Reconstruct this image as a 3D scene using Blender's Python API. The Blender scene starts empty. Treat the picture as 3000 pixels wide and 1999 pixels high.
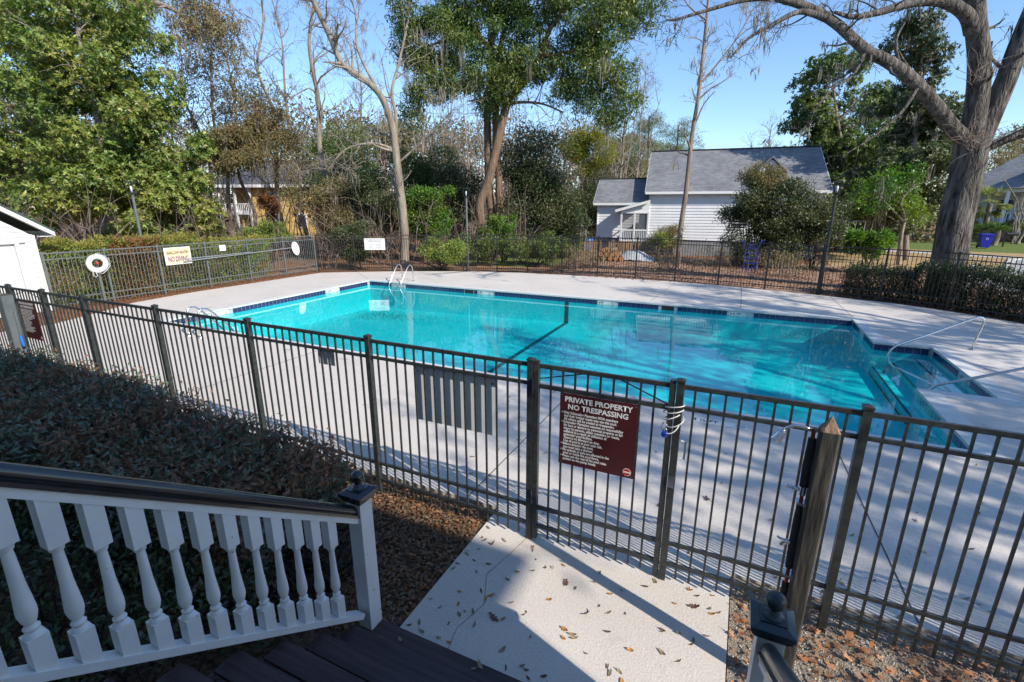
import bpy, bmesh, math, random
import numpy as np
from mathutils import Vector, Matrix
from mathutils.geometry import tessellate_polygon

# ------------------------------------------------------------------ camera, sky, sun, exposure
S = bpy.context.scene
C = S.collection
TH = -0.441
F_PX, PITCH, CAM_H = 1412.13, 0.2732, 3.1822      # focal length for a 3000 px wide frame
cam = bpy.data.cameras.new('camera')
cam.sensor_width = 36.0
cam.lens = F_PX / 3000.0 * 36.0
cam.clip_start = 0.05
cam.clip_end = 2000.0
camo = bpy.data.objects.new('camera', cam)
camo.location = (0, 0, CAM_H)
camo.rotation_euler = (math.pi / 2 - PITCH, 0, -TH)
C.objects.link(camo)
S.camera = camo

SUN_EL = math.radians(34.8)
SUN_DIR = Vector((0.945, -0.327, 0)).normalized()          # towards the sun, on the ground
sd = Vector((SUN_DIR.x * math.cos(SUN_EL), SUN_DIR.y * math.cos(SUN_EL), math.sin(SUN_EL)))
world = bpy.data.worlds.new('World')
S.world = world
world.use_nodes = True
wn = world.node_tree.nodes
wl = world.node_tree.links
sky = wn.new('ShaderNodeTexSky')
sky.sky_type = 'NISHITA'
sky.sun_disc = False
sky.sun_elevation = SUN_EL
sky.sun_rotation = math.atan2(SUN_DIR.x, SUN_DIR.y)
sky.air_density = 1.0
sky.dust_density = 0.05
sky.ozone_density = 5.0
bg = wn['Background']
bg.inputs['Strength'].default_value = 0.15
wl.new(sky.outputs['Color'], bg.inputs['Color'])
sun = bpy.data.lights.new('sun', 'SUN')
sun.energy = 3.9
sun.angle = math.radians(0.55)
sun.color = (1.0, 0.93, 0.82)
suno = bpy.data.objects.new('sun', sun)
suno.rotation_euler = (-sd).to_track_quat('-Z', 'Y').to_euler()
suno.location = (30, -10, 30)
C.objects.link(suno)
S.view_settings.view_transform = 'Standard'
S.view_settings.look = 'None'
S.view_settings.exposure = 0.60
S.view_settings.gamma = 1.0
S.view_settings.use_curve_mapping = False
S.cycles.max_bounces = 5
S.cycles.use_adaptive_sampling = True
S.cycles.adaptive_threshold = 0.02
S.cycles.transparent_max_bounces = 8
S.cycles.diffuse_bounces = 3
S.cycles.caustics_reflective = False
S.cycles.caustics_refractive = False

rng = np.random.default_rng(7)
random.seed(7)

# ------------------------------------------------------------------ placing helpers
_cp, _sp = math.cos(PITCH), math.sin(PITCH)
_e = np.array([math.cos(TH), math.sin(TH)])
_n = np.array([-math.sin(TH), math.cos(TH)])
def _ray(px, py):
    x = (px - 1500.0) / F_PX
    y = -(py - 999.5) / F_PX
    c = np.array([x, _cp + y * _sp])
    return np.array([c @ _e, c @ _n, -_sp + y * _cp]), c[1]
def at(px, py, D):
    """point seen at that place, D metres ahead of the camera"""
    r, f = _ray(px, py)
    t = D / f
    return Vector((r[0] * t, r[1] * t, CAM_H + r[2] * t))
def on_y(px, py, Y):
    r, f = _ray(px, py)
    t = Y / r[1]
    return Vector((r[0] * t, Y, CAM_H + r[2] * t))

# ------------------------------------------------------------------ mesh helpers
class MB:
    def __init__(self):
        self.v = []; self.f = []; self.m = []; self.cur = 0
    def face(self, idx):
        self.f.append(idx); self.m.append(self.cur)
    def box(self, x0, y0, z0, x1, y1, z1):
        b = len(self.v)
        self.v += [(x0,y0,z0),(x1,y0,z0),(x1,y1,z0),(x0,y1,z0),(x0,y0,z1),(x1,y0,z1),(x1,y1,z1),(x0,y1,z1)]
        for q in ((0,3,2,1),(4,5,6,7),(0,1,5,4),(1,2,6,5),(2,3,7,6),(3,0,4,7)):
            self.face([b + i for i in q])
        return self
    def cbox(self, c, s, R=None):
        b = len(self.v)
        for dz in (-1, 1):
            for dx, dy in ((-1,-1),(1,-1),(1,1),(-1,1)):
                p = Vector((dx*s[0]/2, dy*s[1]/2, dz*s[2]/2))
                if R is not None: p = R @ p
                self.v.append(tuple(Vector(c) + p))
        for q in ((0,3,2,1),(4,5,6,7),(0,1,5,4),(1,2,6,5),(2,3,7,6),(3,0,4,7)):
            self.face([b + i for i in q])
        return self
    def beam(self, p0, p1, w, h, up=(0,0,1)):
        p0 = Vector(p0); p1 = Vector(p1)
        d = (p1 - p0).normalized()
        s = d.cross(Vector(up))
        if s.length < 1e-4: s = d.cross(Vector((1,0,0)))
        s.normalize(); u = s.cross(d).normalized()
        b = len(self.v)
        for p in (p0, p1):
            for a, c in ((-1,-1),(1,-1),(1,1),(-1,1)):
                self.v.append(tuple(p + s*(a*w/2) + u*(c*h/2)))
        for q in ((0,3,2,1),(4,5,6,7),(0,1,5,4),(1,2,6,5),(2,3,7,6),(3,0,4,7)):
            self.face([b + i for i in q])
        return self
    def tube(self, pts, r, n=8, cap=True):
        pts = [Vector(p) for p in pts]
        k = len(pts)
        rr = [r]*k if not hasattr(r, '__len__') else list(r)
        b = len(self.v)
        ref = None
        for i, p in enumerate(pts):
            t = (pts[min(i+1,k-1)] - pts[max(i-1,0)]).normalized()
            if ref is None:
                ref = t.cross(Vector((0.31,0.17,1)))
                if ref.length < 0.1: ref = t.cross(Vector((1,0,0)))
            else:
                ref = ref - t*ref.dot(t)
            ref.normalize()
            w = t.cross(ref)
            for j in range(n):
                a = 2*math.pi*j/n
                self.v.append(tuple(p + ref*(math.cos(a)*rr[i]) + w*(math.sin(a)*rr[i])))
        for i in range(k-1):
            for j in range(n):
                self.face([b+i*n+j, b+i*n+(j+1)%n, b+(i+1)*n+(j+1)%n, b+(i+1)*n+j])
        if cap:
            self.face([b+j for j in range(n)][::-1])
            self.face([b+(k-1)*n+j for j in range(n)])
        return self
    def lathe(self, prof, c=(0,0,0), n=16, sq=False):
        b = len(self.v); k = len(prof)
        for r, z in prof:
            for j in range(n):
                a = 2*math.pi*(j+0.5)/n
                self.v.append((c[0]+r*math.cos(a), c[1]+r*math.sin(a), c[2]+z))
        for i in range(k-1):
            for j in range(n):
                self.face([b+i*n+j, b+i*n+(j+1)%n, b+(i+1)*n+(j+1)%n, b+(i+1)*n+j])
        self.face([b+j for j in range(n)][::-1])
        self.face([b+(k-1)*n+j for j in range(n)])
        return self
    def quad(self, a, b_, c, d):
        b = len(self.v)
        self.v += [tuple(a), tuple(b_), tuple(c), tuple(d)]
        self.face([b,b+1,b+2,b+3]); return self
    def prism(self, pts, z0, z1, axis='z'):
        """extruded polygon (counter-clockwise), holes not supported"""
        k = len(pts); b = len(self.v)
        for z in (z0, z1):
            for x, y in pts:
                self.v.append({'z':(x,y,z),'y':(x,z,y),'x':(z,x,y)}[axis])
        self.face([b+i for i in range(k)][::-1]); self.face([b+k+i for i in range(k)])
        for i in range(k):
            j = (i+1) % k
            self.face([b+i, b+j, b+k+j, b+k+i])
        return self

def wloc(o):
    l = Vector((0,0,0))
    while o is not None:
        l += o.location; o = o.parent
    return l
def tag(o, label=None, cat=None, group=None, kind=None):
    if label: o['label'] = label
    if cat: o['category'] = cat
    if group: o['group'] = group
    if kind: o['kind'] = kind
    return o
def link(name, me, parent=None):
    o = bpy.data.objects.new(name, me)
    C.objects.link(o)
    if parent is not None: o.parent = parent
    return o
def fixn(me):
    bm = bmesh.new(); bm.from_mesh(me)
    bmesh.ops.recalc_face_normals(bm, faces=bm.faces)
    bm.to_mesh(me); bm.free()
def build(name, mb, mats, parent=None, origin=None, smooth=False, bevel=0.0):
    """verts are given in world space; the object's origin is the parent's, or the base of the mesh"""
    vs = np.array(mb.v, dtype=float)
    if parent is not None:
        o0 = np.array(wloc(parent))
        loc = (0,0,0)
    else:
        if origin is None:
            origin = ((vs[:,0].min()+vs[:,0].max())/2, (vs[:,1].min()+vs[:,1].max())/2, vs[:,2].min())
        o0 = np.array(origin); loc = origin
    me = bpy.data.meshes.new(name)
    me.from_pydata((vs - o0).tolist(), [], mb.f)
    if not isinstance(mats, (list, tuple)): mats = [mats]
    for m in mats: me.materials.append(m)
    if len(mats) > 1: me.polygons.foreach_set('material_index', mb.m)
    fixn(me)
    if smooth:
        me.polygons.foreach_set('use_smooth', [True]*len(me.polygons))
    o = link(name, me, parent)
    o.location = loc
    if smooth == 'auto':
        me.set_sharp_from_angle(angle=math.radians(40))
    if bevel:
        md = o.modifiers.new('bevel', 'BEVEL'); md.width = bevel; md.segments = 2; md.limit_method = 'ANGLE'
    return o
def buildS(name, mb, mat, parent, **kw):
    """every loose piece of mb becomes a part of its own"""
    par = list(range(len(mb.v)))
    def find(a):
        while par[a] != a: par[a] = par[par[a]]; a = par[a]
        return a
    for f in mb.f:
        for i in f[1:]: par[find(i)] = find(f[0])
    grp = {}
    for f in mb.f: grp.setdefault(find(f[0]), []).append(f)
    out = []
    for fs in grp.values():
        idx = sorted({i for f in fs for i in f}); mp = {k: j for j, k in enumerate(idx)}
        q = MB(); q.v = [mb.v[i] for i in idx]
        for f in fs: q.face([mp[i] for i in f])
        out.append(build(name, q, mat, parent, **kw))
    return out
def empty(name, loc):
    o = bpy.data.objects.new(name, None)
    o.location = loc; o.empty_display_size = 0.2
    C.objects.link(o)
    return o
def copy_tree(o, parent=None):
    c = o.copy(); C.objects.link(c); c.parent = parent
    for ch in list(o.children): copy_tree(ch, c)
    return c
def npmesh(name, V, nper, mat, parent=None, smooth=False, origin=None):
    """V: (N*nper,3) array, faces are consecutive groups of nper verts"""
    n = len(V)//nper
    o0 = np.array(wloc(parent)) if parent is not None else np.array(origin if origin is not None else (V[:,0].mean(), V[:,1].mean(), V[:,2].min()))
    me = bpy.data.meshes.new(name)
    me.vertices.add(len(V))
    me.vertices.foreach_set('co', (V - o0).astype(np.float32).ravel())
    me.loops.add(len(V))
    me.loops.foreach_set('vertex_index', np.arange(len(V), dtype=np.int32))
    me.polygons.add(n)
    me.polygons.foreach_set('loop_start', np.arange(0, len(V), nper, dtype=np.int32))
    me.polygons.foreach_set('loop_total', np.full(n, nper, dtype=np.int32))
    me.update(calc_edges=True)
    me.materials.append(mat)
    o = link(name, me, parent)
    if parent is None: o.location = o0
    else: o['kind'] = 'stuff'
    return o
def idxmesh(name, V, Q, mat, parent=None, smooth=True):
    o0 = np.array(wloc(parent)) if parent is not None else np.array((V[:,0].mean(), V[:,1].mean(), V[:,2].min()))
    me = bpy.data.meshes.new(name)
    me.vertices.add(len(V)); me.vertices.foreach_set('co', (V - o0).astype(np.float32).ravel())
    me.loops.add(Q.size); me.loops.foreach_set('vertex_index', Q.astype(np.int32).ravel())
    n = len(Q)
    me.polygons.add(n)
    me.polygons.foreach_set('loop_start', np.arange(0, Q.size, 4, dtype=np.int32))
    me.polygons.foreach_set('loop_total', np.full(n, 4, dtype=np.int32))
    me.update(calc_edges=True)
    if smooth: me.polygons.foreach_set('use_smooth', np.ones(n, dtype=bool))
    me.materials.append(mat)
    o = link(name, me, parent)
    if parent is None: o.location = o0
    return o
def text_mesh(txt, size, ext=0.0, bold=0.0, align='LEFT', line=1.0, sx=1.0):
    cu = bpy.data.curves.new('t', 'FONT')
    cu.body = txt; cu.size = size; cu.extrude = ext; cu.offset = bold; cu.align_x = align
    cu.space_line = line; cu.resolution_u = 2
    o = bpy.data.objects.new('t', cu)
    C.objects.link(o)
    dg = bpy.context.evaluated_depsgraph_get(); dg.update()
    me = bpy.data.meshes.new_from_object(o.evaluated_get(dg))
    bpy.data.objects.remove(o); bpy.data.curves.remove(cu)
    if sx != 1.0:
        for v in me.vertices: v.co.x *= sx
    return me
def put_text(name, txt, size, org, ux, uy, mat, parent, bold=0.0, align='LEFT', line=1.0, sx=1.0, lift=0.002):
    me = text_mesh(txt, size, 0.0, bold, align, line, sx)
    me.materials.clear(); me.materials.append(mat)
    ux = Vector(ux); uy = Vector(uy); uz = ux.cross(uy)
    base = Vector(org) + uz*lift - (wloc(parent) if parent else Vector((0,0,0)))
    for v in me.vertices:
        c = v.co.copy()
        v.co = base + ux*c.x + uy*c.y
    return link(name, me, parent)

# ------------------------------------------------------------------ materials
def nodes(name):
    m = bpy.data.materials.new(name); m.use_nodes = True
    nt = m.node_tree
    return m, nt.nodes, nt.links, nt.nodes['Principled BSDF']
def N(nt, typ, **kw):
    n = nt.new(typ)
    for k, v in kw.items(): setattr(n, k, v)
    return n
def ramp(nd, c0, c1, p0=0.3, p1=0.7):
    r = nd.new('ShaderNodeValToRGB')
    r.color_ramp.elements[0].position = p0; r.color_ramp.elements[0].color = (*c0, 1)
    r.color_ramp.elements[1].position = p1; r.color_ramp.elements[1].color = (*c1, 1)
    return r
def pm(name, c0, c1=None, scale=8.0, rough=0.6, bump=0.0, bscale=None, metal=0.0, spec=0.5, stretch=None, detail=4.0, p0=0.35, p1=0.65, coat=0.0, space='Object'):
    m, nd, lk, b = nodes(name)
    b.inputs['Roughness'].default_value = rough
    b.inputs['Metallic'].default_value = metal
    b.inputs['Specular IOR Level'].default_value = spec
    b.inputs['Coat Weight'].default_value = coat
    tc = nd.new('ShaderNodeTexCoord')
    src = tc.outputs[space]
    if space == 'World':
        pass
    if stretch:
        mp = nd.new('ShaderNodeMapping'); mp.inputs['Scale'].default_value = stretch
        lk.new(src, mp.inputs['Vector']); src = mp.outputs['Vector']
    if c1 is None:
        b.inputs['Base Color'].default_value = (*c0, 1)
    else:
        nz = nd.new('ShaderNodeTexNoise'); nz.inputs['Scale'].default_value = scale; nz.inputs['Detail'].default_value = detail
        nz.inputs['Roughness'].default_value = 0.6
        lk.new(src, nz.inputs['Vector'])
        r = ramp(nd, c0, c1, p0, p1)
        lk.new(nz.outputs['Fac'], r.inputs['Fac']); lk.new(r.outputs['Color'], b.inputs['Base Color'])
    if bump:
        n2 = nd.new('ShaderNodeTexNoise'); n2.inputs['Scale'].default_value = bscale or scale*3; n2.inputs['Detail'].default_value = 5
        lk.new(src, n2.inputs['Vector'])
        bp = nd.new('ShaderNodeBump'); bp.inputs['Strength'].default_value = bump; bp.inputs['Distance'].default_value = 0.02
        lk.new(n2.outputs['Fac'], bp.inputs['Height']); lk.new(bp.outputs['Normal'], b.inputs['Normal'])
    return m
def leaf_mat(name, cols, rough=0.45, trans=0.35, spec=0.5, vary=0.0, vs=0.45, gain=1.0):
    """a leaf colour per leaf, light passing through"""
    m, nd, lk, b = nodes(name)
    g = nd.new('ShaderNodeNewGeometry')
    r = nd.new('ShaderNodeValToRGB')
    els = r.color_ramp.elements
    while len(els) < len(cols): els.new(0.5)
    for i, c in enumerate(cols):
        els[i].position = i/(len(cols)-1) if len(cols) > 1 else 0
        els[i].color = (*c, 1)
    lk.new(g.outputs['Random Per Island'], r.inputs['Fac'])
    tc = nd.new('ShaderNodeTexCoord'); nz = nd.new('ShaderNodeTexNoise'); nz.inputs['Scale'].default_value = vs; nz.inputs['Detail'].default_value = 2
    lk.new(tc.outputs['Object'], nz.inputs['Vector'])
    hu = nd.new('ShaderNodeMapRange'); hu.inputs['From Min'].default_value = 0.3; hu.inputs['From Max'].default_value = 0.7
    hu.inputs['To Min'].default_value = 0.5-vary*0.045; hu.inputs['To Max'].default_value = 0.5+vary*0.03
    va_ = nd.new('ShaderNodeMapRange'); va_.inputs['From Min'].default_value = 0.3; va_.inputs['From Max'].default_value = 0.7
    va_.inputs['To Min'].default_value = gain*(1+0.25*vary); va_.inputs['To Max'].default_value = gain*(1-0.25*vary)
    hs = nd.new('ShaderNodeHueSaturation')
    lk.new(nz.outputs['Fac'], hu.inputs['Value']); lk.new(nz.outputs['Fac'], va_.inputs['Value'])
    lk.new(hu.outputs['Result'], hs.inputs['Hue']); lk.new(va_.outputs['Result'], hs.inputs['Value']); lk.new(r.outputs['Color'], hs.inputs['Color'])
    lk.new(hs.outputs['Color'], b.inputs['Base Color'])
    b.inputs['Roughness'].default_value = rough
    b.inputs['Specular IOR Level'].default_value = spec
    if trans:
        t = nd.new('ShaderNodeBsdfTranslucent')
        mx = nd.new('ShaderNodeMixShader'); mx.inputs['Fac'].default_value = trans
        h = nd.new('ShaderNodeHueSaturation'); h.inputs['Saturation'].default_value = 1.15; h.inputs['Value'].default_value = 1.5
        lk.new(hs.outputs['Color'], h.inputs['Color']); lk.new(h.outputs['Color'], t.inputs['Color'])
        lk.new(b.outputs['BSDF'], mx.inputs[1]); lk.new(t.outputs['BSDF'], mx.inputs[2])
        lk.new(mx.outputs['Shader'], nd['Material Output'].inputs['Surface'])
    return m

def concrete(name, ca, cb, stain, sc=1.0, bump=0.25):
    m, nd, lk, b = nodes(name)
    tc = nd.new('ShaderNodeTexCoord')
    n1 = nd.new('ShaderNodeTexNoise'); n1.inputs['Scale'].default_value = 0.55*sc; n1.inputs['Detail'].default_value = 7; n1.inputs['Roughness'].default_value = 0.65
    n2 = nd.new('ShaderNodeTexNoise'); n2.inputs['Scale'].default_value = 38*sc; n2.inputs['Detail'].default_value = 4
    n3 = nd.new('ShaderNodeTexNoise'); n3.inputs['Scale'].default_value = 2.3*sc; n3.inputs['Detail'].default_value = 8; n3.inputs['Roughness'].default_value = 0.7
    for n in (n1, n2, n3): lk.new(tc.outputs['Object'], n.inputs['Vector'])
    r1 = ramp(nd, ca, cb, 0.3, 0.7); lk.new(n1.outputs['Fac'], r1.inputs['Fac'])
    r3 = ramp(nd, (0,0,0), (1,1,1), 0.56, 0.78); lk.new(n3.outputs['Fac'], r3.inputs['Fac'])
    mx = nd.new('ShaderNodeMixRGB'); mx.inputs['Color2'].default_value = (*stain, 1)
    f = nd.new('ShaderNodeMath'); f.operation = 'MULTIPLY'; f.inputs[1].default_value = 0.45
    lk.new(r3.outputs['Color'], f.inputs[0]); lk.new(f.outputs[0], mx.inputs['Fac'])
    lk.new(r1.outputs['Color'], mx.inputs['Color1'])
    m2 = nd.new('ShaderNodeMixRGB'); m2.blend_type = 'OVERLAY'; m2.inputs['Fac'].default_value = 0.35
    lk.new(mx.outputs['Color'], m2.inputs['Color1']); lk.new(n2.outputs['Fac'], m2.inputs['Color2'])
    lk.new(m2.outputs['Color'], b.inputs['Base Color'])
    b.inputs['Roughness'].default_value = 0.85
    b.inputs['Specular IOR Level'].default_value = 0.3
    bp = nd.new('ShaderNodeBump'); bp.inputs['Strength'].default_value = bump; bp.inputs['Distance'].default_value = 0.01
    lk.new(n2.outputs['Fac'], bp.inputs['Height']); lk.new(bp.outputs['Normal'], b.inputs['Normal'])
    return m
def bark(name, ca, cb, sc=6.0, bump=0.9, stretch=(1,1,0.18), dist=0.05):
    m, nd, lk, b = nodes(name)
    tc = nd.new('ShaderNodeTexCoord')
    mp = nd.new('ShaderNodeMapping'); mp.inputs['Scale'].default_value = stretch
    lk.new(tc.outputs['Object'], mp.inputs['Vector'])
    v = nd.new('ShaderNodeTexVoronoi'); v.inputs['Scale'].default_value = sc*1.6; v.feature = 'DISTANCE_TO_EDGE'
    nz = nd.new('ShaderNodeTexNoise'); nz.inputs['Scale'].default_value = sc; nz.inputs['Detail'].default_value = 7; nz.inputs['Roughness'].default_value = 0.7
    n0 = nd.new('ShaderNodeTexNoise'); n0.inputs['Scale'].default_value = sc*0.7; n0.inputs['Detail'].default_value = 3
    lk.new(mp.outputs['Vector'], n0.inputs['Vector'])
    ad = nd.new('ShaderNodeMixRGB'); ad.blend_type = 'ADD'; ad.inputs['Fac'].default_value = 0.25
    lk.new(mp.outputs['Vector'], ad.inputs['Color1']); lk.new(n0.outputs['Color'], ad.inputs['Color2'])
    lk.new(ad.outputs['Color'], v.inputs['Vector']); lk.new(mp.outputs['Vector'], nz.inputs['Vector'])
    r = ramp(nd, ca, cb, 0.34, 0.68); lk.new(nz.outputs['Fac'], r.inputs['Fac']); lk.new(r.outputs['Color'], b.inputs['Base Color'])
    mul = nd.new('ShaderNodeMath'); mul.operation = 'MULTIPLY_ADD'; mul.inputs[1].default_value = 2.2
    lk.new(v.outputs['Distance'], mul.inputs[0]); lk.new(nz.outputs['Fac'], mul.inputs[2])
    bp = nd.new('ShaderNodeBump'); bp.inputs['Strength'].default_value = bump; bp.inputs['Distance'].default_value = dist
    lk.new(mul.outputs[0], bp.inputs['Height']); lk.new(bp.outputs['Normal'], b.inputs['Normal'])
    b.inputs['Roughness'].default_value = 0.9; b.inputs['Specular IOR Level'].default_value = 0.2
    return m
def wood(name, ca, cb, sc=5.0, stretch=(6,0.6,6), rough=0.55, bump=0.2, spec=0.4):
    m = pm(name, ca, cb, scale=sc, rough=rough, bump=bump, bscale=sc*1.5, stretch=stretch, spec=spec, detail=6)
    return m

M = {}
M['deck'] = concrete('deck_concrete', (0.59,0.535,0.48), (0.68,0.625,0.57), (0.40,0.34,0.29))
M['path'] = concrete('path_concrete', (0.58,0.52,0.46), (0.68,0.62,0.55), (0.36,0.30,0.25), sc=1.6, bump=0.38)
M['coping'] = concrete('coping', (0.60,0.60,0.57), (0.68,0.67,0.64), (0.45,0.45,0.42))
M['joint'] = pm('joint', (0.10,0.09,0.08), rough=0.9)
M['fence'] = pm('fence_metal', (0.020,0.023,0.023), (0.045,0.050,0.048), scale=20, rough=0.42, spec=0.5, bump=0.04)
M['fence_grey_lit'] = pm('fence_metal_grey_lit', (0.10,0.115,0.115), (0.15,0.165,0.16), scale=20, rough=0.5)  # paler copy of the fence metal; its sunlit look is put into the colour
M['fence_back'] = pm('fence_metal_back', (0.020,0.019,0.016), (0.034,0.031,0.026), scale=20, rough=0.5)
M['moss_green'] = pm('lichen', (0.06,0.07,0.03), (0.12,0.13,0.07), scale=40, rough=0.9)
M['black'] = pm('black_paint', (0.012,0.014,0.018), (0.02,0.023,0.028), scale=6, rough=0.24, coat=0.6)
M['green_black'] = pm('cap_paint', (0.018,0.030,0.036), (0.030,0.046,0.053), scale=9, rough=0.38, bump=0.05, coat=0.2)
def white_paint():
    m, nd, lk, b = nodes('white_paint')
    tc = nd.new('ShaderNodeTexCoord')
    n1 = nd.new('ShaderNodeTexNoise'); n1.inputs['Scale'].default_value = 3.5; n1.inputs['Detail'].default_value = 8
    n2 = nd.new('ShaderNodeTexNoise'); n2.inputs['Scale'].default_value = 26; n2.inputs['Detail'].default_value = 6
    for n in (n1, n2): lk.new(tc.outputs['Object'], n.inputs['Vector'])
    r = ramp(nd, (0.82,0.81,0.79), (0.70,0.69,0.66), 0.45, 0.8); lk.new(n1.outputs['Fac'], r.inputs['Fac'])
    r2 = ramp(nd, (0,0,0), (1,1,1), 0.70, 0.74); lk.new(n2.outputs['Fac'], r2.inputs['Fac'])
    mx = nd.new('ShaderNodeMixRGB'); mx.inputs['Color2'].default_value = (0.30,0.24,0.18,1)
    lk.new(r2.outputs['Color'], mx.inputs['Fac']); lk.new(r.outputs['Color'], mx.inputs['Color1'])
    lk.new(mx.outputs['Color'], b.inputs['Base Color']); b.inputs['Roughness'].default_value = 0.45
    bp = nd.new('ShaderNodeBump'); bp.inputs['Strength'].default_value = 0.12; bp.inputs['Distance'].default_value = 0.01
    lk.new(n2.outputs['Fac'], bp.inputs['Height']); lk.new(bp.outputs['Normal'], b.inputs['Normal'])
    return m
M['white'] = white_paint()
M['crack'] = pm('crack', (0.30,0.26,0.22), rough=0.9)
M['white_clean'] = pm('white_clean', (0.78,0.78,0.77), (0.84,0.84,0.83), scale=3, rough=0.5)
M['pump_white'] = pm('pump_white', (0.60,0.60,0.59), (0.65,0.65,0.64), scale=3, rough=0.55)
M['house_white'] = pm('house_siding', (0.74,0.75,0.77), (0.80,0.81,0.82), scale=1.5, rough=0.6)
M['bare_wood'] = wood('bare_wood', (0.16,0.11,0.07), (0.30,0.22,0.15), sc=20, rough=0.8)
M['tread'] = wood('tread_paint', (0.036,0.021,0.024), (0.075,0.047,0.050), sc=2.5, stretch=(0.7,9,9), rough=0.45, bump=0.25)
M['post_wood'] = wood('post_wood', (0.026,0.026,0.024), (0.085,0.075,0.062), sc=4.5, stretch=(3.2,3.2,0.45), rough=0.75, bump=0.7)
M['post_raw'] = wood('post_raw', (0.16,0.10,0.06), (0.33,0.22,0.14), sc=6, stretch=(6,6,0.8), rough=0.8, bump=0.6)
M['steel'] = pm('steel', (0.62,0.62,0.62), (0.72,0.72,0.72), scale=12, rough=0.24, metal=1.0)
M['chrome'] = pm('chrome', (0.75,0.76,0.78), rough=0.12, metal=1.0)
M['aluminium'] = pm('aluminium', (0.62,0.64,0.66), (0.70,0.71,0.72), scale=8, rough=0.35, metal=0.8)
M['copper'] = pm('copper_pipe', (0.22,0.035,0.016), (0.34,0.06,0.025), scale=30, rough=0.4, metal=0.3)
M['foam'] = pm('foam_sleeve', (0.012,0.012,0.012), (0.024,0.023,0.021), scale=30, rough=0.85, bump=0.4)
M['sign_brown'] = pm('sign_brown', (0.060,0.013,0.015), (0.075,0.018,0.020), scale=4, rough=0.32)
M['sign_white'] = pm('sign_white', (0.76,0.76,0.75), rough=0.45)
M['sign_cream'] = pm('sign_cream', (0.72,0.55,0.33), (0.78,0.62,0.40), scale=5, rough=0.5)
M['sign_red'] = pm('sign_red', (0.55,0.02,0.03), rough=0.4)
M['ink'] = pm('ink', (0.02,0.018,0.018), rough=0.6)
M['ink_purple'] = pm('ink_purple', (0.055,0.03,0.19), rough=0.6)
M['ink_navy'] = pm('ink_navy', (0.012,0.014,0.045), rough=0.6)
M['ink_grey'] = pm('ink_grey', (0.30,0.30,0.31), rough=0.6)
M['panel_grey'] = pm('panel_grey', (0.70,0.72,0.72), (0.76,0.78,0.78), scale=4, rough=0.5)
M['cable'] = pm('cable_vinyl', (0.60,0.60,0.58), rough=0.35)
M['lock_blue'] = pm('lock_blue', (0.012,0.05,0.42), rough=0.3, coat=0.4)
M['net_blue'] = pm('net_blue', (0.010,0.045,0.30), rough=0.5)
M['blue_plastic'] = pm('blue_plastic', (0.02,0.16,0.55), rough=0.4)
M['bin_blue'] = pm('bin_blue', (0.022,0.022,0.40), rough=0.45)
M['red_plastic'] = pm('red_plastic', (0.5,0.03,0.03), rough=0.4)
M['tile'] = pm('pool_tile', (0.012,0.016,0.070), (0.034,0.045,0.14), scale=9, rough=0.16, coat=0.4)
M['grout'] = pm('grout', (0.42,0.44,0.45), (0.52,0.54,0.55), scale=20, rough=0.8)
M['tile_white'] = pm('tile_white', (0.70,0.70,0.66), rough=0.3)
M['plaster'] = pm('pool_plaster', (0.30,0.74,0.80), (0.38,0.82,0.86), scale=1.1, rough=0.7, detail=6)
M['stripe'] = pm('pool_stripe', (0.025,0.075,0.11), (0.04,0.11,0.15), scale=8, rough=0.5)
def water():
    m, nd, lk, b = nodes('pool_water')
    nd.remove(b)
    tc = nd.new('ShaderNodeTexCoord')
    n1 = nd.new('ShaderNodeTexNoise'); n1.inputs['Scale'].default_value = 1.4; n1.inputs['Detail'].default_value = 3
    lk.new(tc.outputs['Object'], n1.inputs['Vector'])
    bp = nd.new('ShaderNodeBump'); bp.inputs['Strength'].default_value = 0.055; bp.inputs['Distance'].default_value = 0.03
    lk.new(n1.outputs['Fac'], bp.inputs['Height'])
    gl = nd.new('ShaderNodeBsdfGlossy'); gl.inputs['Roughness'].default_value = 0.02; gl.inputs['Color'].default_value = (1,1,1,1)
    lk.new(bp.outputs['Normal'], gl.inputs['Normal'])
    tr = nd.new('ShaderNodeBsdfTransparent'); tr.inputs['Color'].default_value = (0.15,0.83,0.84,1)
    # Schlick reflectance, the same from above and below
    lw = nd.new('ShaderNodeLayerWeight'); lw.inputs['Blend'].default_value = 0.5
    lk.new(bp.outputs['Normal'], lw.inputs['Normal'])
    pw = nd.new('ShaderNodeMath'); pw.operation = 'POWER'; pw.inputs[1].default_value = 5.0
    lk.new(lw.outputs['Facing'], pw.inputs[0])
    fr = nd.new('ShaderNodeMath'); fr.operation = 'MULTIPLY_ADD'; fr.inputs[1].default_value = 0.98; fr.inputs[2].default_value = 0.02
    lk.new(pw.outputs[0], fr.inputs[0])
    mx = nd.new('ShaderNodeMixShader')
    lk.new(fr.outputs[0], mx.inputs['Fac']); lk.new(tr.outputs['BSDF'], mx.inputs[1]); lk.new(gl.outputs['BSDF'], mx.inputs[2])
    lk.new(mx.outputs['Shader'], nd['Material Output'].inputs['Surface'])
    return m
M['water'] = water()
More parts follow.
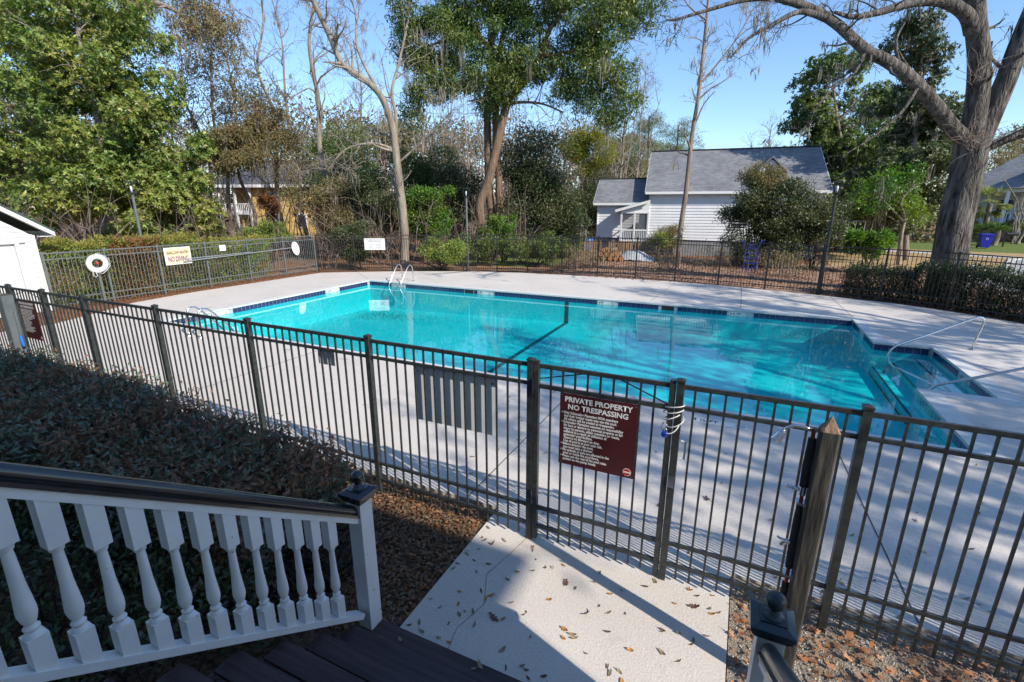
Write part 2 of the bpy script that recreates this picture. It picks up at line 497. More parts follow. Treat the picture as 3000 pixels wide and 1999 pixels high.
def ground_mat():
    m, nd, lk, b = nodes('ground')
    tc = nd.new('ShaderNodeTexCoord')
    n1 = nd.new('ShaderNodeTexNoise'); n1.inputs['Scale'].default_value = 0.16; n1.inputs['Detail'].default_value = 8; n1.inputs['Roughness'].default_value = 0.68
    n2 = nd.new('ShaderNodeTexNoise'); n2.inputs['Scale'].default_value = 9; n2.inputs['Detail'].default_value = 8; n2.inputs['Roughness'].default_value = 0.75
    n3 = nd.new('ShaderNodeTexNoise'); n3.inputs['Scale'].default_value = 0.5; n3.inputs['Detail'].default_value = 6
    for n in (n1, n2, n3): lk.new(tc.outputs['Object'], n.inputs['Vector'])
    r = nd.new('ShaderNodeValToRGB'); e = r.color_ramp.elements
    e[0].position = 0.36; e[0].color = (0.24,0.13,0.080,1)
    e[1].position = 0.62; e[1].color = (0.33,0.20,0.13,1)
    x = e.new(0.5); x.color = (0.28,0.16,0.10,1)
    x = e.new(0.72); x.color = (0.15,0.16,0.06,1)
    lk.new(n1.outputs['Fac'], r.inputs['Fac'])
    mx = nd.new('ShaderNodeMixRGB'); mx.blend_type = 'MULTIPLY'; mx.inputs['Fac'].default_value = 0.75
    r2 = ramp(nd, (0.30,0.26,0.22), (1.25,1.2,1.15), 0.3, 0.68); lk.new(n2.outputs['Fac'], r2.inputs['Fac'])
    lk.new(r.outputs['Color'], mx.inputs['Color1']); lk.new(r2.outputs['Color'], mx.inputs['Color2'])
    lk.new(mx.outputs['Color'], b.inputs['Base Color']); b.inputs['Roughness'].default_value = 0.95
    b.inputs['Specular IOR Level'].default_value = 0.1
    bp = nd.new('ShaderNodeBump'); bp.inputs['Strength'].default_value = 0.8; bp.inputs['Distance'].default_value = 0.05
    lk.new(n2.outputs['Fac'], bp.inputs['Height']); lk.new(bp.outputs['Normal'], b.inputs['Normal'])
    return m
M['ground'] = ground_mat()
M['mulch'] = pm('mulch', (0.055,0.032,0.020), (0.23,0.155,0.105), scale=22, rough=0.95, bump=1.0, bscale=60, spec=0.1, detail=8)
M['gravel'] = pm('gravel_soil', (0.20,0.165,0.13), (0.44,0.38,0.31), scale=40, rough=0.95, bump=1.0, bscale=90, spec=0.1, detail=8)
M['straw'] = pm('pine_straw', (0.26,0.135,0.08), (0.46,0.27,0.17), scale=30, rough=0.95, bump=1.0, bscale=70, spec=0.1, detail=8)
M['asphalt'] = concrete('road_asphalt', (0.30,0.29,0.28), (0.38,0.37,0.36), (0.25,0.24,0.23), sc=0.6)
M['kerb'] = concrete('kerb', (0.48,0.45,0.41), (0.56,0.53,0.49), (0.35,0.32,0.29))
M['dry_grass'] = pm('dry_lawn', (0.34,0.22,0.10), (0.50,0.36,0.19), scale=3, rough=0.95, bump=0.8, bscale=60, spec=0.1, detail=8)
M['grass'] = pm('lawn', (0.09,0.13,0.03), (0.19,0.23,0.07), scale=5, rough=0.95, bump=0.8, bscale=60, spec=0.1, detail=8)
M['dirt_red'] = pm('sand', (0.34,0.20,0.135), (0.46,0.30,0.215), scale=4, rough=0.95, bump=0.5, spec=0.1)
def shingles(name, ca, cb):
    m, nd, lk, b = nodes(name)
    tc = nd.new('ShaderNodeTexCoord')
    mp = nd.new('ShaderNodeMapping'); mp.inputs['Scale'].default_value = (1,1,1)
    br = nd.new('ShaderNodeTexBrick'); br.inputs['Scale'].default_value = 1.0
    br.inputs['Brick Width'].default_value = 0.28; br.inputs['Row Height'].default_value = 0.15; br.inputs['Mortar Size'].default_value = 0.008
    br.inputs['Color1'].default_value = (*ca,1); br.inputs['Color2'].default_value = (*cb,1); br.inputs['Mortar'].default_value = (ca[0]*0.6,ca[1]*0.6,ca[2]*0.6,1)
    nz = nd.new('ShaderNodeTexNoise'); nz.inputs['Scale'].default_value = 0.8; nz.inputs['Detail'].default_value = 6
    lk.new(tc.outputs['UV'], br.inputs['Vector']); lk.new(tc.outputs['Object'], nz.inputs['Vector'])
    r = ramp(nd, (0.8,0.8,0.8), (1.1,1.1,1.1)); lk.new(nz.outputs['Fac'], r.inputs['Fac'])
    mx = nd.new('ShaderNodeMixRGB'); mx.blend_type = 'MULTIPLY'; mx.inputs['Fac'].default_value = 1
    lk.new(br.outputs['Color'], mx.inputs['Color1']); lk.new(r.outputs['Color'], mx.inputs['Color2'])
    lk.new(mx.outputs['Color'], b.inputs['Base Color']); b.inputs['Roughness'].default_value = 0.9
    bp = nd.new('ShaderNodeBump'); bp.inputs['Strength'].default_value = 0.5; bp.inputs['Distance'].default_value = 0.02
    lk.new(br.outputs['Fac'], bp.inputs['Height']); bp.invert = True; lk.new(bp.outputs['Normal'], b.inputs['Normal'])
    return m
M['roof_grey'] = shingles('roof_grey', (0.17,0.175,0.185), (0.25,0.255,0.265))
M['roof_green'] = pm('roof_green', (0.03,0.06,0.045), (0.05,0.085,0.065), scale=5, rough=0.6)
M['roof_dark'] = shingles('roof_dark', (0.10,0.10,0.105), (0.15,0.15,0.155))
M['door_cream'] = pm('door_cream', (0.60,0.61,0.44), (0.64,0.65,0.48), scale=3, rough=0.5)
M['foundation'] = pm('foundation', (0.20,0.21,0.22), (0.28,0.29,0.30), scale=4, rough=0.85)
M['brick'] = pm('brick_wall', (0.34,0.19,0.12), (0.46,0.28,0.19), scale=6, rough=0.9)
M['yellow_siding'] = pm('yellow_siding', (0.60,0.40,0.14), (0.68,0.47,0.19), scale=1.5, rough=0.7)
M['glass'] = pm('window_glass', (0.03,0.04,0.05), rough=0.08, spec=0.8)
M['screen'] = pm('screen_mesh', (0.05,0.055,0.06), rough=0.6)
M['lath'] = wood('lath', (0.20,0.12,0.07), (0.36,0.24,0.15), sc=6, stretch=(6,6,0.6), rough=0.85)
M['log'] = pm('log_bark', (0.13,0.07,0.04), (0.26,0.16,0.09), scale=20, rough=0.9, bump=0.5)
M['log_end'] = pm('log_end', (0.48,0.22,0.08), (0.60,0.31,0.13), scale=14, rough=0.85)
M['tarp'] = pm('tarp', (0.36,0.38,0.40), (0.50,0.51,0.52), scale=5, rough=0.4, bump=0.3)
M['lamp_pole'] = pm('lamp_pole', (0.10,0.12,0.13), (0.15,0.17,0.18), scale=4, rough=0.45)
M['lamp_pole_dark'] = pm('lamp_pole_dark', (0.020,0.022,0.024), (0.035,0.037,0.04), scale=4, rough=0.45)
# bark and foliage
M['bark_oak'] = bark('bark_oak', (0.018,0.015,0.013), (0.235,0.21,0.185), sc=7.0, dist=0.06, bump=0.75)
M['bark_pale'] = bark('bark_pale', (0.16,0.13,0.10), (0.38,0.325,0.26), sc=5.0, bump=0.5, dist=0.03)
M['bark_tan'] = bark('bark_tan', (0.13,0.082,0.055), (0.27,0.185,0.13), sc=7.0, bump=0.6, dist=0.04)
M['bark_grey'] = bark('bark_grey', (0.17,0.135,0.11), (0.35,0.285,0.235), sc=8.0, bump=0.5, dist=0.03)
M['bark_dark'] = bark('bark_dark', (0.045,0.034,0.026), (0.12,0.092,0.070), sc=8.0, bump=0.5, dist=0.03)
M['leaf_magnolia'] = leaf_mat('leaf_magnolia', [(0.040,0.068,0.016),(0.082,0.135,0.026),(0.130,0.195,0.036),(0.20,0.255,0.06),(0.17,0.135,0.05)], rough=0.42, trans=0.28, spec=0.4, vary=1.0, gain=1.4)
M['leaf_oak'] = leaf_mat('leaf_oak', [(0.026,0.050,0.016),(0.060,0.105,0.024),(0.11,0.155,0.036),(0.17,0.205,0.07)], rough=0.42, trans=0.3, vary=1.0, gain=1.4)
M['leaf_dark'] = leaf_mat('leaf_dark', [(0.020,0.036,0.014),(0.045,0.072,0.025),(0.070,0.098,0.034),(0.10,0.085,0.045)], rough=0.45, trans=0.22, vary=1.0, gain=1.35)
M['leaf_bright'] = leaf_mat('leaf_bright', [(0.035,0.085,0.012),(0.075,0.16,0.022),(0.12,0.23,0.03)], rough=0.42, trans=0.35, vary=1.0, gain=1.3)
M['leaf_olive'] = leaf_mat('leaf_olive', [(0.10,0.085,0.035),(0.15,0.125,0.050),(0.20,0.165,0.075),(0.105,0.115,0.035)], rough=0.7, trans=0.3, vary=1.0, gain=1.45)
M['leaf_woods'] = leaf_mat('leaf_woods', [(0.075,0.072,0.032),(0.11,0.10,0.045),(0.15,0.13,0.07),(0.055,0.070,0.026)], rough=0.8, trans=0.2, spec=0.2, vary=1.0, gain=1.5)
M['leaf_yellow'] = leaf_mat('leaf_yellow', [(0.15,0.16,0.025),(0.22,0.22,0.035),(0.12,0.15,0.025)], rough=0.6, trans=0.4, vary=1.0, gain=1.3)
M['leaf_rust'] = leaf_mat('leaf_rust', [(0.20,0.075,0.025),(0.30,0.13,0.05),(0.24,0.13,0.055)], rough=0.7, trans=0.3)
M['leaf_hedge'] = leaf_mat('leaf_hedge', [(0.060,0.095,0.066),(0.105,0.150,0.098),(0.15,0.195,0.13),(0.17,0.085,0.055)], rough=0.30, trans=0.2, vary=0.6, vs=1.5, gain=1.25)
M['leaf_hedge_brown'] = leaf_mat('leaf_hedge_brown', [(0.15,0.080,0.052),(0.25,0.12,0.068),(0.13,0.13,0.08),(0.30,0.15,0.075)], rough=0.55, trans=0.2, vary=0.3, vs=2.0, gain=1.2)
M['leaf_box'] = leaf_mat('leaf_box', [(0.09,0.14,0.03),(0.15,0.20,0.045),(0.23,0.26,0.065)], rough=0.55, trans=0.35, vary=0.6, vs=1.2, gain=1.5)
M['leaf_box_top'] = leaf_mat('leaf_box_top', [(0.24,0.20,0.04),(0.34,0.27,0.07),(0.20,0.20,0.05)], rough=0.55, trans=0.35, gain=1.25)
M['leaf_pine'] = leaf_mat('leaf_pine', [(0.055,0.080,0.025),(0.10,0.125,0.04),(0.14,0.16,0.055)], rough=0.6, trans=0.25, vary=1.0, gain=1.5)
M['leaf_palm'] = leaf_mat('leaf_palm', [(0.09,0.13,0.03),(0.18,0.22,0.06),(0.30,0.31,0.12)], rough=0.5, trans=0.3, vary=1.0, gain=1.3)
M['leaf_sago'] = leaf_mat('leaf_sago', [(0.05,0.10,0.02),(0.09,0.16,0.03)], rough=0.45, trans=0.25)
M['moss'] = leaf_mat('spanish_moss', [(0.26,0.235,0.19),(0.36,0.33,0.27),(0.20,0.18,0.145)], rough=0.9, trans=0.35, spec=0.1)
M['twig_grey'] = pm('twig_grey', (0.20,0.155,0.125), (0.34,0.275,0.225), scale=3, rough=0.9, spec=0.1)
M['twig_dark'] = pm('twig_dark', (0.05,0.038,0.032), (0.11,0.085,0.07), scale=3, rough=0.9, spec=0.1)
M['dead_leaf'] = leaf_mat('dead_leaf', [(0.10,0.055,0.030),(0.19,0.115,0.065),(0.28,0.19,0.12),(0.34,0.13,0.04),(0.16,0.15,0.09)], rough=0.6, trans=0.15)
M['dead_leaf_orange'] = leaf_mat('dead_leaf_orange', [(0.40,0.19,0.09),(0.52,0.28,0.15),(0.48,0.17,0.05),(0.30,0.20,0.13),(0.56,0.36,0.22)], rough=0.6, trans=0.15)
for k, c in dict(leaf_a=(0.17,0.14,0.075), leaf_b=(0.36,0.16,0.03), leaf_c=(0.11,0.055,0.03), leaf_d=(0.27,0.20,0.11)).items():
    M[k] = pm(k, c, tuple(x*1.35 for x in c), scale=30, rough=0.55)

# ================================================================== THE SETTING
# pool outline (deck level), counter-clockwise
PX0, PX1, PY0, PY1 = -14.87, 3.16, 7.93, 16.63
AX, AY0, AY1 = 4.29, 10.50, 13.98
pool_poly = [(PX0,PY0),(PX1,PY0),(PX1,AY0),(AX,AY0),(AX,AY1),(PX1,AY1),(PX1,PY1),(PX0,PY1)]
WATER_Z = -0.185

def flat(name, pts, z, mat, holes=(), kind='structure', thick=0.0):
    polys = [[Vector((x,y,0)) for x,y in pts]] + [[Vector((x,y,0)) for x,y in h] for h in holes]
    allp = [p for q in polys for p in q]
    mb = MB()
    mb.v = [(p.x,p.y,z) for p in allp]
    for t in tessellate_polygon(polys): mb.face(list(t))
    if thick:
        off = 0
        for q in polys:
            k = len(q); b = len(mb.v)
            mb.v += [(p.x,p.y,z) for p in q] + [(p.x,p.y,z-thick) for p in q]
            for i in range(k):
                j = (i+1)%k
                mb.face([b+i,b+j,b+k+j,b+k+i])
    vs = np.array(mb.v)
    me = bpy.data.meshes.new(name)
    org = Vector((vs[:,0].mean(), vs[:,1].mean(), z))
    me.from_pydata([tuple(Vector(v)-org) for v in mb.v], [], mb.f)
    me.materials.append(mat)
    for p in me.polygons:
        if abs(p.normal.z) > 0.5 and p.normal.z < 0: p.flip()
    me.update()
    o = link(name, me); o.location = org
    tag(o, kind=kind)
    return o

hx0, hx1, hy0, hy1 = -15.6, 4.9, 7.3, 17.3
G = 400.0
mb = MB()
for (a,b,c,d) in ((-G,-G,G,hy0),(-G,hy1,G,G),(-G,hy0,hx0,hy1),(hx1,hy0,G,hy1)):
    mb.quad((a,b,-0.05),(c,b,-0.05),(c,d,-0.05),(a,d,-0.05))
o = build('ground', mb, M['ground'], origin=(0,0,-0.05)); tag(o, kind='structure')

deck_pts = [(-17.4,4.06),(6.5,4.12),(9.5,8.0),(10.0,14.5),(8.3,16.9),(7.2,18.2),(6.3,19.1),(4.9,20.1),(3.0,20.75),(1.2,21.25),(-0.8,21.7),(-2.6,21.95),(-5.4,22.05),(-8.0,21.95),(-9.9,21.75),(-11.4,21.45),(-12.9,20.95),(-14.4,20.25),(-16.0,19.4),(-17.5,18.45),(-18.75,17.55),(-18.85,11.0),(-18.6,9.1),(-17.9,7.9),(-17.2,6.4)]
flat('pool_deck', deck_pts, 0.0, M['deck'], holes=[pool_poly], thick=0.055)
# expansion joints in the deck (thin sunk-looking strips a hair above the slab)
jm = MB()
def jline(p, q, w=0.014):
    p = Vector((*p,0.003)); q = Vector((*q,0.003)); s = (q-p).cross(Vector((0,0,1))).normalized()*w/2
    jm.quad(p-s,q-s,q+s,p+s)
for p, q in [((-2.7,16.95),(-2.45,21.8)),((0.16,16.95),(0.14,21.4)),((3.2,16.7),(3.08,20.6)),((-2.5,4.1),(-2.46,7.6)),((1.60,4.15),(1.45,7.6)),((4.33,10.45),(9.0,9.6)),((-14.9,16.7),(-17.3,18.5)),((-8.6,4.1),(-8.5,7.6))]:
    jline(p, q)
o = build('deck_joint', jm, M['joint'], origin=(0,0,0.003)); tag(o, kind='structure')
# coping lip, 0.30 wide, very slightly proud
inset = [(PX0-0.28,PY0-0.28),(PX1+0.28,PY0-0.28),(PX1+0.28,AY0-0.28),(AX+0.28,AY0-0.28),(AX+0.28,AY1+0.28),(PX1+0.28,AY1+0.28),(PX1+0.28,PY1+0.28),(PX0-0.28,PY1+0.28)]
lip = [(PX0+0.03,PY0+0.03),(PX1-0.03,PY0+0.03),(PX1-0.03,AY0+0.03),(AX-0.03,AY0+0.03),(AX-0.03,AY1-0.03),(PX1-0.03,AY1-0.03),(PX1-0.03,PY1-0.03),(PX0+0.03,PY1-0.03)]
flat('pool_coping', inset, 0.006, M['coping'], holes=[lip], thick=0.05)

# path to the stairs, mulch beds
flat('path', [(-2.09,2.0),(0.235,2.0),(0.235,4.10),(-2.09,4.10)], 0.004, M['path'], thick=0.06)
pc = MB()
pp = [(-1.62,2.25),(-1.68,2.55),(-1.60,2.85),(-1.74,3.15),(-1.66,3.5),(-1.58,3.9)]
for a, b in zip(pp[:-1], pp[1:]): 
    a = Vector((*a,0.0065)); b = Vector((*b,0.0065)); s = (b-a).cross(Vector((0,0,1))).normalized()*0.003
    pc.quad(a-s,b-s,b+s,a+s)
o = build('path_crack', pc, M['crack'], origin=(0,0,0.0065)); tag(o, kind='structure')
flat('mulch_bed', [(-22,-3),(-2.10,-3),(-2.10,4.05),(-22,4.05)], -0.025, M['mulch'])
flat('gravel_bed', [(0.245,-3),(9.0,-3),(9.0,4.10),(0.245,4.10)], -0.025, M['gravel'])
flat('straw_strip', [(-19.4,7.3),(-17.0,5.2),(-17.3,6.4),(-17.95,7.9),(-18.65,9.1),(-18.9,11.0),(-18.8,17.6),(-19.9,17.9),(-19.9,7.3)], -0.03, M['straw'])
flat('leaf_bed', [(-21,7.5),(-19.9,7.5),(-19.9,19),(-16.2,20.3),(-13,21.6),(-10,22.5),(-10,24.3),(-15,23.6),(-21,20)], -0.034, M['straw'])

# yard, lawn, road beyond the fence
flat('yard_soil', [(-8.5,22.6),(5.5,20.8),(9.5,18.0),(16,26),(9.0,31.0),(3.0,32.5),(-10,33.2)], -0.035, M['dirt_red'])
flat('lawn', [(-17,24.5),(-11.0,23.4),(-9.3,26),(-10.2,33),(-15,33)], -0.036, M['grass'])
flat('dry_lawn', [(4.5,31),(9.2,25.5),(30,30),(60,60),(20,75),(6,60)], -0.038, M['dry_grass'])
flat('road', [(9.2,27.2),(12.8,34.2),(15.2,40.2),(19.5,45.5),(30,49),(60,52),(60,14),(16,14),(10.8,21)], -0.030, M['asphalt'])
kb = MB()
kp = [(9.1,27.0),(12.7,34.2),(15.1,40.3),(19.4,45.7),(30,49.3),(60,52.3)]
for a, b in zip(kp[:-1], kp[1:]): kb.beam((a[0],a[1],0.0),(b[0],b[1],0.0),0.3,0.11)
o = build('kerb', kb, M['kerb'], origin=(20,40,-0.05)); tag(o, kind='structure')
flat('driveway', [(8.5,44.5),(15.3,41.5),(16.4,43.2),(9.5,47.5)], -0.026, M['kerb'])
flat('front_lawn', [(9.6,47.6),(19.4,46.1),(30,49.6),(60,53),(60,62),(9,62)], -0.034, M['grass'])
flat('sand_track', [(-13.5,40),(-10.5,40),(-10.6,58),(-20,70)], -0.033, M['dirt_red'])

# ------------------------------------------------------------------ pool basin
def floor_z(x):
    t = min(1, max(0, (x - PX0)/(PX1-PX0)))
    return -1.22 + 0.42*t
basin = empty('pool_basin', (0,0,0)); tag(basin, kind='structure')
mb = MB()
SXN = [PX0, -9, -5.6, -1, PX1]
for a, b in zip(SXN[:-1], SXN[1:]):
    mb.quad((a,PY0,floor_z(a)),(b,PY0,floor_z(b)),(b,PY1,floor_z(b)),(a,PY1,floor_z(a)))
    mb.quad((a,PY1,floor_z(a)),(b,PY1,floor_z(b)),(b,PY1,-0.045),(a,PY1,-0.045))
    mb.quad((a,PY0,floor_z(a)),(b,PY0,floor_z(b)),(b,PY0,-0.045),(a,PY0,-0.045))
mb.quad((PX0,PY0,floor_z(PX0)),(PX0,PY1,floor_z(PX0)),(PX0,PY1,-0.045),(PX0,PY0,-0.045))
zr = floor_z(PX1)
mb.quad((PX1,PY0,zr),(PX1,AY0,zr),(PX1,AY0,-0.045),(PX1,PY0,-0.045))
mb.quad((PX1,AY1,zr),(PX1,PY1,zr),(PX1,PY1,-0.045),(PX1,AY1,-0.045))
mb.quad((PX1,AY0,zr),(AX,AY0,zr),(AX,AY0,-0.045),(PX1,AY0,-0.045))
mb.quad((PX1,AY1,zr),(AX,AY1,zr),(AX,AY1,-0.045),(PX1,AY1,-0.045))
mb.quad((AX,AY0,zr),(AX,AY1,zr),(AX,AY1,-0.045),(AX,AY0,-0.045))
build('basin_shell', mb, M['plaster'], basin)
for i, (xa, z) in enumerate(((3.20,-0.62),(3.58,-0.47),(3.98,-0.32))):
    st = build('pool_step', MB().box(xa, AY0+0.002, zr-0.01, AX-0.003-0.004*i, AY1-0.002, z), M['plaster'], basin)
    build('step_edge', MB().box(xa-0.004, AY0+0.05, z-0.012, xa+0.040, AY1-0.05, z+0.004), M['stripe'], st)
ls = MB()
for a, b in ((-5.62,-5.36),):
    ls.quad((a-0.075,PY0+0.01,floor_z(a)+0.006),(a+0.075,PY0+0.01,floor_z(a)+0.006),(a+0.075,PY1-0.01,floor_z(a)+0.006),(a-0.075,PY1-0.01,floor_z(a)+0.006))
    ls.quad((a-0.075,PY1-0.008,floor_z(a)+0.006),(a+0.075,PY1-0.008,floor_z(a)+0.006),(a+0.075,PY1-0.008,-0.2),(a-0.075,PY1-0.008,-0.2))
build('floor_stripe', ls, M['stripe'], basin)
fl = MB()
for (x,y) in ((-3.5,12.3),(-11,12)): fl.lathe([(0.13,0),(0.13,0.02),(0.10,0.03)], (x,y,floor_z(x)), 16)
buildS('floor_drain', fl, M['sign_white'], basin)

# waterline: grout band with single tiles, depth markers let in between them
TZ0, TZ1 = -0.205, -0.055
gb = MB()
g_ = 0.006
gb.box(PX0+0.001,PY1-g_,TZ0,PX1-0.001,PY1-0.0005,TZ1); gb.box(PX0+0.0005,PY0,TZ0,PX0+g_,PY1-g_-0.001,TZ1)
gb.box(PX1-g_,AY1,TZ0,PX1-0.0005,PY1-g_-0.001,TZ1); gb.box(PX1-g_,PY0,TZ0,PX1-0.0005,AY0,TZ1)
gb.box(PX1-g_,AY1-g_,TZ0,AX-g_-0.001,AY1-0.0005,TZ1); gb.box(AX-g_,AY0,TZ0,AX-0.0005,AY1-g_-0.001,TZ1)
gb.box(PX0+g_+0.001,PY0+0.0005,TZ0,PX1-g_-0.001,PY0+g_,TZ1)
buildS('grout_band', gb, M['grout'], basin)
tile_me = {}
def tile(ax, c):
    key = ax
    if key not in tile_me:
        h = 0.071
        mbx = MB()
        if ax == 'x': mbx.box(-h,-0.0035,-h*0.97,h,0.0035,h*0.97)
        else: mbx.box(-0.0035,-h,-h*0.97,0.0035,h,h*0.97)
        me = bpy.data.meshes.new('tile'); me.from_pydata(mbx.v, [], mbx.f); me.materials.append(M['tile']); fixn(me)
        tile_me[key] = me
    o = link('tile', tile_me[key], basin); o.location = c
zc = (TZ0+TZ1)/2
def marker(txt, c, ux, uy, w=0.62, h=0.145, parent=basin, lift=0.0):
    ux = Vector(ux); uy = Vector(uy); uz = ux.cross(uy); c = Vector(c)
    R = Matrix((ux,uy,uz)).transposed()
    mk = build('depth_marker', MB().cbox(c, (w,h,0.008), R), M['tile_white'], parent)
    sz = h*0.72
    put_text('lettering', txt, sz, c - ux*w*0.46 - uy*h*0.26, ux, uy, M['ink_navy'], mk, bold=0.003, lift=0.0065)
    ic = MB(); cc = c + ux*w*0.38 + uz*0.0065
    for k in range(20):
        a0, a1 = 2*math.pi*k/20, 2*math.pi*(k+1)/20
        r0, r1 = h*0.30, h*0.38
        ic.quad(*[tuple(cc + ux*(math.cos(a)*r) + uy*(math.sin(a)*r)) for a, r in ((a0,r0),(a0,r1),(a1,r1),(a1,r0))])
    s = h*0.3; ic.quad(*[tuple(cc + ux*q[0]*s + uy*q[1]*s) for q in ((-0.8,0.6),(-0.6,0.8),(0.8,-0.6),(0.6,-0.8))])
    build('no_diving_symbol', ic, M['ink_grey'], mk)
    return mk
mk_far = {-13.25:'5 FT', -9.05:'4 FT', -4.15:'4 FT', 0.15:'3 ½ FT'}
skim = (-9.75, -2.05)
x = PX0+0.09
while x < PX1-0.05:
    if all(abs(x-k) > 0.39 for k in mk_far) and all(abs(x-k) > 0.25 for k in skim): tile('x', (x, PY1-0.0095, zc))
    x += 0.1525
for k, t in mk_far.items(): marker(t, (k,PY1-0.0105,zc), (1,0,0), (0,0,1))
for k in skim: build('skimmer_mouth', MB().box(k-0.2,PY1-0.012,TZ0+0.01,k+0.2,PY1-0.007,TZ1-0.01), M['ink'], basin)
mk_left = {9.62:'5 FT', 14.45:'5 FT'}
y = PY0+0.09
while y < PY1-0.09:
    if all(abs(y-k) > 0.39 for k in mk_left): tile('y', (PX0+0.0095, y, zc))
    y += 0.1525
for k, t in mk_left.items(): marker(t, (PX0+0.0105,k,zc), (0,1,0), (0,0,1))
for ya, yb, mk in ((AY1+0.08,PY1-0.05,15.3),(PY0+0.08,AY0-0.05,8.95)):
    y = ya
    while y < yb:
        if abs(y-mk) > 0.30: tile('y', (PX1-0.0095, y, zc))
        y += 0.1525
    marker('FT', (PX1-0.0105,mk,zc), (0,-1,0), (0,0,1), w=0.44)
y = AY0+0.08
while y < AY1-0.05:
    if abs(y-12.05) > 0.30: tile('y', (AX-0.0095, y, zc))
    y += 0.1525
marker('1 FT', (AX-0.0105,12.05,zc), (0,-1,0), (0,0,1), w=0.44)
x = PX1+0.08
while x < AX-0.05:
    tile('x', (x, AY1-0.0095, zc)); x += 0.1525
# markers let into the deck: white tiles near the gate side, faded lettering elsewhere
marker('3 ½ FT', (-0.03,7.42,0.003), (1,0,0), (0,1,0), w=0.80, h=0.17)
def deck_word(txt, c, ux, uy, sz=0.11):
    put_text('deck_lettering', txt, sz, c, ux, uy, M['ink_grey'], basin, lift=0.007)
for x, t in ((-13.2,'5 FT'),(-9.3,'4 FT'),(-4.2,'4 FT'),(0.0,'3 ½ FT')): deck_word(t, (x,17.05,0.0), (1,0,0), (0,1,0))
for y, t in ((9.6,'5 FT'),(14.3,'5 FT')): deck_word(t, (PX0-0.55,y,0.0), (0,1,0), (-1,0,0))
deck_word('1 FT', (4.68,12.3,0.0), (0,-1,0), (1,0,0)); deck_word('3 ½ FT', (3.55,9.1,0.0), (0,-1,0), (1,0,0)); deck_word('3 ½ FT', (3.6,15.6,0.0), (0,-1,0), (1,0,0))
deck_word('4 FT', (-7.6,7.35,0.0), (1,0,0), (0,1,0)); deck_word('5 FT', (-9.3,7.35,0.0), (1,0,0), (0,1,0))
# the water sheet
wp = [(PX0+0.011,PY0+0.011),(PX1-0.011,PY0+0.011),(PX1-0.011,AY0+0.008),(AX-0.011,AY0+0.008),(AX-0.011,AY1-0.011),(PX1-0.011,AY1-0.011),(PX1-0.011,PY1-0.011),(PX0+0.011,PY1-0.011)]
flat('pool_water', wp, WATER_Z, M['water'])

# ================================================================== FENCES
PK = 0.1143
R1, R2, R3, R4, PB = 1.834, 1.653, 0.392, 0.186, 0.035
_pk = {}
def picket_mesh(mat, top=R1-0.012, bot=PB, w=0.0165):
    key = (mat.name, round(top,3), round(bot,3), w)
    if key not in _pk:
        mbx = MB().box(-w/2,-w/2,bot,w/2,w/2,top)
        me = bpy.data.meshes.new('picket'); me.from_pydata(mbx.v, [], mbx.f); me.materials.append(mat); fixn(me)
        _pk[key] = me
    return _pk[key]
_ps = {}
def post_mesh(mat, h=1.855, w=0.056):
    key = (mat.name, h, w)
    if key not in _ps:
        mbx = MB().box(-w/2,-w/2,-0.06,w/2,w/2,h)
        a = w/2+0.005
        mbx.box(-a,-a,h,a,a,h+0.018)
        b = len(mbx.v)
        mbx.v += [(-a,-a,h+0.018),(a,-a,h+0.018),(a,a,h+0.018),(-a,a,h+0.018),(0,0,h+0.034)]
        for q in ((0,1,4),(1,2,4),(2,3,4),(3,0,4)): mbx.face([b+i for i in q])
        me = bpy.data.meshes.new('post'); me.from_pydata(mbx.v, [], mbx.f); me.materials.append(mat); fixn(me)
        _ps[key] = me
    return _ps[key]
def fence_run(name, posts, mat, label, end_posts=(True, True), h=1.855, rails=(R1,R2,R3,R4), pb=PB, pw=0.0165, z0=0.0, group=None):
    """posts: plan points; rails and single pickets between them"""
    root = empty(name, (posts[0][0], posts[0][1], z0)); tag(root, label, 'fence', group)
    o0 = Vector(root.location)
    for i, p in enumerate(posts):
        if (i == 0 and not end_posts[0]) or (i == len(posts)-1 and not end_posts[1]): continue
        o = link('post', post_mesh(mat, h), root); o.location = Vector((p[0],p[1],z0)) - o0
        if i < len(posts)-1: q = posts[i+1]
        else: q = posts[i-1]
        o.rotation_euler.z = math.atan2(q[1]-p[1], q[0]-p[0])
    for a, b in zip(posts[:-1], posts[1:]):
        a = Vector((a[0],a[1],z0)); b = Vector((b[0],b[1],z0)); L = (b-a).length; d = (b-a)/L
        ang = math.atan2(d.y, d.x)
        for k, z in enumerate(rails):
            rh = 0.036 if k == 0 else 0.030
            build('rail', MB().beam(a+d*0.026+Vector((0,0,z-rh/2)), b-d*0.026+Vector((0,0,z-rh/2)), 0.026, rh), mat, root)
        n = max(1, round(L/PK)) - 1
        st = L/(n+1)
        for i in range(1, n+1):
            o = link('picket', picket_mesh(mat, rails[0]-0.012, pb, pw), root)
            o.location = a + d*(st*i) - o0; o.rotation_euler.z = ang
    return root
FY = 3.78
P7, P8, P9 = -1.595, -0.315, 0.897
fence_run('picket_fence', [(-10.285,FY),(-9.06,FY),(-7.205,FY),(-5.335,FY),(-3.465,FY),(P7,FY)], M['fence'], 'dark metal picket fence behind the long shaded hedge, left of the sign gate')
fence_run('picket_fence', [(P8,FY),(P9,FY),(2.73,FY),(4.56,FY)], M['fence'], 'dark metal picket fence behind the wooden shower post, right of the sign gate')
fence_run('picket_fence', [(-11.46,FY),(-13.3,FY),(-15.1,FY)], M['fence'], 'dark metal picket fence at the left picture edge, beyond the far gate', z0=0.0)
xl = -19.36
leftp = [(-19.42,7.36),(xl,8.95),(xl,10.62),(xl,12.38),(xl,14.22),(xl,16.05),(-19.32,17.85)]
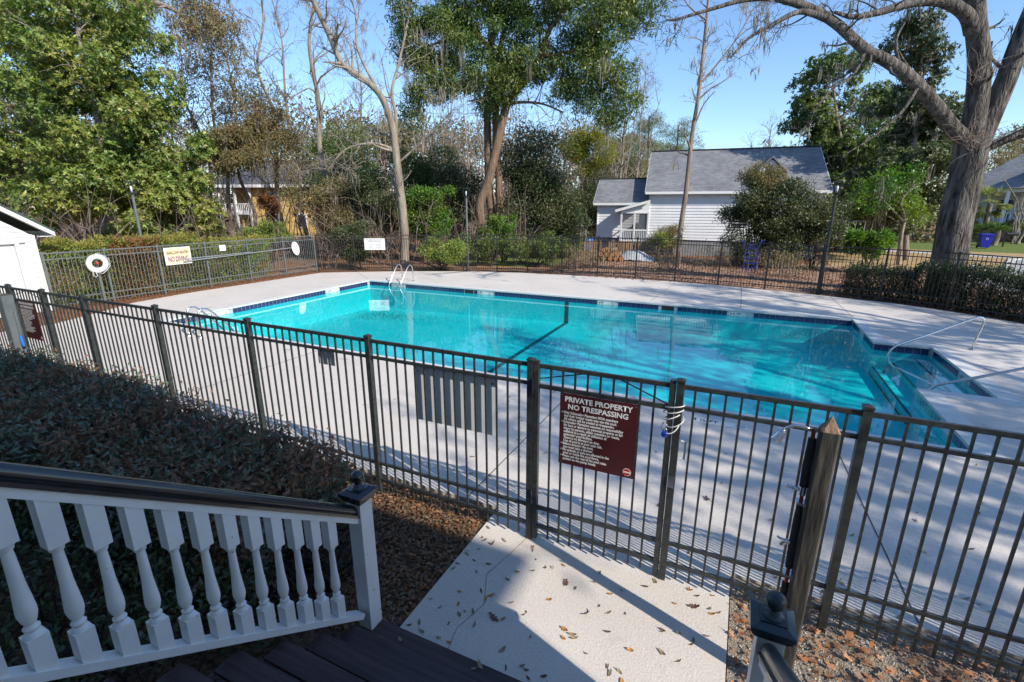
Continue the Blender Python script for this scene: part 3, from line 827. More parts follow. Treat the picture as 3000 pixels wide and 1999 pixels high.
fence_run('picket_fence', leftp, M['fence_grey_lit'], 'grey metal picket fence holding the shallow water sign and the net pole', h=1.80, rails=(1.785,1.60,0.36,0.16))
farp = [(-19.25,17.92),(-17.70,18.88),(-16.06,19.72),(-14.42,20.50),(-12.74,21.20),(-11.15,21.85),(-9.65,22.25),(-7.9,22.42),(-6.13,22.48),(-4.32,22.40),(-2.57,22.28),(-0.79,22.02),(0.96,21.58),(2.70,21.10)]
fence_run('picket_fence', farp, M['fence_back'], 'dark brown metal picket fence curving behind the far pool edge', h=1.80, rails=(1.785,1.60,0.36,0.16))
farp2 = [(2.76,21.07),(4.48,20.42),(6.10,19.55),(7.45,18.40),(8.6,17.05),(9.6,15.5)]
fence_run('picket_fence', farp2, M['fence_back'], 'dark metal picket fence before the shaded shrubs and the big oak', h=1.80, rails=(1.785,1.60,0.36,0.16))

def gate(xa, xb, label, n, hinge_left=True):
    root = empty('gate', (xa,FY,0)); tag(root, label, 'gate', 'gates in the near fence')
    w = 0.046
    for x, nm in ((xa+w/2,'stile'),(xb-w/2,'stile')):
        build(nm, MB().box(x-w/2,FY-w/2,0.03,x+w/2,FY+w/2,1.862), M['fence'], root)
    for k, z in enumerate((R1,R2-0.01,R3,R4)):
        rh = 0.036
        build('rail', MB().box(xa+w,FY-0.0135,z-rh,xb-w,FY+0.0135,z), M['fence'], root)
    L = xb-xa-2*w; st = L/(n+1)
    for i in range(1, n+1):
        o = link('picket', picket_mesh(M['fence'], R1-0.014, 0.045), root); o.location = Vector((xa+w+st*i-xa, 0, 0))
    return root
g1 = gate(P7+0.036, P8-0.036, 'dark picket gate carrying the readable private property sign, beside the wooden shower post', 9)
rb = MB()
ya = FY+0.018
rb.tube([on_y(1580,1109,ya), on_y(1719,1095.5,ya)], 0.006, 6); rb.tube([on_y(1800,1103,ya), on_y(1962,1187,ya)], 0.006, 6)
buildS('brace_rod', rb, M['black'], g1)
hg = MB()
for z in (1.62,0.50): hg.box(P7+0.02,FY-0.036,z-0.07,P7+0.06,FY-0.0265,z+0.07); hg.tube([(P7+0.033,FY-0.04,z-0.08),(P7+0.033,FY-0.04,z+0.08)],0.008,8)
buildS('hinge', hg, M['black'], g1)
lt = MB()
lt.tube([(P8+0.04,FY+0.045,1.33),(P8+0.075,FY+0.05,1.33),(P8+0.075,FY+0.05,1.17),(P8+0.04,FY+0.045,1.17)],0.009,8)
build('pull_handle', lt, M['cable'], g1)
lb = MB().box(P8-0.024,FY-0.036,0.93,P8+0.022,FY-0.0285,1.04)
build('latch_plate', lb, M['steel'], g1)
g2 = gate(-11.43, -10.32, 'dark picket gate seen edge-on at the far left, with a small unreadable brown sign', 9)
rb = MB(); rb.tube([(-11.38,FY+0.018,1.69),(-10.9,FY+0.018,1.80),(-10.38,FY+0.018,1.68)],0.006,6)
buildS('brace_rod', rb, M['black'], g2)

# private property signs
TXT1 = 'PRIVATE PROPERTY\nNO TRESPASSING'
TXT2 = ('• Only Schieveling Plantation HOA members\n   and their invited guests may use this pool.\n   All others will be treated as trespassers.\n'
        '• Schieveling Plantation assumes no responsibility\n   for loss or damage to personal property or for\n   injury to persons, either members or guests,\n   suffered as a result of utilization of\n   swimming pool facilites.\n   There is no lifeguard on duty.\n   Use of pool is at your own risk.\n'
        '• Before entering the pool,\n   you must take a shower.\n• No animals or pets are allowed in the\n   pool or inside the pool fence.\n• Please see the rest of the pool rules\n   posted on the pump house.')
def rules_sign(x0, x1, z0, z1, label):
    y = FY-0.030
    root = empty('rules_sign', ((x0+x1)/2, y, z0)); tag(root, label, 'sign', 'brown pool rules signs')
    build('panel', MB().box(x0,y-0.002,z0,x1,y+0.002,z1), M['sign_brown'], root)
    W = x1-x0; k = W/0.675
    put_text('heading', TXT1, 0.067*k, ((x0+x1)/2, y-0.002, z1-0.075*k), (1,0,0), (0,0,1), M['sign_white'], root, bold=0.0022*k, align='CENTER', line=1.02)
    put_text('rules_text', TXT2, 0.0345*k, (x0+0.018*k, y-0.002, z1-0.190*k), (1,0,0), (0,0,1), M['sign_white'], root, bold=0.0012*k, line=0.87, sx=0.80)
    ob = MB(); cc = Vector((x1-0.055*k, y-0.0035, z0+0.055*k)); r = 0.038*k
    ob.v = [tuple(cc+Vector((math.cos(a)*r,0,math.sin(a)*r))) for a in [math.pi/8+i*math.pi/4 for i in range(8)]]; ob.face(list(range(8)))
    build('stop_emblem', ob, M['sign_white'], root)
    ob = MB(); r = 0.033*k; cc = cc+Vector((0,-0.0015,0))
    ob.v = [tuple(cc+Vector((math.cos(a)*r,0,math.sin(a)*r))) for a in [math.pi/8+i*math.pi/4 for i in range(8)]]; ob.face(list(range(8)))
    build('stop_emblem', ob, M['sign_red'], root)
    build('emblem_band', MB().box(cc.x-0.031*k,cc.y-0.0015,cc.z-0.006*k,cc.x+0.031*k,cc.y-0.001,cc.z+0.006*k), M['sign_white'], root)
    bo = MB()
    for a in (x0+0.02, x1-0.02):
        for z in (z0+0.02, z1-0.02): bo.lathe([(0.006,0),(0.006,0.004),(0.003,0.006)], (a,y-0.006,z), 8)
    buildS('bolt', bo, M['steel'], root)
    return root
rules_sign(-1.300,-0.625,0.927,1.612, 'brown sign reading private property no trespassing on the near gate')
rules_sign(-11.157,-10.583,0.965,1.632, 'small brown rules sign on the gate at the left picture edge')
def back_panel(x0,x1,z0,z1,label):
    y = FY+0.035
    root = empty('sign_backing', ((x0+x1)/2,y,z0)); tag(root, label, 'sign')
    build('panel', MB().box(x0,y,z0,x1,y+0.004,z1), M['panel_grey'], root)
    b = MB()
    for a in (x0+0.03, x1-0.03): b.box(a-0.008,FY+0.012,z1-0.06,a+0.008,y,z1-0.045)
    buildS('bracket', b, M['steel'], root)
back_panel(-2.893,-1.970,1.013,1.612,'large grey back of a sign hung behind the near pickets')
back_panel(-4.254,-4.006,1.442,1.612,'small grey back of a sign hung behind the near pickets')

# cable lock between gate and latch post
root = empty('cable_lock', (P8-0.03,FY,1.45)); tag(root, 'white coiled cable with a round blue padlock wrapped round the gate and latch post', 'lock')
cab = MB(); pts = []
for i in range(90):
    t = i/89*4.6*2*math.pi
    k = i/89
    rx = 0.074 + 0.012*math.sin(t*0.7); 
    dr = 0.055*max(0.0,k-0.35)
    pts.append((P8-0.035+rx*math.cos(t)*(1.05-0.30*k)+0.02*math.sin(t*0.37), FY-0.060*math.sin(t)-0.02*k, 1.66-0.20*k+(0.012+dr)*math.sin(t+0.8+2.2*k)))
cab.tube(pts, 0.0052, 6)
build('cable', cab, M['cable'], root, smooth=True)
lp = MB(); c0 = Vector((P8-0.082,FY-0.062,1.415))
lp.tube([c0+Vector((0,-0.014,0)), c0+Vector((0,-0.010,0)), c0+Vector((0,0.012,0)), c0+Vector((0,0.016,0))], [0.022,0.027,0.027,0.022], 18)
build('padlock_body', lp, M['lock_blue'], root, smooth='auto')
sh = MB(); sh.tube([c0+Vector((math.cos(a)*0.016,0,0.02+math.sin(a)*0.030)) for a in [i*math.pi/8 for i in range(9)]], 0.0045, 8)
build('shackle', sh, M['steel'], root, smooth=True)

# ================================================================== SHOWER POST
def square_post(name_parent, cx, cy, w, h, tip, mat, mat_tip):
    mb = MB(); a = w/2
    n = 10
    ring = []
    for i in range(n+1):
        z = -0.1 + (h+0.1)*i/n
        jx = 0.002*math.sin(i*2.1); jy = 0.002*math.cos(i*1.7)
        b = len(mb.v)
        c = 0.010
        for x, y in ((-a+c,-a),(a-c,-a),(a,-a+c),(a,a-c),(a-c,a),(-a+c,a),(-a,a-c),(-a,-a+c)): mb.v.append((cx+x+jx,cy+y+jy,z))
        ring.append(b)
    for i in range(n):
        for j in range(8): mb.face([ring[i]+j, ring[i]+(j+1)%8, ring[i+1]+(j+1)%8, ring[i+1]+j])
    mb.face([ring[0]+j for j in range(8)][::-1])
    mb.cur = 1
    t = len(mb.v); mb.v.append((cx+0.004,cy,h+tip))
    for j in range(8): mb.face([ring[n]+j, ring[n]+(j+1)%8, t])
    return build('post', mb, [mat, mat_tip], name_parent)
sx, sy = 0.570, 3.06
sp = empty('shower_post', (sx,sy,0)); tag(sp, 'weathered pointed wooden shower post with chrome shower head and red pipe', 'shower')
square_post(sp, sx, sy, 0.098, 1.945, 0.088, M['post_wood'], M['post_raw'])
pxx = sx-0.075
build('pipe', MB().tube([(pxx,sy,-0.05),(pxx,sy,1.93)],0.0115,10), M['copper'], sp, smooth='auto')
fo = MB()
fo.tube([(pxx,sy,1.56),(pxx-0.003,sy,1.70),(pxx+0.001,sy,1.82),(pxx,sy,1.875)],[0.024,0.025,0.024,0.022],10)
fo.tube([(pxx,sy,0.98),(pxx-0.002,sy,1.15),(pxx,sy,1.33),(pxx,sy,1.42)],[0.022,0.024,0.023,0.020],10)
fo.tube([(pxx,sy,0.30),(pxx-0.004,sy,0.60),(pxx,sy,0.86)],[0.022,0.024,0.021],10)
buildS('foam_sleeve', fo, M['foam'], sp, smooth='auto')
arm = MB(); arm.tube([(pxx,sy,1.928),(pxx-0.05,sy,1.938),(pxx-0.10,sy,1.938),(pxx-0.135,sy-0.004,1.918),(pxx-0.155,sy-0.006,1.892)],0.0095,10)
build('shower_arm', arm, M['chrome'], sp, smooth=True)
hd = MB(); hd.tube([(pxx-0.150,sy-0.006,1.898),(pxx-0.158,sy-0.008,1.888),(pxx-0.168,sy-0.01,1.868),(pxx-0.185,sy-0.014,1.835),(pxx-0.188,sy-0.015,1.829)],[0.014,0.021,0.024,0.031,0.027],18)
build('shower_head', hd, M['chrome'], sp, smooth='auto')
va = MB()
va.tube([(pxx,sy,1.50),(pxx,sy,1.56)],0.017,12); va.tube([(pxx,sy,1.53),(pxx-0.03,sy-0.004,1.536),(pxx-0.055,sy-0.006,1.541)],[0.012,0.010,0.013],10)
va.tube([(pxx-0.055,sy-0.03,1.545),(pxx-0.055,sy+0.02,1.541)],0.007,8); va.tube([(pxx-0.05,sy-0.006,1.541),(pxx-0.09,sy-0.006,1.548)],[0.012,0.013],10)
build('valve', va, M['chrome'], sp, smooth='auto')
fa = MB()
fa.tube([(pxx,sy,1.155),(pxx-0.03,sy-0.004,1.163),(pxx-0.055,sy-0.006,1.158),(pxx-0.066,sy-0.008,1.132)],[0.013,0.014,0.014,0.012],12)
for k in range(3): fa.tube([(pxx-0.038-0.006*k,sy-0.005,1.158),(pxx-0.041-0.006*k,sy-0.005,1.158)],0.019,12)
fa.tube([(pxx-0.045,sy-0.02,1.178),(pxx-0.082,sy-0.02,1.186),(pxx-0.092,sy-0.018,1.193)],[0.005,0.008,0.007],8)
build('faucet', fa, M['chrome'], sp, smooth='auto')
stp = MB()
for z in (1.45,0.93): stp.box(pxx-0.026,sy-0.03,z-0.008,sx-0.04,sy+0.03,z+0.008)
buildS('pipe_strap', stp, M['steel'], sp)
# second post at the far-left gate with a hose nozzle
wp2 = empty('shower_post', (-10.62,3.45,0)); tag(wp2, 'grey wooden post at the left picture edge beside the far gate', 'shower')
square_post(wp2, -10.66, 3.45, 0.15, 1.80, 0.035, M['lamp_pole'], M['post_wood'])
build('pipe', MB().tube([(-10.47,3.45,0),(-10.47,3.45,1.55)],0.022,10), M['lamp_pole'], wp2, smooth='auto')
nz = MB(); nz.tube([(-10.42,3.42,1.16),(-10.405,3.42,1.05),(-10.39,3.42,0.98)],[0.02,0.026,0.014],10)
build('hose_nozzle', nz, M['blue_plastic'], wp2, smooth='auto')

# ================================================================== STAIRS AND BALUSTRADES
TX0, TX1 = -2.145, 0.275
RISE, RUN, T0Z, T0Y = 0.19, 0.26, 0.17, 2.245
st = empty('porch_stairs', (-0.93,1.2,0)); tag(st, 'dark brown painted wooden steps going down to the concrete path', 'stairs')
for k in range(8):
    z = T0Z+RISE*k; yf = T0Y-RUN*k
    xa = TX0-(0.10 if k == 0 else 0.02)
    xb = TX1+(0.10 if k == 0 else 0.02)
    for j in range(2):
        y1 = yf-0.146*j; y0 = y1-0.140
        build('tread_board', MB().box(xa,y0,z-0.036,xb,y1,z-0.002*(j)), M['tread'], st, bevel=0.004)
    build('riser', MB().box(TX0+0.01,yf-0.06,z-RISE+0.004,TX1-0.01,yf-0.035,z-0.038), M['tread'], st)
sm = MB()
for x in (TX0+0.002, TX1-0.042):
    sm.prism([(T0Y-0.05,0.0),(T0Y-0.05,0.10),(T0Y-RUN*7.9,T0Z+RISE*7.5-0.04),(T0Y-RUN*7.9,0.0)], x, x+0.04, axis='x')
buildS('stringer', sm, M['tread'], st)

def rail_z(y): return 1.325+0.733*(1.978-y)
def low_z(y): return 0.513+0.742*(1.872-y)
def newel(parent, cx, cy, paint_cap):
    w = 0.117
    a = w/2
    build('newel_post', MB().box(cx-a,cy-a,T0Z,cx+a,cy+a,1.245), M['white'], parent, bevel=0.003)
    cap = MB()
    for s, z0, z1 in ((0.150,1.236,1.252),(0.172,1.252,1.272),(0.190,1.272,1.300)):
        cap.box(cx-s/2,cy-s/2,z0,cx+s/2,cy+s/2,z1)
    cp = build('newel_cap', cap, paint_cap, parent, bevel=0.004)
    t = MB(); s = 0.190/2; b = 0.120/2
    t.v = [(cx-s,cy-s,1.3),(cx+s,cy-s,1.3),(cx+s,cy+s,1.3),(cx-s,cy+s,1.3),(cx-b,cy-b,1.314),(cx+b,cy-b,1.314),(cx+b,cy+b,1.314),(cx-b,cy+b,1.314)]
    for q in ((0,1,5,4),(1,2,6,5),(2,3,7,6),(3,0,4,7),(4,5,6,7),(0,3,2,1)): t.face(list(q))
    t.box(cx-b*0.92,cy-b*0.92,1.31,cx+b*0.92,cy+b*0.92,1.320)
    build('cap_top', t, paint_cap, cp)
    pr = [(0.048,1.318),(0.046,1.326),(0.036,1.332),(0.030,1.340),(0.033,1.346),(0.028,1.352),(0.020,1.358),(0.019,1.364)]
    zb = 1.402
    for i in range(1, 13):
        th = -math.pi/2+0.42+(math.pi-0.42)*i/12
        pr.append((max(0.0006,0.046*math.cos(th)), zb+0.046*math.sin(th)))
    build('ball_finial', MB().lathe(pr,(cx,cy,0),28), paint_cap, cp, smooth='auto')
def handrail_profile(w=0.078, h=0.075):
    p = []
    for a in range(0, 181, 20):
        t = math.radians(a); p.append((0.036*math.cos(t), 0.040+0.034*math.sin(t)))
    p += [(-0.036,0.030),(-0.030,0.022),(-0.046,0.016),(-0.046,0.0),(0.046,0.0),(0.046,0.016),(0.030,0.022),(0.036,0.030)]
    return p
def sloped(profile, cx, y0, z0, y1, z1, mat, name, parent, smooth=False):
    mb = MB(); k = len(profile); d = Vector((0,y1-y0,z1-z0)).normalized(); u = Vector((1,0,0)).cross(d)
    if u.z < 0: u = -u
    for y, z in ((y0,z0),(y1,z1)):
        for a, b in profile: mb.v.append(tuple(Vector((cx+a,y,z))+u*b))
    for i in range(k): mb.face([i,(i+1)%k,k+(i+1)%k,k+i])
    mb.face(list(range(k))[::-1]); mb.face(list(range(k,2*k)))
    return build(name, mb, mat, parent, smooth=smooth)
def baluster(cx, cy, zb, zt, slope, parent):
    """square foot and head blocks cut to the rake, turned middle"""
    mb = MB(); a = 0.032; Q_ = 1.36
    def block(zl, zh, slo_l, slo_h, cut_l=0, cut_h=0):
        b = len(mb.v)
        for base, sl, ct in ((zl,slo_l,cut_l),(zh,slo_h,cut_h)):
            for x, y in ((-a,-a),(a,-a),(a,a),(-a,a)): mb.v.append((cx+x*(1-ct),cy+y*(1-ct),base+(-sl*y)))
        for q in ((0,3,2,1),(4,5,6,7),(0,1,5,4),(1,2,6,5),(2,3,7,6),(3,0,4,7)): mb.face([b+i for i in q])
    H = zt-zb
    f1 = zb+0.155; h0 = zt-0.195
    block(zb, f1, slope, 0); block(h0, zt, 0, slope)
    t = [(0.0232,0.0),(0.0225,0.006),(0.0165,0.016),(0.0135,0.020),(0.0185,0.030),(0.0190,0.036),(0.0135,0.044),(0.0120,0.050)]
    m = h0-f1
    prof = [(r, z) for r, z in t] + [(0.0175,0.066),(0.0218,0.092),(0.0220,0.115),(0.0195,0.16),(0.0160,0.22),(0.0135,m-0.06),(0.0122,m-0.030),(0.0170,m-0.024),(0.0175,m-0.016),(0.0225,m-0.004),(0.0232,m)]
    k0 = len(mb.f)
    mb.lathe([(r*Q_, z+f1) for r, z in prof], (cx,cy,0), 16)
    o = build('baluster', mb, M['white'], parent, smooth='auto')
    return o
def balustrade(cx, ymin, yn, label, cap_mat, rail_mat):
    root = empty('balustrade', (cx,yn,0)); tag(root, label, 'railing', 'stair railings')
    newel(root, cx, yn, cap_mat)
    y1 = yn-0.0585
    sloped(handrail_profile(), cx, ymin, rail_z(ymin)-0.074/math.cos(0.633), y1, rail_z(y1)-0.074/math.cos(0.633), rail_mat, 'handrail', root, smooth='auto')
    sub = [(-0.036,0),(0.036,0),(0.036,0.036),(-0.036,0.036)]
    zs = lambda y: rail_z(y)-0.074/math.cos(0.633)-0.046
    sloped(sub, cx, ymin, zs(ymin), y1, zs(y1), M['white'], 'upper_rail', root)
    low = [(-0.042,-0.036),(0.042,-0.036),(0.042,0),(-0.042,0)]
    sloped(low, cx, ymin, low_z(ymin), y1-0.03, low_z(y1-0.03), M['white'], 'lower_rail', root)
    y = 1.905-0.0
    while y > ymin+0.05:
        baluster(cx, y, low_z(y)-0.002, zs(y)+0.002, 0.738, root)
        y -= 0.1248
    return root
balustrade(-2.203, 0.15, 2.187, 'white turned balustrade with black handrail beside the dark hedge', M['black'], M['black'])
rr = balustrade(0.330, 0.10, 2.195, 'white newel and dark green handrail end at the bottom right edge', M['green_black'], M['green_black'])

# unseen building behind the viewer, placed and sized to shade the stairs and hedge
ch = empty('unseen_building', (-7,-5,0)); tag(ch, 'unseen tall white building behind the viewer, shaped to shade the stairs and hedge', 'building')
ze = 9.0; ye = 3.54-0.4705*ze; xe = -1.59+1.3595*ze  # tall eave chosen to leave more open sky over stairs and hedge
build('landing', MB().box(-3.0,-1.15,1.45,1.2,0.12,1.62), M['tread'], ch)
build('wall', MB().box(-24,-9,0,xe-0.35,-1.2,ze-0.13), M['white_clean'], ch)
build('roof', MB().prism([(-9.6,ze-0.1),(ye,ze-0.12),(ye,ze),(-5.0,ze+2.2),(-9.6,ze)], -24.4, xe, axis='x'), M['roof_dark'], ch)
for i in range(8):
    x = -20.5+i*3.9
    for z in (2.0,5.4):
        w_ = build('window', MB().box(x-0.65,-1.19,z-0.08,x+0.65,-1.14,z+1.9), M['white_clean'], ch); build('pane', MB().box(x-0.55,-1.139,z,x+0.55,-1.13,z+1.8), M['glass'], w_)

# ================================================================== THINGS ON AND BY THE FENCES
# shallow water sign
root = empty('warning_sign', (-19.31,11.28,1.06)); tag(root, 'cream sign reading shallow water no diving on the grey fence', 'sign')
build('frame', MB().box(-19.322,10.805,1.05,-19.312,11.765,1.685), M['sign_white'], root)
build('panel', MB().box(-19.311,10.845,1.09,-19.308,11.725,1.645), M['sign_cream'], root)
put_text('lettering', 'SHALLOW WATER', 0.155, (-19.308,11.285,1.435), (0,1,0), (0,0,1), M['ink'], root, bold=0.004, align='CENTER', sx=0.60)
put_text('lettering', 'NO DIVING', 0.27, (-19.308,11.285,1.16), (0,1,0), (0,0,1), M['ink_purple'], root, bold=0.006, align='CENTER', sx=0.53)
# small notice
root = empty('notice_sign', (-19.31,13.09,1.41)); tag(root, 'small white notice on the grey fence right of the shallow water sign', 'sign')
build('panel', MB().box(-19.318,12.955,1.41,-19.312,13.22,1.64), M['sign_white'], root)
nl = MB()
for z in (1.50,1.53): nl.box(-19.311,13.0,z,-19.309,13.17,z+0.012)
buildS('printed_lines', nl, M['ink_grey'], root)
# notice on the far fence
a = Vector((-17.05,18.98,0)); b = Vector((-16.15,19.44,0)); d = (b-a).normalized(); nrm = Vector((d.y,-d.x,0))
a = a + nrm*0.16; b = b + nrm*0.16
root = empty('notice_sign', tuple((a+b)/2+Vector((0,0,1.08)))); tag(root, 'white printed notice on the far fence left of the chrome ladder', 'sign')
zz = Vector((0,0,1))
build('panel', MB().cbox((a+b)/2+zz*1.36, ((b-a).length,0.006,0.56), Matrix((d,-nrm,zz)).transposed()), M['sign_white'], root)
put_text('lettering', 'NO LIFEGUARD ON DUTY\nSWIM AT OWN RISK', 0.085, (a+b)/2+zz*1.54+nrm*0.004, d, (0,0,1), M['ink_grey'], root, bold=0.002, align='CENTER', line=0.9, sx=0.8)
pl = MB()
for i in range(4):
    for s, w in ((0.2,0.2),(0.55,0.3)):
        p = a + d*((b-a).length*s) + zz*(1.32-0.055*i) + nrm*0.0055
        pl.quad(p, p+d*w*0.9, p+d*w*0.9+zz*0.02, p+zz*0.02)
buildS('printed_lines', pl, M['ink_grey'], root)
sb = MB(); sb.beam((a+b)/2+zz*1.5-nrm*0.005, (a+b)/2+zz*1.5-nrm*0.17, 0.05, 0.02); sb.beam((a+b)/2+zz*1.2-nrm*0.005, (a+b)/2+zz*1.2-nrm*0.17, 0.05, 0.02)
buildS('bracket', sb, M['steel'], root)

# life ring on its post
root = empty('life_ring', (-19.16,8.62,0)); tag(root, 'white life ring with rope on a grey post by the pump house', 'life ring')
build('post', MB().box(-19.25,8.59,-0.03,-19.20,8.65,1.62), M['fence_grey_lit'], root)
tor = MB(); n1, n2 = 28, 10
for i in range(n1):
    A = 2*math.pi*i/n1
    for j in range(n2):
        B = 2*math.pi*j/n2
        r = 0.235+0.085*math.cos(B)
        tor.v.append((-19.15+0.055*math.sin(B), 8.61+r*math.cos(A), 1.36+r*math.sin(A)*0.95))
for i in range(n1):
    for j in range(n2): tor.face([i*n2+j,((i+1)%n1)*n2+j,((i+1)%n1)*n2+(j+1)%n2,i*n2+(j+1)%n2])
build('ring', tor, M['sign_white'], root, smooth=True)
build('back_board', MB().lathe([(0.17,0),(0.17,0.02)],(0,0,0),20), M['ink_grey'], root).matrix_local = Matrix.Translation(Vector((-19.20,8.61,1.36))-Vector(root.location)) @ Matrix.Rotation(math.pi/2,4,'Y')
bpy.context.view_layer.update()
rp = MB(); rp.tube([(-19.09+0.01*math.sin(i), 8.61+0.33*math.cos(i*0.35), 1.36+(0.31+0.03*math.sin(i*1.9))*math.sin(i*0.35)) for i in range(19)], 0.010, 6)
rp.tube([(-19.1,8.42,1.12),(-19.1,8.40,1.0),(-19.1,8.46,0.93),(-19.1,8.52,0.97),(-19.1,8.50,1.08)], 0.011, 6)
build('rope', rp, M['cable'], root, smooth=True)
bu = MB(); bu.lathe([(0.001,-0.05),(0.035,-0.035),(0.045,0),(0.035,0.035),(0.001,0.05)],(-19.12,8.60,1.37),12)
build('float', bu, M['red_plastic'], root, smooth=True)
# skimmer net on a pole
root = empty('pool_net', (-19.24,13.9,1.1)); tag(root, 'long aluminium pole with a white skimmer net hung along the grey fence', 'net')
pn = MB(); pn.tube([(-19.24,11.40,1.145),(-19.24,13.9,1.21),(-19.24,16.42,1.285)],0.018,8); pn.tube([(-19.20,11.62,1.24),(-19.20,14.3,1.262)],0.015,8)
build('pole', pn, M['aluminium'], root, smooth='auto')
nt = MB(); k = 16
for i in range(k):
    A = 2*math.pi*i/k; nt.v.append((-19.2,16.62+0.21*math.cos(A)-0.05*math.sin(A),1.24+0.32*math.sin(A)))
nt.v.append((-19.12,16.62,1.22)); 
for i in range(k): nt.face([i,(i+1)%k,k])
b0 = len(nt.v)
for i in range(k):
    A = 2*math.pi*i/k; nt.v.append((-19.215,16.62+0.21*math.cos(A)-0.05*math.sin(A),1.24+0.32*math.sin(A)))
nt.face([b0+i for i in range(k)][::-1])
for i in range(k): nt.face([i,(i+1)%k,b0+(i+1)%k,b0+i])
build('net', nt, M['sign_white'], root)
hk = MB()
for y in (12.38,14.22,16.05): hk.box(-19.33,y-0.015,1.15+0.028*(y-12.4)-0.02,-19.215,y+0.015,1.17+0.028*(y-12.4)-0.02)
buildS('hook', hk, M['fence_grey_lit'], root)

# lamp posts
def lamp(x, y, mat, label, h=4.05, rz=0.0):
    root = empty('lamp_post', (x,y,0)); tag(root, label, 'lamp', 'lamp posts round the pool')
    build('pole', MB().tube([(x,y,-0.05),(x,y,0.5),(x,y,h-0.42)],[0.055,0.052,0.045],12), mat, root, smooth='auto')
    build('base_plate', MB().lathe([(0.10,-0.03),(0.10,0.04),(0.06,0.08)],(x,y,0),12), mat, root)
    hd = MB()
    hd.box(x-0.13,y-0.13,h-0.045,x+0.13,y+0.13,h)
    hd.box(x-0.11,y-0.11,h-0.42,x+0.11,y+0.11,h-0.395)
    for a in (-0.105,0.105):
        for b in (-0.105,0.105): hd.box(x+a-0.008,y+b-0.008,h-0.40,x+a+0.008,y+b+0.008,h-0.04)
    build('lantern_frame', hd, M['lamp_pole_dark'], root)
    build('bulb', MB().lathe([(0.02,h-0.39),(0.03,h-0.30),(0.045,h-0.24),(0.03,h-0.18),(0.005,h-0.16)],(x,y,0),10), M['sign_white'], root, smooth=True)
    return root
lamp(-20.55,10.80,M['lamp_pole'],'tall grey lamp post behind the life ring fence')
lamp(-12.72,21.62,M['lamp_pole'],'tall lamp post beside the leaning twin-trunk tree')
lamp(2.84,21.55,M['lamp_pole_dark'],'tall dark lamp post in front of the shrub beside the white house')

# pool ladders
def ladder(xa, xb, yd, sgn, label):
    """deck feet at y=yd, rails arch towards the water (sgn: +1 water is towards +y)"""
    root = empty('pool_ladder', ((xa+xb)/2,yd,0)); tag(root, label, 'ladder', 'pool ladders')
    for x in (xa, xb):
        pts = [(x,yd,-0.02),(x,yd,0.40),(x,yd+sgn*0.02,0.56),(x,yd+sgn*0.08,0.67),(x,yd+sgn*0.17,0.715),(x,yd+sgn*0.27,0.69),(x,yd+sgn*0.38,0.60),(x,yd+sgn*0.62,0.32),(x,yd+sgn*0.86,0.02),(x,yd+sgn*0.93,-0.12),(x,yd+sgn*0.94,-0.6)]
        build('rail', MB().tube(pts,0.024,12), M['steel'], root, smooth=True)
        build('flange', MB().lathe([(0.055,0.0),(0.05,0.012),(0.03,0.02)],(x,yd,0.006),14), M['steel'], root)
    for z in (-0.30,-0.55): build('rung', MB().box(xa,yd+sgn*0.93-0.04,z-0.012,xb,yd+sgn*0.93+0.04,z+0.012), M['steel'], root)
ladder(-13.62,-13.02,17.36,-1,'chrome pool ladder at the far left corner of the pool')
ladder(-12.46,-12.02,7.20,1,'chrome pool ladder seen through the near fence pickets')
# grab rails at the steps
def grabrail(ya, yb, label, x0=3.36):
    root = empty('grab_rail', (5.03,yb,0)); tag(root, label, 'handrail', 'grab rails at the pool steps')
    prof = [(x0-0.02,-0.62),(x0,-0.16),(x0+0.05,-0.03),(x0+0.13,0.06),(4.0,0.30),(4.5,0.545),(4.86,0.72),(4.98,0.765),(5.06,0.755),(5.11,0.70),(5.11,0.62),(5.045,0.25),(5.03,-0.02)]
    pts = [(x, ya+(yb-ya)*(x-x0)/(5.03-x0), z) for x, z in prof]
    build('rail', MB().tube(pts,0.025,14), M['steel'], root, smooth=True)
    build('flange', MB().lathe([(0.065,0.0),(0.06,0.012),(0.035,0.02)],(5.03,yb,0.006),14), M['steel'], root)
grabrail(13.5,14.1,'curved chrome handrail at the far side of the pool steps')
grabrail(10.74,10.58,'chrome handrail at the near side of the pool steps, cut by the frame')

# ================================================================== VEGETATION TOOLS
def unit(a):
    return a/np.maximum(1e-9, np.linalg.norm(a, axis=-1, keepdims=True))
def leaf_quads(P, A, Nn, L, W, curl=0.12):
    """diamond leaves: base P, axis A, normal-ish Nn"""
    A = unit(A); B = unit(np.cross(A, Nn)); Nn = np.cross(B, A)
    L = L[:,None]; W = W[:,None]
    V = np.empty((len(P),4,3))
    V[:,0] = P
    V[:,1] = P + A*L*0.48 + B*W*0.5 + Nn*L*curl
    V[:,2] = P + A*L
    V[:,3] = P + A*L*0.48 - B*W*0.5 + Nn*L*curl
    return V.reshape(-1,3)
SUNV = np.array([sd.x,sd.y,sd.z])      # leaves turn to the light
def scatter_leaves(P, L, W, rg, out=None, droop=0.0, up=0.3):
    n = len(P)
    A = rg.normal(size=(n,3)); A[:,2] -= droop
    if out is not None: A += out*0.9
    Nn = rg.normal(size=(n,3)) + SUNV*0.7; Nn[:,2] += up*2.5
    l = L*rg.uniform(0.5,1.4,n); w = W*rg.uniform(0.7,1.2,n)
    return leaf_quads(P, A, Nn, l, w)
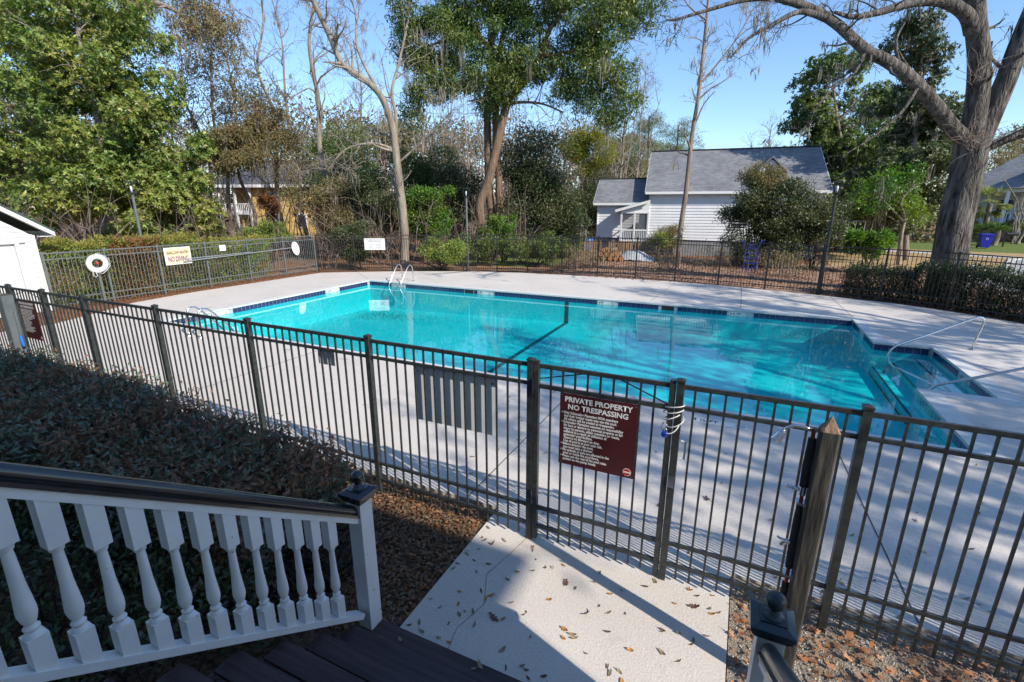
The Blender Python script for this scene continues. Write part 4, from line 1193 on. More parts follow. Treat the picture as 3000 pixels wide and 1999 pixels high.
def rosettes(P, out, L, W, rg, k=7):
    """whorls of leaves round shoot tips (magnolia habit)"""
    n = len(P); D = unit(out + rg.normal(size=(n,3))*0.35 + np.array([0,0,0.35]))
    ref = unit(np.cross(D, rg.normal(size=(n,3)))); r2 = np.cross(D, ref)
    Vs = []
    for j in range(k):
        a = 2*np.pi*(j/k) + rg.uniform(-0.3,0.3,n)
        rad = ref*np.cos(a)[:,None] + r2*np.sin(a)[:,None]
        tilt = rg.uniform(0.1,0.65,n)[:,None]
        A = unit(rad*(1-tilt*0.5) + D*tilt)
        Nn = D*1.0 - rad*0.3 + SUNV*0.5 + rg.normal(size=(n,3))*0.3
        Vs.append(leaf_quads(P + D*rg.uniform(-0.05,0.05,n)[:,None]*1.0, A, Nn, L*rg.uniform(0.7,1.2,n), W*rg.uniform(0.75,1.2,n)))
    return np.concatenate(Vs)
def clump_points(centres, radii, n, rg, shell=0.55):
    """n points spread through the clumps, denser toward their skins; also gives the outward direction"""
    centres = np.asarray(centres, float); radii = np.asarray(radii, float)
    if radii.ndim == 1: radii = np.stack([radii]*3, 1)
    wgt = (radii.prod(1))**(2/3); idx = rg.choice(len(centres), n, p=wgt/wgt.sum())
    D = unit(rg.normal(size=(n,3)))
    r = shell + (1-shell)*rg.random(n)**0.7
    r *= 1 + 0.22*rg.normal(size=n)
    P = centres[idx] + D*r[:,None]*radii[idx]
    return P, D
def sub_clumps(centre, radii, k, size, rg, zmin=None, fill=0.9):
    """k clumps through an ellipsoid"""
    D = unit(rg.normal(size=(k,3))); r = rg.random(k)**(1/2.2)*fill
    Cc = np.asarray(centre) + D*r[:,None]*np.asarray(radii)
    rad = size*rg.uniform(0.6,1.35,(k,1))*np.array([1.15,1.15,0.8])
    if zmin is not None:
        keep = Cc[:,2] > zmin; Cc = Cc[keep]; rad = rad[keep]
    return Cc, rad
class Tubes:
    def __init__(self): self.groups = {}
    def add(self, pts, rad, sides):
        k = len(pts); self.groups.setdefault((k, sides), []).append((np.asarray(pts, float), np.asarray(rad, float)))
    def mesh(self):
        Vs, Qs, off = [], [], 0
        for (k, s), lst in self.groups.items():
            P = np.stack([a for a, _ in lst]); R = np.stack([b for _, b in lst]); n = len(P)
            T = np.empty_like(P); T[:,1:-1] = P[:,2:]-P[:,:-2]; T[:,0] = P[:,1]-P[:,0]; T[:,-1] = P[:,-1]-P[:,-2]
            T = unit(T)
            mean = unit(P[:,-1]-P[:,0])
            ref = np.where(np.abs(mean[:,2:3]) > 0.8, np.array([[1.0,0.2,0.1]]), np.array([[0.1,0.2,1.0]]))
            U = unit(np.cross(T, ref[:,None,:])); Wd = np.cross(T, U)
            a = 2*np.pi*np.arange(s)/s
            V = P[:,:,None,:] + R[:,:,None,None]*(U[:,:,None,:]*np.cos(a)[None,None,:,None] + Wd[:,:,None,:]*np.sin(a)[None,None,:,None])
            Vs.append(V.reshape(-1,3))
            base = off + np.arange(n)[:,None,None]*(k*s) + np.arange(k-1)[None,:,None]*s
            j = np.arange(s)[None,None,:]; j2 = (j+1)%s
            Q = np.stack([base+j, base+j2, base+s+j2, base+s+j], -1).reshape(-1,4)
            Qs.append(Q); off += n*k*s
        return np.concatenate(Vs), np.concatenate(Qs)
def smooth_path(pts, m=6):
    """Catmull-Rom through the points"""
    P = np.asarray([list(p) for p in pts], float); n = len(P); out = []
    for i in range(n-1):
        p0 = P[max(i-1,0)]; p1 = P[i]; p2 = P[i+1]; p3 = P[min(i+2,n-1)]
        for t in np.arange(m)/m:
            out.append(0.5*((2*p1)+(-p0+p2)*t+(2*p0-5*p1+4*p2-p3)*t*t+(-p0+3*p1-3*p2+p3)*t**3))
    out.append(P[-1]); return np.array(out)
def wander(p, d, L, k, rg, bend=0.25, grav=0.0):
    pts = [np.array(p, float)]; d = np.array(d, float); d /= np.linalg.norm(d)
    for _ in range(k-1):
        d = d + rg.normal(size=3)*bend + np.array([0,0,grav]); d /= np.linalg.norm(d)
        pts.append(pts[-1] + d*(L/(k-1)))
    return np.array(pts), d
def ramify(T, path, rad, rg, n, Lr, level, maxlevel, tips, sides=5, spread=0.9, grav=0.0, start=0.35, bend=0.22, rr=0.55, upb=0.25, minr=0.004, nsub=(3,5)):
    """side branches off a path, recursively; tips collects end points"""
    m = len(path)
    for _ in range(n):
        f = start + (1-start)*rg.random()**0.8
        i = min(m-2, int(f*(m-1))); u = f*(m-1)-i
        p = path[i]*(1-u)+path[i+1]*u
        t = unit(path[i+1]-path[i])
        side = unit(np.cross(t, rg.normal(size=3)))
        d = unit(t*(1-spread*0.6) + side*spread + np.array([0,0,upb]))
        L = rg.uniform(*Lr)*(1-0.45*f)
        r0 = max(minr*1.3, rad[i]*rr*rg.uniform(0.7,1.1)*(0.75 if level else 1))
        k = 6 if level == 0 else 5
        q, dd = wander(p, d, L, k, rg, bend, grav)
        rq = np.linspace(r0, max(minr, r0*0.28), k)
        T.add(q, rq, sides if level == 0 else (4 if level == 1 else 3))
        if level < maxlevel:
            ramify(T, q, rq, rg, rg.integers(*nsub), (Lr[0]*0.45, Lr[1]*0.5), level+1, maxlevel, tips, sides, spread, grav, 0.25, bend, rr, upb, minr, nsub)
        else: tips.append(q[-1]); 
        if level >= 1: tips.append(q[len(q)//2])
def moss_ribbons(P, rg, L=(0.4,1.3), per=16, w=0.022, spread=0.10):
    n = len(P)*per
    base = np.repeat(np.asarray(P, float), per, 0) + rg.normal(size=(n,3))*np.array([spread,spread,0.06])
    l = rg.uniform(*L, n)*np.repeat(rg.uniform(0.5,1.2,len(P)), per); a = rg.uniform(0,np.pi,n); s = np.stack([np.cos(a),np.sin(a),0*a],1)*w
    bx = rg.normal(size=(n,3))*0.05; bx[:,2] = 0
    V = np.empty((n,2,4,3))
    top = base; mid = base + bx; mid = mid - np.array([0,0,1])*l[:,None]*0.5; end = base + bx*0.5 - np.array([0,0,1])*l[:,None]
    V[:,0,0] = top-s*0.5; V[:,0,1] = top+s*0.5; V[:,0,2] = mid+s; V[:,0,3] = mid-s
    V[:,1,0] = mid-s; V[:,1,1] = mid+s; V[:,1,2] = end+s*0.15; V[:,1,3] = end-s*0.15
    return V.reshape(-1,3)
def limb(T, pts, r0, r1, sides=9, m=6):
    p = smooth_path(pts, m); t = np.linspace(0,1,len(p)); r = r0+(r1-r0)*t**0.85
    T.add(p, r, sides); return p, r
def finish_trunk(T, root, mat, name='trunk'):
    V, Q = T.mesh(); return idxmesh(name, V, Q, mat, root)
def tree_root(name, loc, label, cat='tree', group=None):
    r = empty(name, (loc[0],loc[1],-0.05)); tag(r, label, cat, group); return r
def A_(lst, D):
    return [np.array(at(x, y, D if not hasattr(D,'__len__') else D[i])) for i, (x, y) in enumerate(lst)]

# ================================================================== HOUSES
def roof_uv(o, u, v):
    me = o.data; uvl = me.uv_layers.new(name='UVMap')
    for p in me.polygons:
        n = p.normal
        for li in p.loop_indices:
            c = me.vertices[me.loops[li].vertex_index].co
            uvl.data[li].uv = (c.dot(u), c.dot(v))
def lap_wall(mb, p, q, z0, z1, h=0.19, proud=0.032, nrm=None):
    """lap siding between plan points p,q: each board leans out at its foot"""
    p = Vector(p); q = Vector(q); d = (q-p).normalized(); n = Vector((d.y,-d.x,0)) if nrm is None else Vector(nrm)
    z = z0
    while z < z1-0.02:
        zt = min(z1, z+h)
        a0 = p+n*proud; b0 = q+n*proud
        mb.quad((a0.x,a0.y,z),(b0.x,b0.y,z),(q.x+n.x*0.004,q.y+n.y*0.004,zt),(p.x+n.x*0.004,p.y+n.y*0.004,zt))
        mb.quad((p.x,p.y,z),(q.x,q.y,z),(b0.x,b0.y,z),(a0.x,a0.y,z))
        z = zt
HU = Vector((0.9915,0.130,0)); HV = Vector((-0.130,0.9915,0)); HO = Vector((-6.10,34.6,0))
def hp(u, v, z=0.0): 
    p = HO + HU*u + HV*v; return (p.x,p.y,z)
house = empty('white_house', (HO.x+3,HO.y+3,0)); tag(house, 'white clapboard house with long grey shingle roof and a screened porch', 'house')
U1 = 10.35; UL = -3.5
mb = MB()
lap_wall(mb, hp(0,0)[:2]+(0,), hp(U1,0)[:2]+(0,), 0.95, 4.05, nrm=-HV)
lap_wall(mb, hp(UL,0.25)[:2]+(0,), hp(0.0,0.25)[:2]+(0,), 0.98, 3.40, nrm=-HV)
lap_wall(mb, hp(UL,5.2)[:2]+(0,), hp(UL,0.25)[:2]+(0,), 0.98, 3.40, nrm=-HU)
lap_wall(mb, hp(U1,0)[:2]+(0,), hp(U1,8)[:2]+(0,), 0.95, 4.05, nrm=HU)
lap_wall(mb, hp(0,8)[:2]+(0,), hp(0,0)[:2]+(0,), 0.95, 4.05, nrm=-HU)
build('siding', mb, M['house_white'], house)
gb_ = MB()
for u, vz, zb, zr_ in ((0.02,8.0,4.0,6.9),(U1-0.02,8.0,4.0,6.9)):
    b = len(gb_.v); gb_.v += [hp(u,0,zb),hp(u,vz,zb),hp(u,vz/2,zr_)]; gb_.face([b,b+1,b+2])
b = len(gb_.v); gb_.v += [hp(UL+0.02,0.25,3.3),hp(UL+0.02,5.2,3.3),hp(UL+0.02,2.7,4.95)]; gb_.face([b,b+1,b+2])
buildS('gable', gb_, M['house_white'], house)
fm = MB()
for a, b, c, d in ((0,0.03,U1,7.97),(UL,0.28,-0.05,5.15)):
    q = [hp(a,b),hp(c,b),hp(c,d),hp(a,d)]
    fm.prism([(x[0],x[1]) for x in q], -0.05, 0.96)
buildS('foundation', fm, M['foundation'], house)
def gable_roof(u0, u1, ve, vr, vb, ze_, zr_, name, th=0.14):
    m2 = MB()
    for (va, za, vb_, zb_) in ((ve,ze_,vr,zr_),(vb,ze_,vr,zr_)):
        a = [hp(u0,va,za),hp(u1,va,za),hp(u1,vr,zr_),hp(u0,vr,zr_)]
        b = len(m2.v); m2.v += a + [(p[0],p[1],p[2]-th) for p in a]
        for q in ((0,1,2,3),(4,7,6,5),(0,4,5,1),(1,5,6,2),(2,6,7,3),(3,7,4,0)): m2.face([b+i for i in q])
    o = build(name, m2, M['roof_grey'], house)
    s = Vector((0, math.hypot(vr-ve, zr_-ze_), 0))
    sl = (HV*(vr-ve)+Vector((0,0,zr_-ze_))).normalized()
    roof_uv(o, HU, sl)
    f = MB(); 
    f.beam(hp(u0,ve-0.02,ze_-0.11), hp(u1,ve-0.02,ze_-0.11), 0.03, 0.16)
    for u in (u0-0.02,u1+0.02): 
        f.beam(hp(u,ve,ze_-0.11),hp(u,vr,zr_-0.11),0.03,0.15); f.beam(hp(u,vr,zr_-0.11),hp(u,vb,ze_-0.11),0.03,0.15)
    buildS('fascia', f, M['white_clean'], o)
    rc = MB(); rc.beam(hp(u0,vr,zr_+0.02),hp(u1,vr,zr_+0.02),0.25,0.05); build('ridge_cap', rc, M['roof_dark'], o)
    return o
rmain = gable_roof(-0.25, U1+0.25, -0.42, 4.0, 8.42, 4.12, 7.02, 'roof')
gable_roof(UL-0.22, 0.05, -0.12, 2.7, 5.5, 3.42, 5.10, 'wing_roof')
fr = MB(); fr.beam(hp(0,-0.02,3.95),hp(U1,-0.02,3.95),0.03,0.28); fr.beam(hp(0.06,-0.025,0.95),hp(0.06,-0.025,4.0),0.12,0.03,up=(HU.x,HU.y,0)); fr.beam(hp(UL+0.06,0.225,0.98),hp(UL+0.06,0.225,3.3),0.12,0.03,up=(HU.x,HU.y,0))
buildS('trim_board', fr, M['white_clean'], house)
# screened porch in the corner
PU0, PU1, PV = -1.72, 0.12, -1.0
pr = MB()
for u in (PU0+0.05, (PU0+PU1)/2, PU1-0.05):
    p = hp(u,PV); pr.box(p[0]-0.05,p[1]-0.05,0.9,p[0]+0.05,p[1]+0.05,2.80)
for z in (0.93,1.62,2.75): pr.beam(hp(PU0,PV,z),hp(PU1,PV,z),0.07,0.09)
pr.beam(hp(PU0+0.03,PV,2.75),hp(PU0+0.03,0.2,2.75),0.07,0.09); pr.beam(hp(PU0+0.03,PV,1.62),hp(PU0+0.03,0.2,1.62),0.07,0.06)
buildS('porch_frame', pr, M['white_clean'], house)
for i in range(15):
    u = PU0+0.14+i*0.118; p = hp(u,PV); build('porch_slat', MB().box(p[0]-0.022,p[1]-0.015,0.97,p[0]+0.022,p[1]+0.015,1.58), M['white_clean'], house)
ps = MB()
for a, b in ((PU0+0.1,(PU0+PU1)/2-0.05),((PU0+PU1)/2+0.05,PU1-0.1)):
    ps.quad(hp(a,PV+0.03,1.66),hp(b,PV+0.03,1.66),hp(b,PV+0.03,2.71),hp(a,PV+0.03,2.71))
m, nd, lk, b_ = nodes('screen_cloth'); b_.inputs['Base Color'].default_value = (0.10,0.11,0.12,1); b_.inputs['Roughness'].default_value = 0.7; b_.inputs['Alpha'].default_value = 0.55
buildS('screen', ps, m, house)
pf = MB(); q = [hp(PU0,PV-0.02),hp(PU1,PV-0.02),hp(PU1,0.22),hp(PU0,0.22)]; pf.prism([(x[0],x[1]) for x in q], 0.78, 0.90)
build('porch_floor', pf, M['foundation'], house)
po = MB(); a = [hp(PU0-0.35,PV-0.25,2.86),hp(PU1+0.02,PV-0.25,3.48),hp(PU1+0.02,0.4,3.48),hp(PU0-0.35,0.4,2.86)]
po.v += a + [(p[0],p[1],p[2]+0.10) for p in a]
for q in ((0,3,2,1),(4,5,6,7),(0,1,5,4),(1,2,6,5),(2,3,7,6),(3,0,4,7)): po.face(list(q))
pro = build('porch_roof', po, [M['roof_grey']], house); roof_uv(pro, HU, HV)
pb_ = MB(); pb_.beam(hp(PU0-0.35,PV-0.27,2.86),hp(PU1+0.02,PV-0.27,3.48),0.03,0.16); pb_.quad(hp(PU0,PV-0.0,2.79),hp(PU1,PV-0.0,2.79),hp(PU1,PV-0.0,3.45),hp(PU0,PV,2.90)); buildS('fascia', pb_, M['white_clean'], pro)
chs = MB(); c = hp(-0.7,-0.3); chs.box(c[0]-0.3,c[1]-0.25,0.9,c[0]+0.3,c[1]+0.25,1.35); chs.lathe([(0.30,1.35),(0.36,1.6),(0.34,1.9),(0.2,2.05)],(c[0],c[1]+0.2,0),12)
o = build('porch_chair', chs, M['screen']); tag(o, 'dark rounded chair inside the screened porch', 'chair')
# windows and dormer
def house_window(u0, u1, z0, z1, v=-0.03, parent=house):
    w = MB(); w.beam(hp(u0,v,z1),hp(u1,v,z1),0.05,0.09); w.beam(hp(u0,v,z0),hp(u1,v,z0),0.05,0.09)
    for u in (u0,u1): w.beam(hp(u,v,z0),hp(u,v,z1),0.05,0.09,up=(HU.x,HU.y,0))
    w.beam(hp(u0,v,(z0+z1)/2),hp(u1,v,(z0+z1)/2),0.04,0.04)
    o = build('window', w, M['white_clean'], parent)
    build('pane', MB().quad(hp(u0,v+0.005,z0),hp(u1,v+0.005,z0),hp(u1,v+0.005,z1),hp(u0,v+0.005,z1)), M['glass'], o)
house_window(5.25,6.15,1.75,3.05); house_window(8.2,9.1,1.75,3.05)
dm = MB(); du = 6.55
q = [hp(du,0.9,4.2),hp(du+1.5,0.9,4.2),hp(du+1.5,0.9,5.35),hp(du+0.75,0.9,6.05),hp(du,0.9,5.35)]
dm.v = q + [hp(du,3.0,4.2),hp(du+1.5,3.0,4.2),hp(du+1.5,3.0,5.35),hp(du+0.75,3.0,6.05),hp(du,3.0,5.35)]
dm.face([0,1,2,3,4]); dm.face([0,4,9,5]); dm.face([1,6,7,2])
do = build('dormer', dm, M['house_white'], house)
dr = MB()
for s in (-1,1):
    ue = du+0.75+s*0.95; a = [hp(ue,0.65,5.18),hp(du+0.75,0.65,6.12),hp(du+0.75,3.4,6.12),hp(ue,3.4,5.18)]
    b = len(dr.v); dr.v += a+[(p[0],p[1],p[2]+0.1) for p in a]
    for qq in ((0,1,2,3),(4,5,6,7),(0,1,5,4),(1,2,6,5),(2,3,7,6),(3,0,4,7)): dr.face([b+i for i in qq])
o = build('dormer_roof', dr, M['roof_grey'], do); roof_uv(o, HV, HU)
house_window(du+0.4,du+1.1,4.45,5.35,v=0.86,parent=do)

# pump house at the left edge
pump = empty('pump_house', (-21.5,5.1,0)); tag(pump, 'white pump house with a cream door at the left picture edge', 'building')
YC, YR, SL = 5.10, 7.32, 0.715
WX = -19.52
def pump_roof_z(y): return 2.41+SL*(7.72-abs(y-YC)-YC) if True else 0
mbw = MB()
z = 0.0
k = 0
while z < 3.95:
    zt = z+0.152
    hw = YR-YC if z < 2.30 else max(0.0,(YR-YC)-(z-2.30)/SL)
    if hw > 0.05:
        mbx = MB()
        segs = [(YC-hw,YC+hw)] if z > 2.06 else [(YC-hw,YC-1.98),(YC+1.98,YC+hw)]
        for y0, y1 in segs:
            a = WX
            b = len(mbx.v)
            hw2 = hw if zt < 2.30 else max(0.03,(YR-YC)-(zt-2.30)/SL)
            t0 = max(y0, YC-hw2); t1 = min(y1, YC+hw2)
            mbx.v += [(a-0.05,y0,z),(a+0.020,y0,z),(a+0.020,y1,z),(a-0.05,y1,z),(a-0.05,t0,zt),(a+0.004,t0,zt),(a+0.004,t1,zt),(a-0.05,t1,zt)]
            for qq in ((0,3,2,1),(4,5,6,7),(0,1,5,4),(1,2,6,5),(2,3,7,6),(3,0,4,7)): mbx.face([b+i for i in qq])
        buildS('siding_board', mbx, M['pump_white'], pump)
    z = zt
build('wall', MB().box(-24.5,2.9,0,WX-0.055,YR-0.01,2.35), M['pump_white'], pump)
build('corner_board', MB().box(WX-0.06,YR-0.10,0,WX+0.028,YR+0.015,2.33), M['pump_white'], pump)
dt = MB(); dt.box(WX-0.04,YC+1.73,0,WX+0.032,YC+1.83,2.10); dt.box(WX-0.04,YC-1.83,2.10,WX+0.032,YC+1.83,2.20); dt.box(WX-0.04,YC-1.83,0,WX+0.032,YC-1.73,2.10)
buildS('door_trim', dt, M['pump_white'], pump)
bd = MB(); bd.box(WX-0.05,YC+1.83,0,WX+0.018,YC+1.98,2.07); build('side_panel', bd, M['pump_white'], pump)
dr = build('door', MB().box(WX-0.12,YC-1.73,0.02,WX-0.07,YC+1.73,2.10), M['door_cream'], pump)
dpn = MB()
for i in range(4):
    for j in range(3): dpn.box(WX-0.072,YC-1.62+i*0.83,0.15+j*0.66,WX-0.062,YC-1.62+i*0.83+0.74,0.15+j*0.66+0.50)
buildS('door_panel', dpn, M['door_cream'], dr)
rf = MB()
for s in (-1,1):
    e = (YC+s*2.66, 2.36); r_ = (YC, 2.36+SL*2.66)
    x0, x1 = -24.8, WX+0.30
    b = len(rf.v)
    rf.v += [(x0,e[0],e[1]+0.10),(x1,e[0],e[1]+0.10),(x1,r_[0],r_[1]+0.10),(x0,r_[0],r_[1]+0.10),(x0,e[0],e[1]+0.05),(x1,e[0],e[1]+0.05),(x1,r_[0],r_[1]+0.05),(x0,r_[0],r_[1]+0.05)]
    for qq in ((0,1,2,3),(4,5,6,7),(0,1,5,4),(1,2,6,5),(2,3,7,6),(3,0,4,7)): rf.face([b+i for i in qq])
pr_ = build('roof', rf, M['roof_green'], pump)
fs = MB()
for s in (-1,1):
    e = (YC+s*2.64, 2.30); r_ = (YC, 2.30+SL*2.64); x1 = WX+0.28
    b = len(fs.v)
    fs.v += [(x1-0.03,e[0],e[1]-0.02),(x1,e[0],e[1]-0.02),(x1,r_[0],r_[1]-0.06),(x1-0.03,r_[0],r_[1]-0.06),(x1-0.03,e[0],e[1]+0.11),(x1,e[0],e[1]+0.11),(x1,r_[0],r_[1]+0.11),(x1-0.03,r_[0],r_[1]+0.11)]
    for qq in ((0,3,2,1),(4,5,6,7),(0,1,5,4),(1,2,6,5),(2,3,7,6),(3,0,4,7)): fs.face([b+i for i in qq])
    fs.box(x1-0.28,e[0]-(0.36 if s>0 else 0),e[1]-0.02,x1-0.031,e[0]+(0 if s>0 else 0.36),e[1]+0.0)
    fs.box(-24.8,e[0]-0.015,e[1]-0.015,x1-0.031,e[0]+0.015,e[1]+0.10)
buildS('fascia', fs, M['pump_white'], pr_)
sf = MB()
for s in (-1,1):
    b = len(sf.v); e = (YC+s*2.6,2.30); r_ = (YC,2.30+SL*2.6); x1 = WX+0.25
    sf.v += [(WX-0.02,e[0],e[1]+0.03),(x1,e[0],e[1]+0.03),(x1,r_[0],r_[1]+0.03),(WX-0.02,r_[0],r_[1]+0.03)]; sf.face([b,b+1,b+2,b+3])
buildS('soffit', sf, M['pump_white'], pr_)

# yellow house far behind the trees on the left
yo = np.array(at(655,640,52)); yu = Vector((0.93,0.37,0)); yv = Vector((-0.37,0.93,0)); YO = Vector((yo[0],yo[1],0))
def yp(u, v, z=0.0):
    p = YO + yu*u + yv*v; return (p.x,p.y,z)
yh = empty('yellow_house', (YO.x+5,YO.y+4,0)); tag(yh, 'yellow house with a dark roof and white porch behind the bare trees', 'house')
yw = MB(); q = [yp(3.4,0.0),yp(12.5,0.0),yp(12.5,8),yp(3.4,8)]; yw.prism([(a[0],a[1]) for a in q], 0, 5.1)
q = [yp(0,2.2),yp(3.4,2.2),yp(3.4,8),yp(0,8)]; yw.prism([(a[0],a[1]) for a in q], 0, 5.1)
build('wall', yw, M['yellow_siding'], yh)
yr = MB(); e = 0.6
a = [yp(-e,-e-0.2,5.25),yp(12.5+e,-e-0.2,5.25),yp(12.5+e,8+e,5.25),yp(-e,8+e,5.25),yp(3.0,3.8,8.0),yp(9.5,3.8,8.0)]
yr.v = a
for qq in ((0,1,5,4),(1,2,5),(2,3,4,5),(3,0,4),(3,2,1,0)): yr.face(list(qq))
o = build('roof', yr, M['roof_dark'], yh); roof_uv(o, yu, yv)
ye_ = MB(); ye_.beam(yp(-e,-e-0.2,5.12),yp(12.5+e,-e-0.2,5.12),0.12,0.28); build('eave', ye_, M['white_clean'], o)
pc_ = MB()
for u in (0.05,1.7,3.3): p = yp(u,-0.3); pc_.box(p[0]-0.12,p[1]-0.12,0,p[0]+0.12,p[1]+0.12,5.0)
pc_.beam(yp(0,-0.3,2.5),yp(3.4,-0.3,2.5),0.15,0.35); pc_.beam(yp(0,-0.3,3.4),yp(3.4,-0.3,3.4),0.08,0.08); 
buildS('porch', pc_, M['white_clean'], yh)
for i in range(16):
    p = yp(0.2+i*0.2,-0.3); build('baluster', MB().box(p[0]-0.03,p[1]-0.03,2.65,p[0]+0.03,p[1]+0.03,3.38), M['white_clean'], yh)
for u in (5.0,8.0,10.6):
    for z in (1.0,3.2):
        w = MB(); w.beam(yp(u,-0.03,z+0.7),yp(u+0.95,-0.03,z+0.7),0.06,1.4); wo = build('window', w, M['white_clean'], yh)
        build('pane', MB().beam(yp(u+0.1,-0.07,z+0.7),yp(u+0.85,-0.07,z+0.7),0.02,1.2), M['glass'], wo)

# house across the road on the right
ro = Vector(at(2840,640,50)); RO = Vector((ro.x,ro.y,0)); ru = Vector((0.80,-0.60,0)); rv = Vector((0.60,0.80,0))
def rp_(u, v, z=0.0):
    p = RO + ru*u + rv*v; return (p.x,p.y,z)
rh = empty('grey_roof_house', (RO.x+8,RO.y+4,0)); tag(rh, 'house with grey roof and white raised porch across the road at right', 'house')
w = MB(); q = [rp_(-1,2.4),rp_(22,2.4),rp_(22,10),rp_(-1,10)]; w.prism([(a[0],a[1]) for a in q], 0, 5.0); build('wall', w, M['house_white'], rh)
w = MB(); q = [rp_(-1,0),rp_(22,0),rp_(22,2.35),rp_(-1,2.35)]; w.prism([(a[0],a[1]) for a in q], 0, 1.55); build('brick_base', w, M['brick'], rh)
w = MB(); w.beam(rp_(-1,-0.03,1.65),rp_(22,-0.03,1.65),0.1,0.22); w.beam(rp_(-1,0.05,2.55),rp_(22,0.05,2.55),0.1,0.10); w.beam(rp_(-1,0.05,4.6),rp_(22,0.05,4.6),0.15,0.35)
for i in range(8): p = rp_(-0.8+i*3.2,0.08); w.box(p[0]-0.13,p[1]-0.13,1.6,p[0]+0.13,p[1]+0.13,4.6)
buildS('porch_frame', w, M['white_clean'], rh)
for i in range(60):
    p = rp_(-0.6+i*0.3,0.05); build('porch_baluster', MB().box(p[0]-0.03,p[1]-0.03,1.75,p[0]+0.03,p[1]+0.03,2.5), M['white_clean'], rh)
w = MB(); w.v = [rp_(-1.6,-0.5,4.8),rp_(22.6,-0.5,4.8),rp_(22.6,10.5,4.8),rp_(-1.6,10.5,4.8),rp_(1.5,5,8.4),rp_(20,5,8.4)]
for qq in ((0,1,5,4),(1,2,5),(2,3,4,5),(3,0,4),(3,2,1,0)): w.face(list(qq))
o = build('roof', w, M['roof_grey'], rh); roof_uv(o, ru, rv)
for u in (3.2,9.5):
    dm = MB(); dm.v = [rp_(u,0.6,5.4),rp_(u+1.8,0.6,5.4),rp_(u+1.8,0.6,6.5),rp_(u+0.9,0.6,7.2),rp_(u,0.6,6.5),rp_(u,4,5.4),rp_(u+1.8,4,5.4),rp_(u+1.8,4,6.5),rp_(u+0.9,4,7.2),rp_(u,4,6.5)]
    for qq in ((0,1,2,3,4),(0,4,9,5),(1,6,7,2)): dm.face(list(qq))
    d_ = build('dormer', dm, M['white_clean'], o)
    build('pane', MB().quad(rp_(u+0.45,0.57,5.6),rp_(u+1.35,0.57,5.6),rp_(u+1.35,0.57,6.5),rp_(u+0.45,0.57,6.5)), M['glass'], d_)
    dr = MB()
    for s in (-1,1):
        b = len(dr.v); dr.v += [rp_(u+0.9+s*1.15,0.3,6.35),rp_(u+0.9,0.3,7.3),rp_(u+0.9,5,7.3),rp_(u+0.9+s*1.15,5,6.35)]; dr.face([b,b+1,b+2,b+3])
    q = build('dormer_roof', dr, M['roof_dark'], d_); roof_uv(q, ru, rv)
for u in (1.0,4.2,7.4,10.6):
    w = MB(); w.beam(rp_(u,2.36,2.9),rp_(u+1.1,2.36,2.9),0.06,1.9); wo = build('window', w, M['white_clean'], rh)
    build('pane', MB().beam(rp_(u+0.1,2.31,2.9),rp_(u+1.0,2.31,2.9),0.02,1.7), M['glass'], wo)

# ================================================================== TREES
rg = np.random.default_rng(11)
def evergreen(name, base, label, trunk_pts, r0, r1, crown, n_leaf, L, W, mat, bk, rg, ros=False, limbs=10, limb_len=(1.5,3.5), csize=0.8, kcl=60, moss=0, group=None, droop=0.2, extra=None, cat='tree', zmin=0.3, maxlevel=1):
    """crown: list of (centre, radii, weight)"""
    root = tree_root(name, base, label, cat, group)
    T = Tubes(); p, r = limb(T, trunk_pts, r0, r1, 9)
    tips = []
    ramify(T, p, r, rg, limbs, limb_len, 0, maxlevel, tips, sides=6, start=0.25)
    if extra: 
        for e_, a, b in extra:
            pp, rr_ = limb(T, e_, a, b, 8); ramify(T, pp, rr_, rg, 5, limb_len, 0, maxlevel, tips, sides=5, start=0.3)
    finish_trunk(T, root, bk)
    Cs, Rs = [], []
    tot = sum(c[2] for c in crown)
    for c, rad, wgt in crown:
        a, b = sub_clumps(c, rad, max(3, int(kcl*wgt/tot)), csize, rg, zmin); Cs.append(a); Rs.append(b)
    Cs = np.concatenate(Cs); Rs = np.concatenate(Rs)
    P, D = clump_points(Cs, Rs, n_leaf if not ros else n_leaf//7, rg)
    V = rosettes(P, D, L, W, rg) if ros else scatter_leaves(P, L, W, rg, out=D*0.6, droop=droop)
    npmesh('crown', V, 4, mat, root)
    if moss:
        i = rg.choice(len(Cs), moss); mp = Cs[i] - np.array([0,0,0.3])*Rs[i] + rg.normal(size=(moss,3))*Rs[i]*0.4
        npmesh('moss', moss_ribbons(mp, rg), 4, M['moss'], root)
    return root
def bare(name, base, label, paths, bk, rg, n=12, Lr=(1.2,3.2), maxlevel=2, spread=0.8, moss=0, group='bare winter trees', rr=0.5, upb=0.35, leaves=None, minr=0.006, nsub=(3,5), start=0.3, sides=7, mossL=(0.4,1.2), grav=0.0):
    root = tree_root(name, base, label, 'tree', group)
    T = Tubes(); tips = []
    for pts, a, b, k in paths:
        p, r = limb(T, pts, a, b, sides+2); ramify(T, p, r, rg, int(n*k), Lr, 0, maxlevel, tips, sides=sides-2, spread=spread, rr=rr, upb=upb, minr=minr, nsub=nsub, start=start, grav=grav)
    finish_trunk(T, root, bk)
    tips = np.array(tips)
    if leaves:
        nl, L, W, mt = leaves
        i = rg.choice(len(tips), nl); P = tips[i] + rg.normal(size=(nl,3))*0.22
        npmesh('leaves', scatter_leaves(P, L, W, rg, droop=0.4), 4, mt, root)
    if moss:
        i = rg.choice(len(tips), moss); npmesh('moss', moss_ribbons(tips[i], rg, mossL, per=10), 4, M['moss'], root)
    return root
def V3(*a): return np.array(a, float)

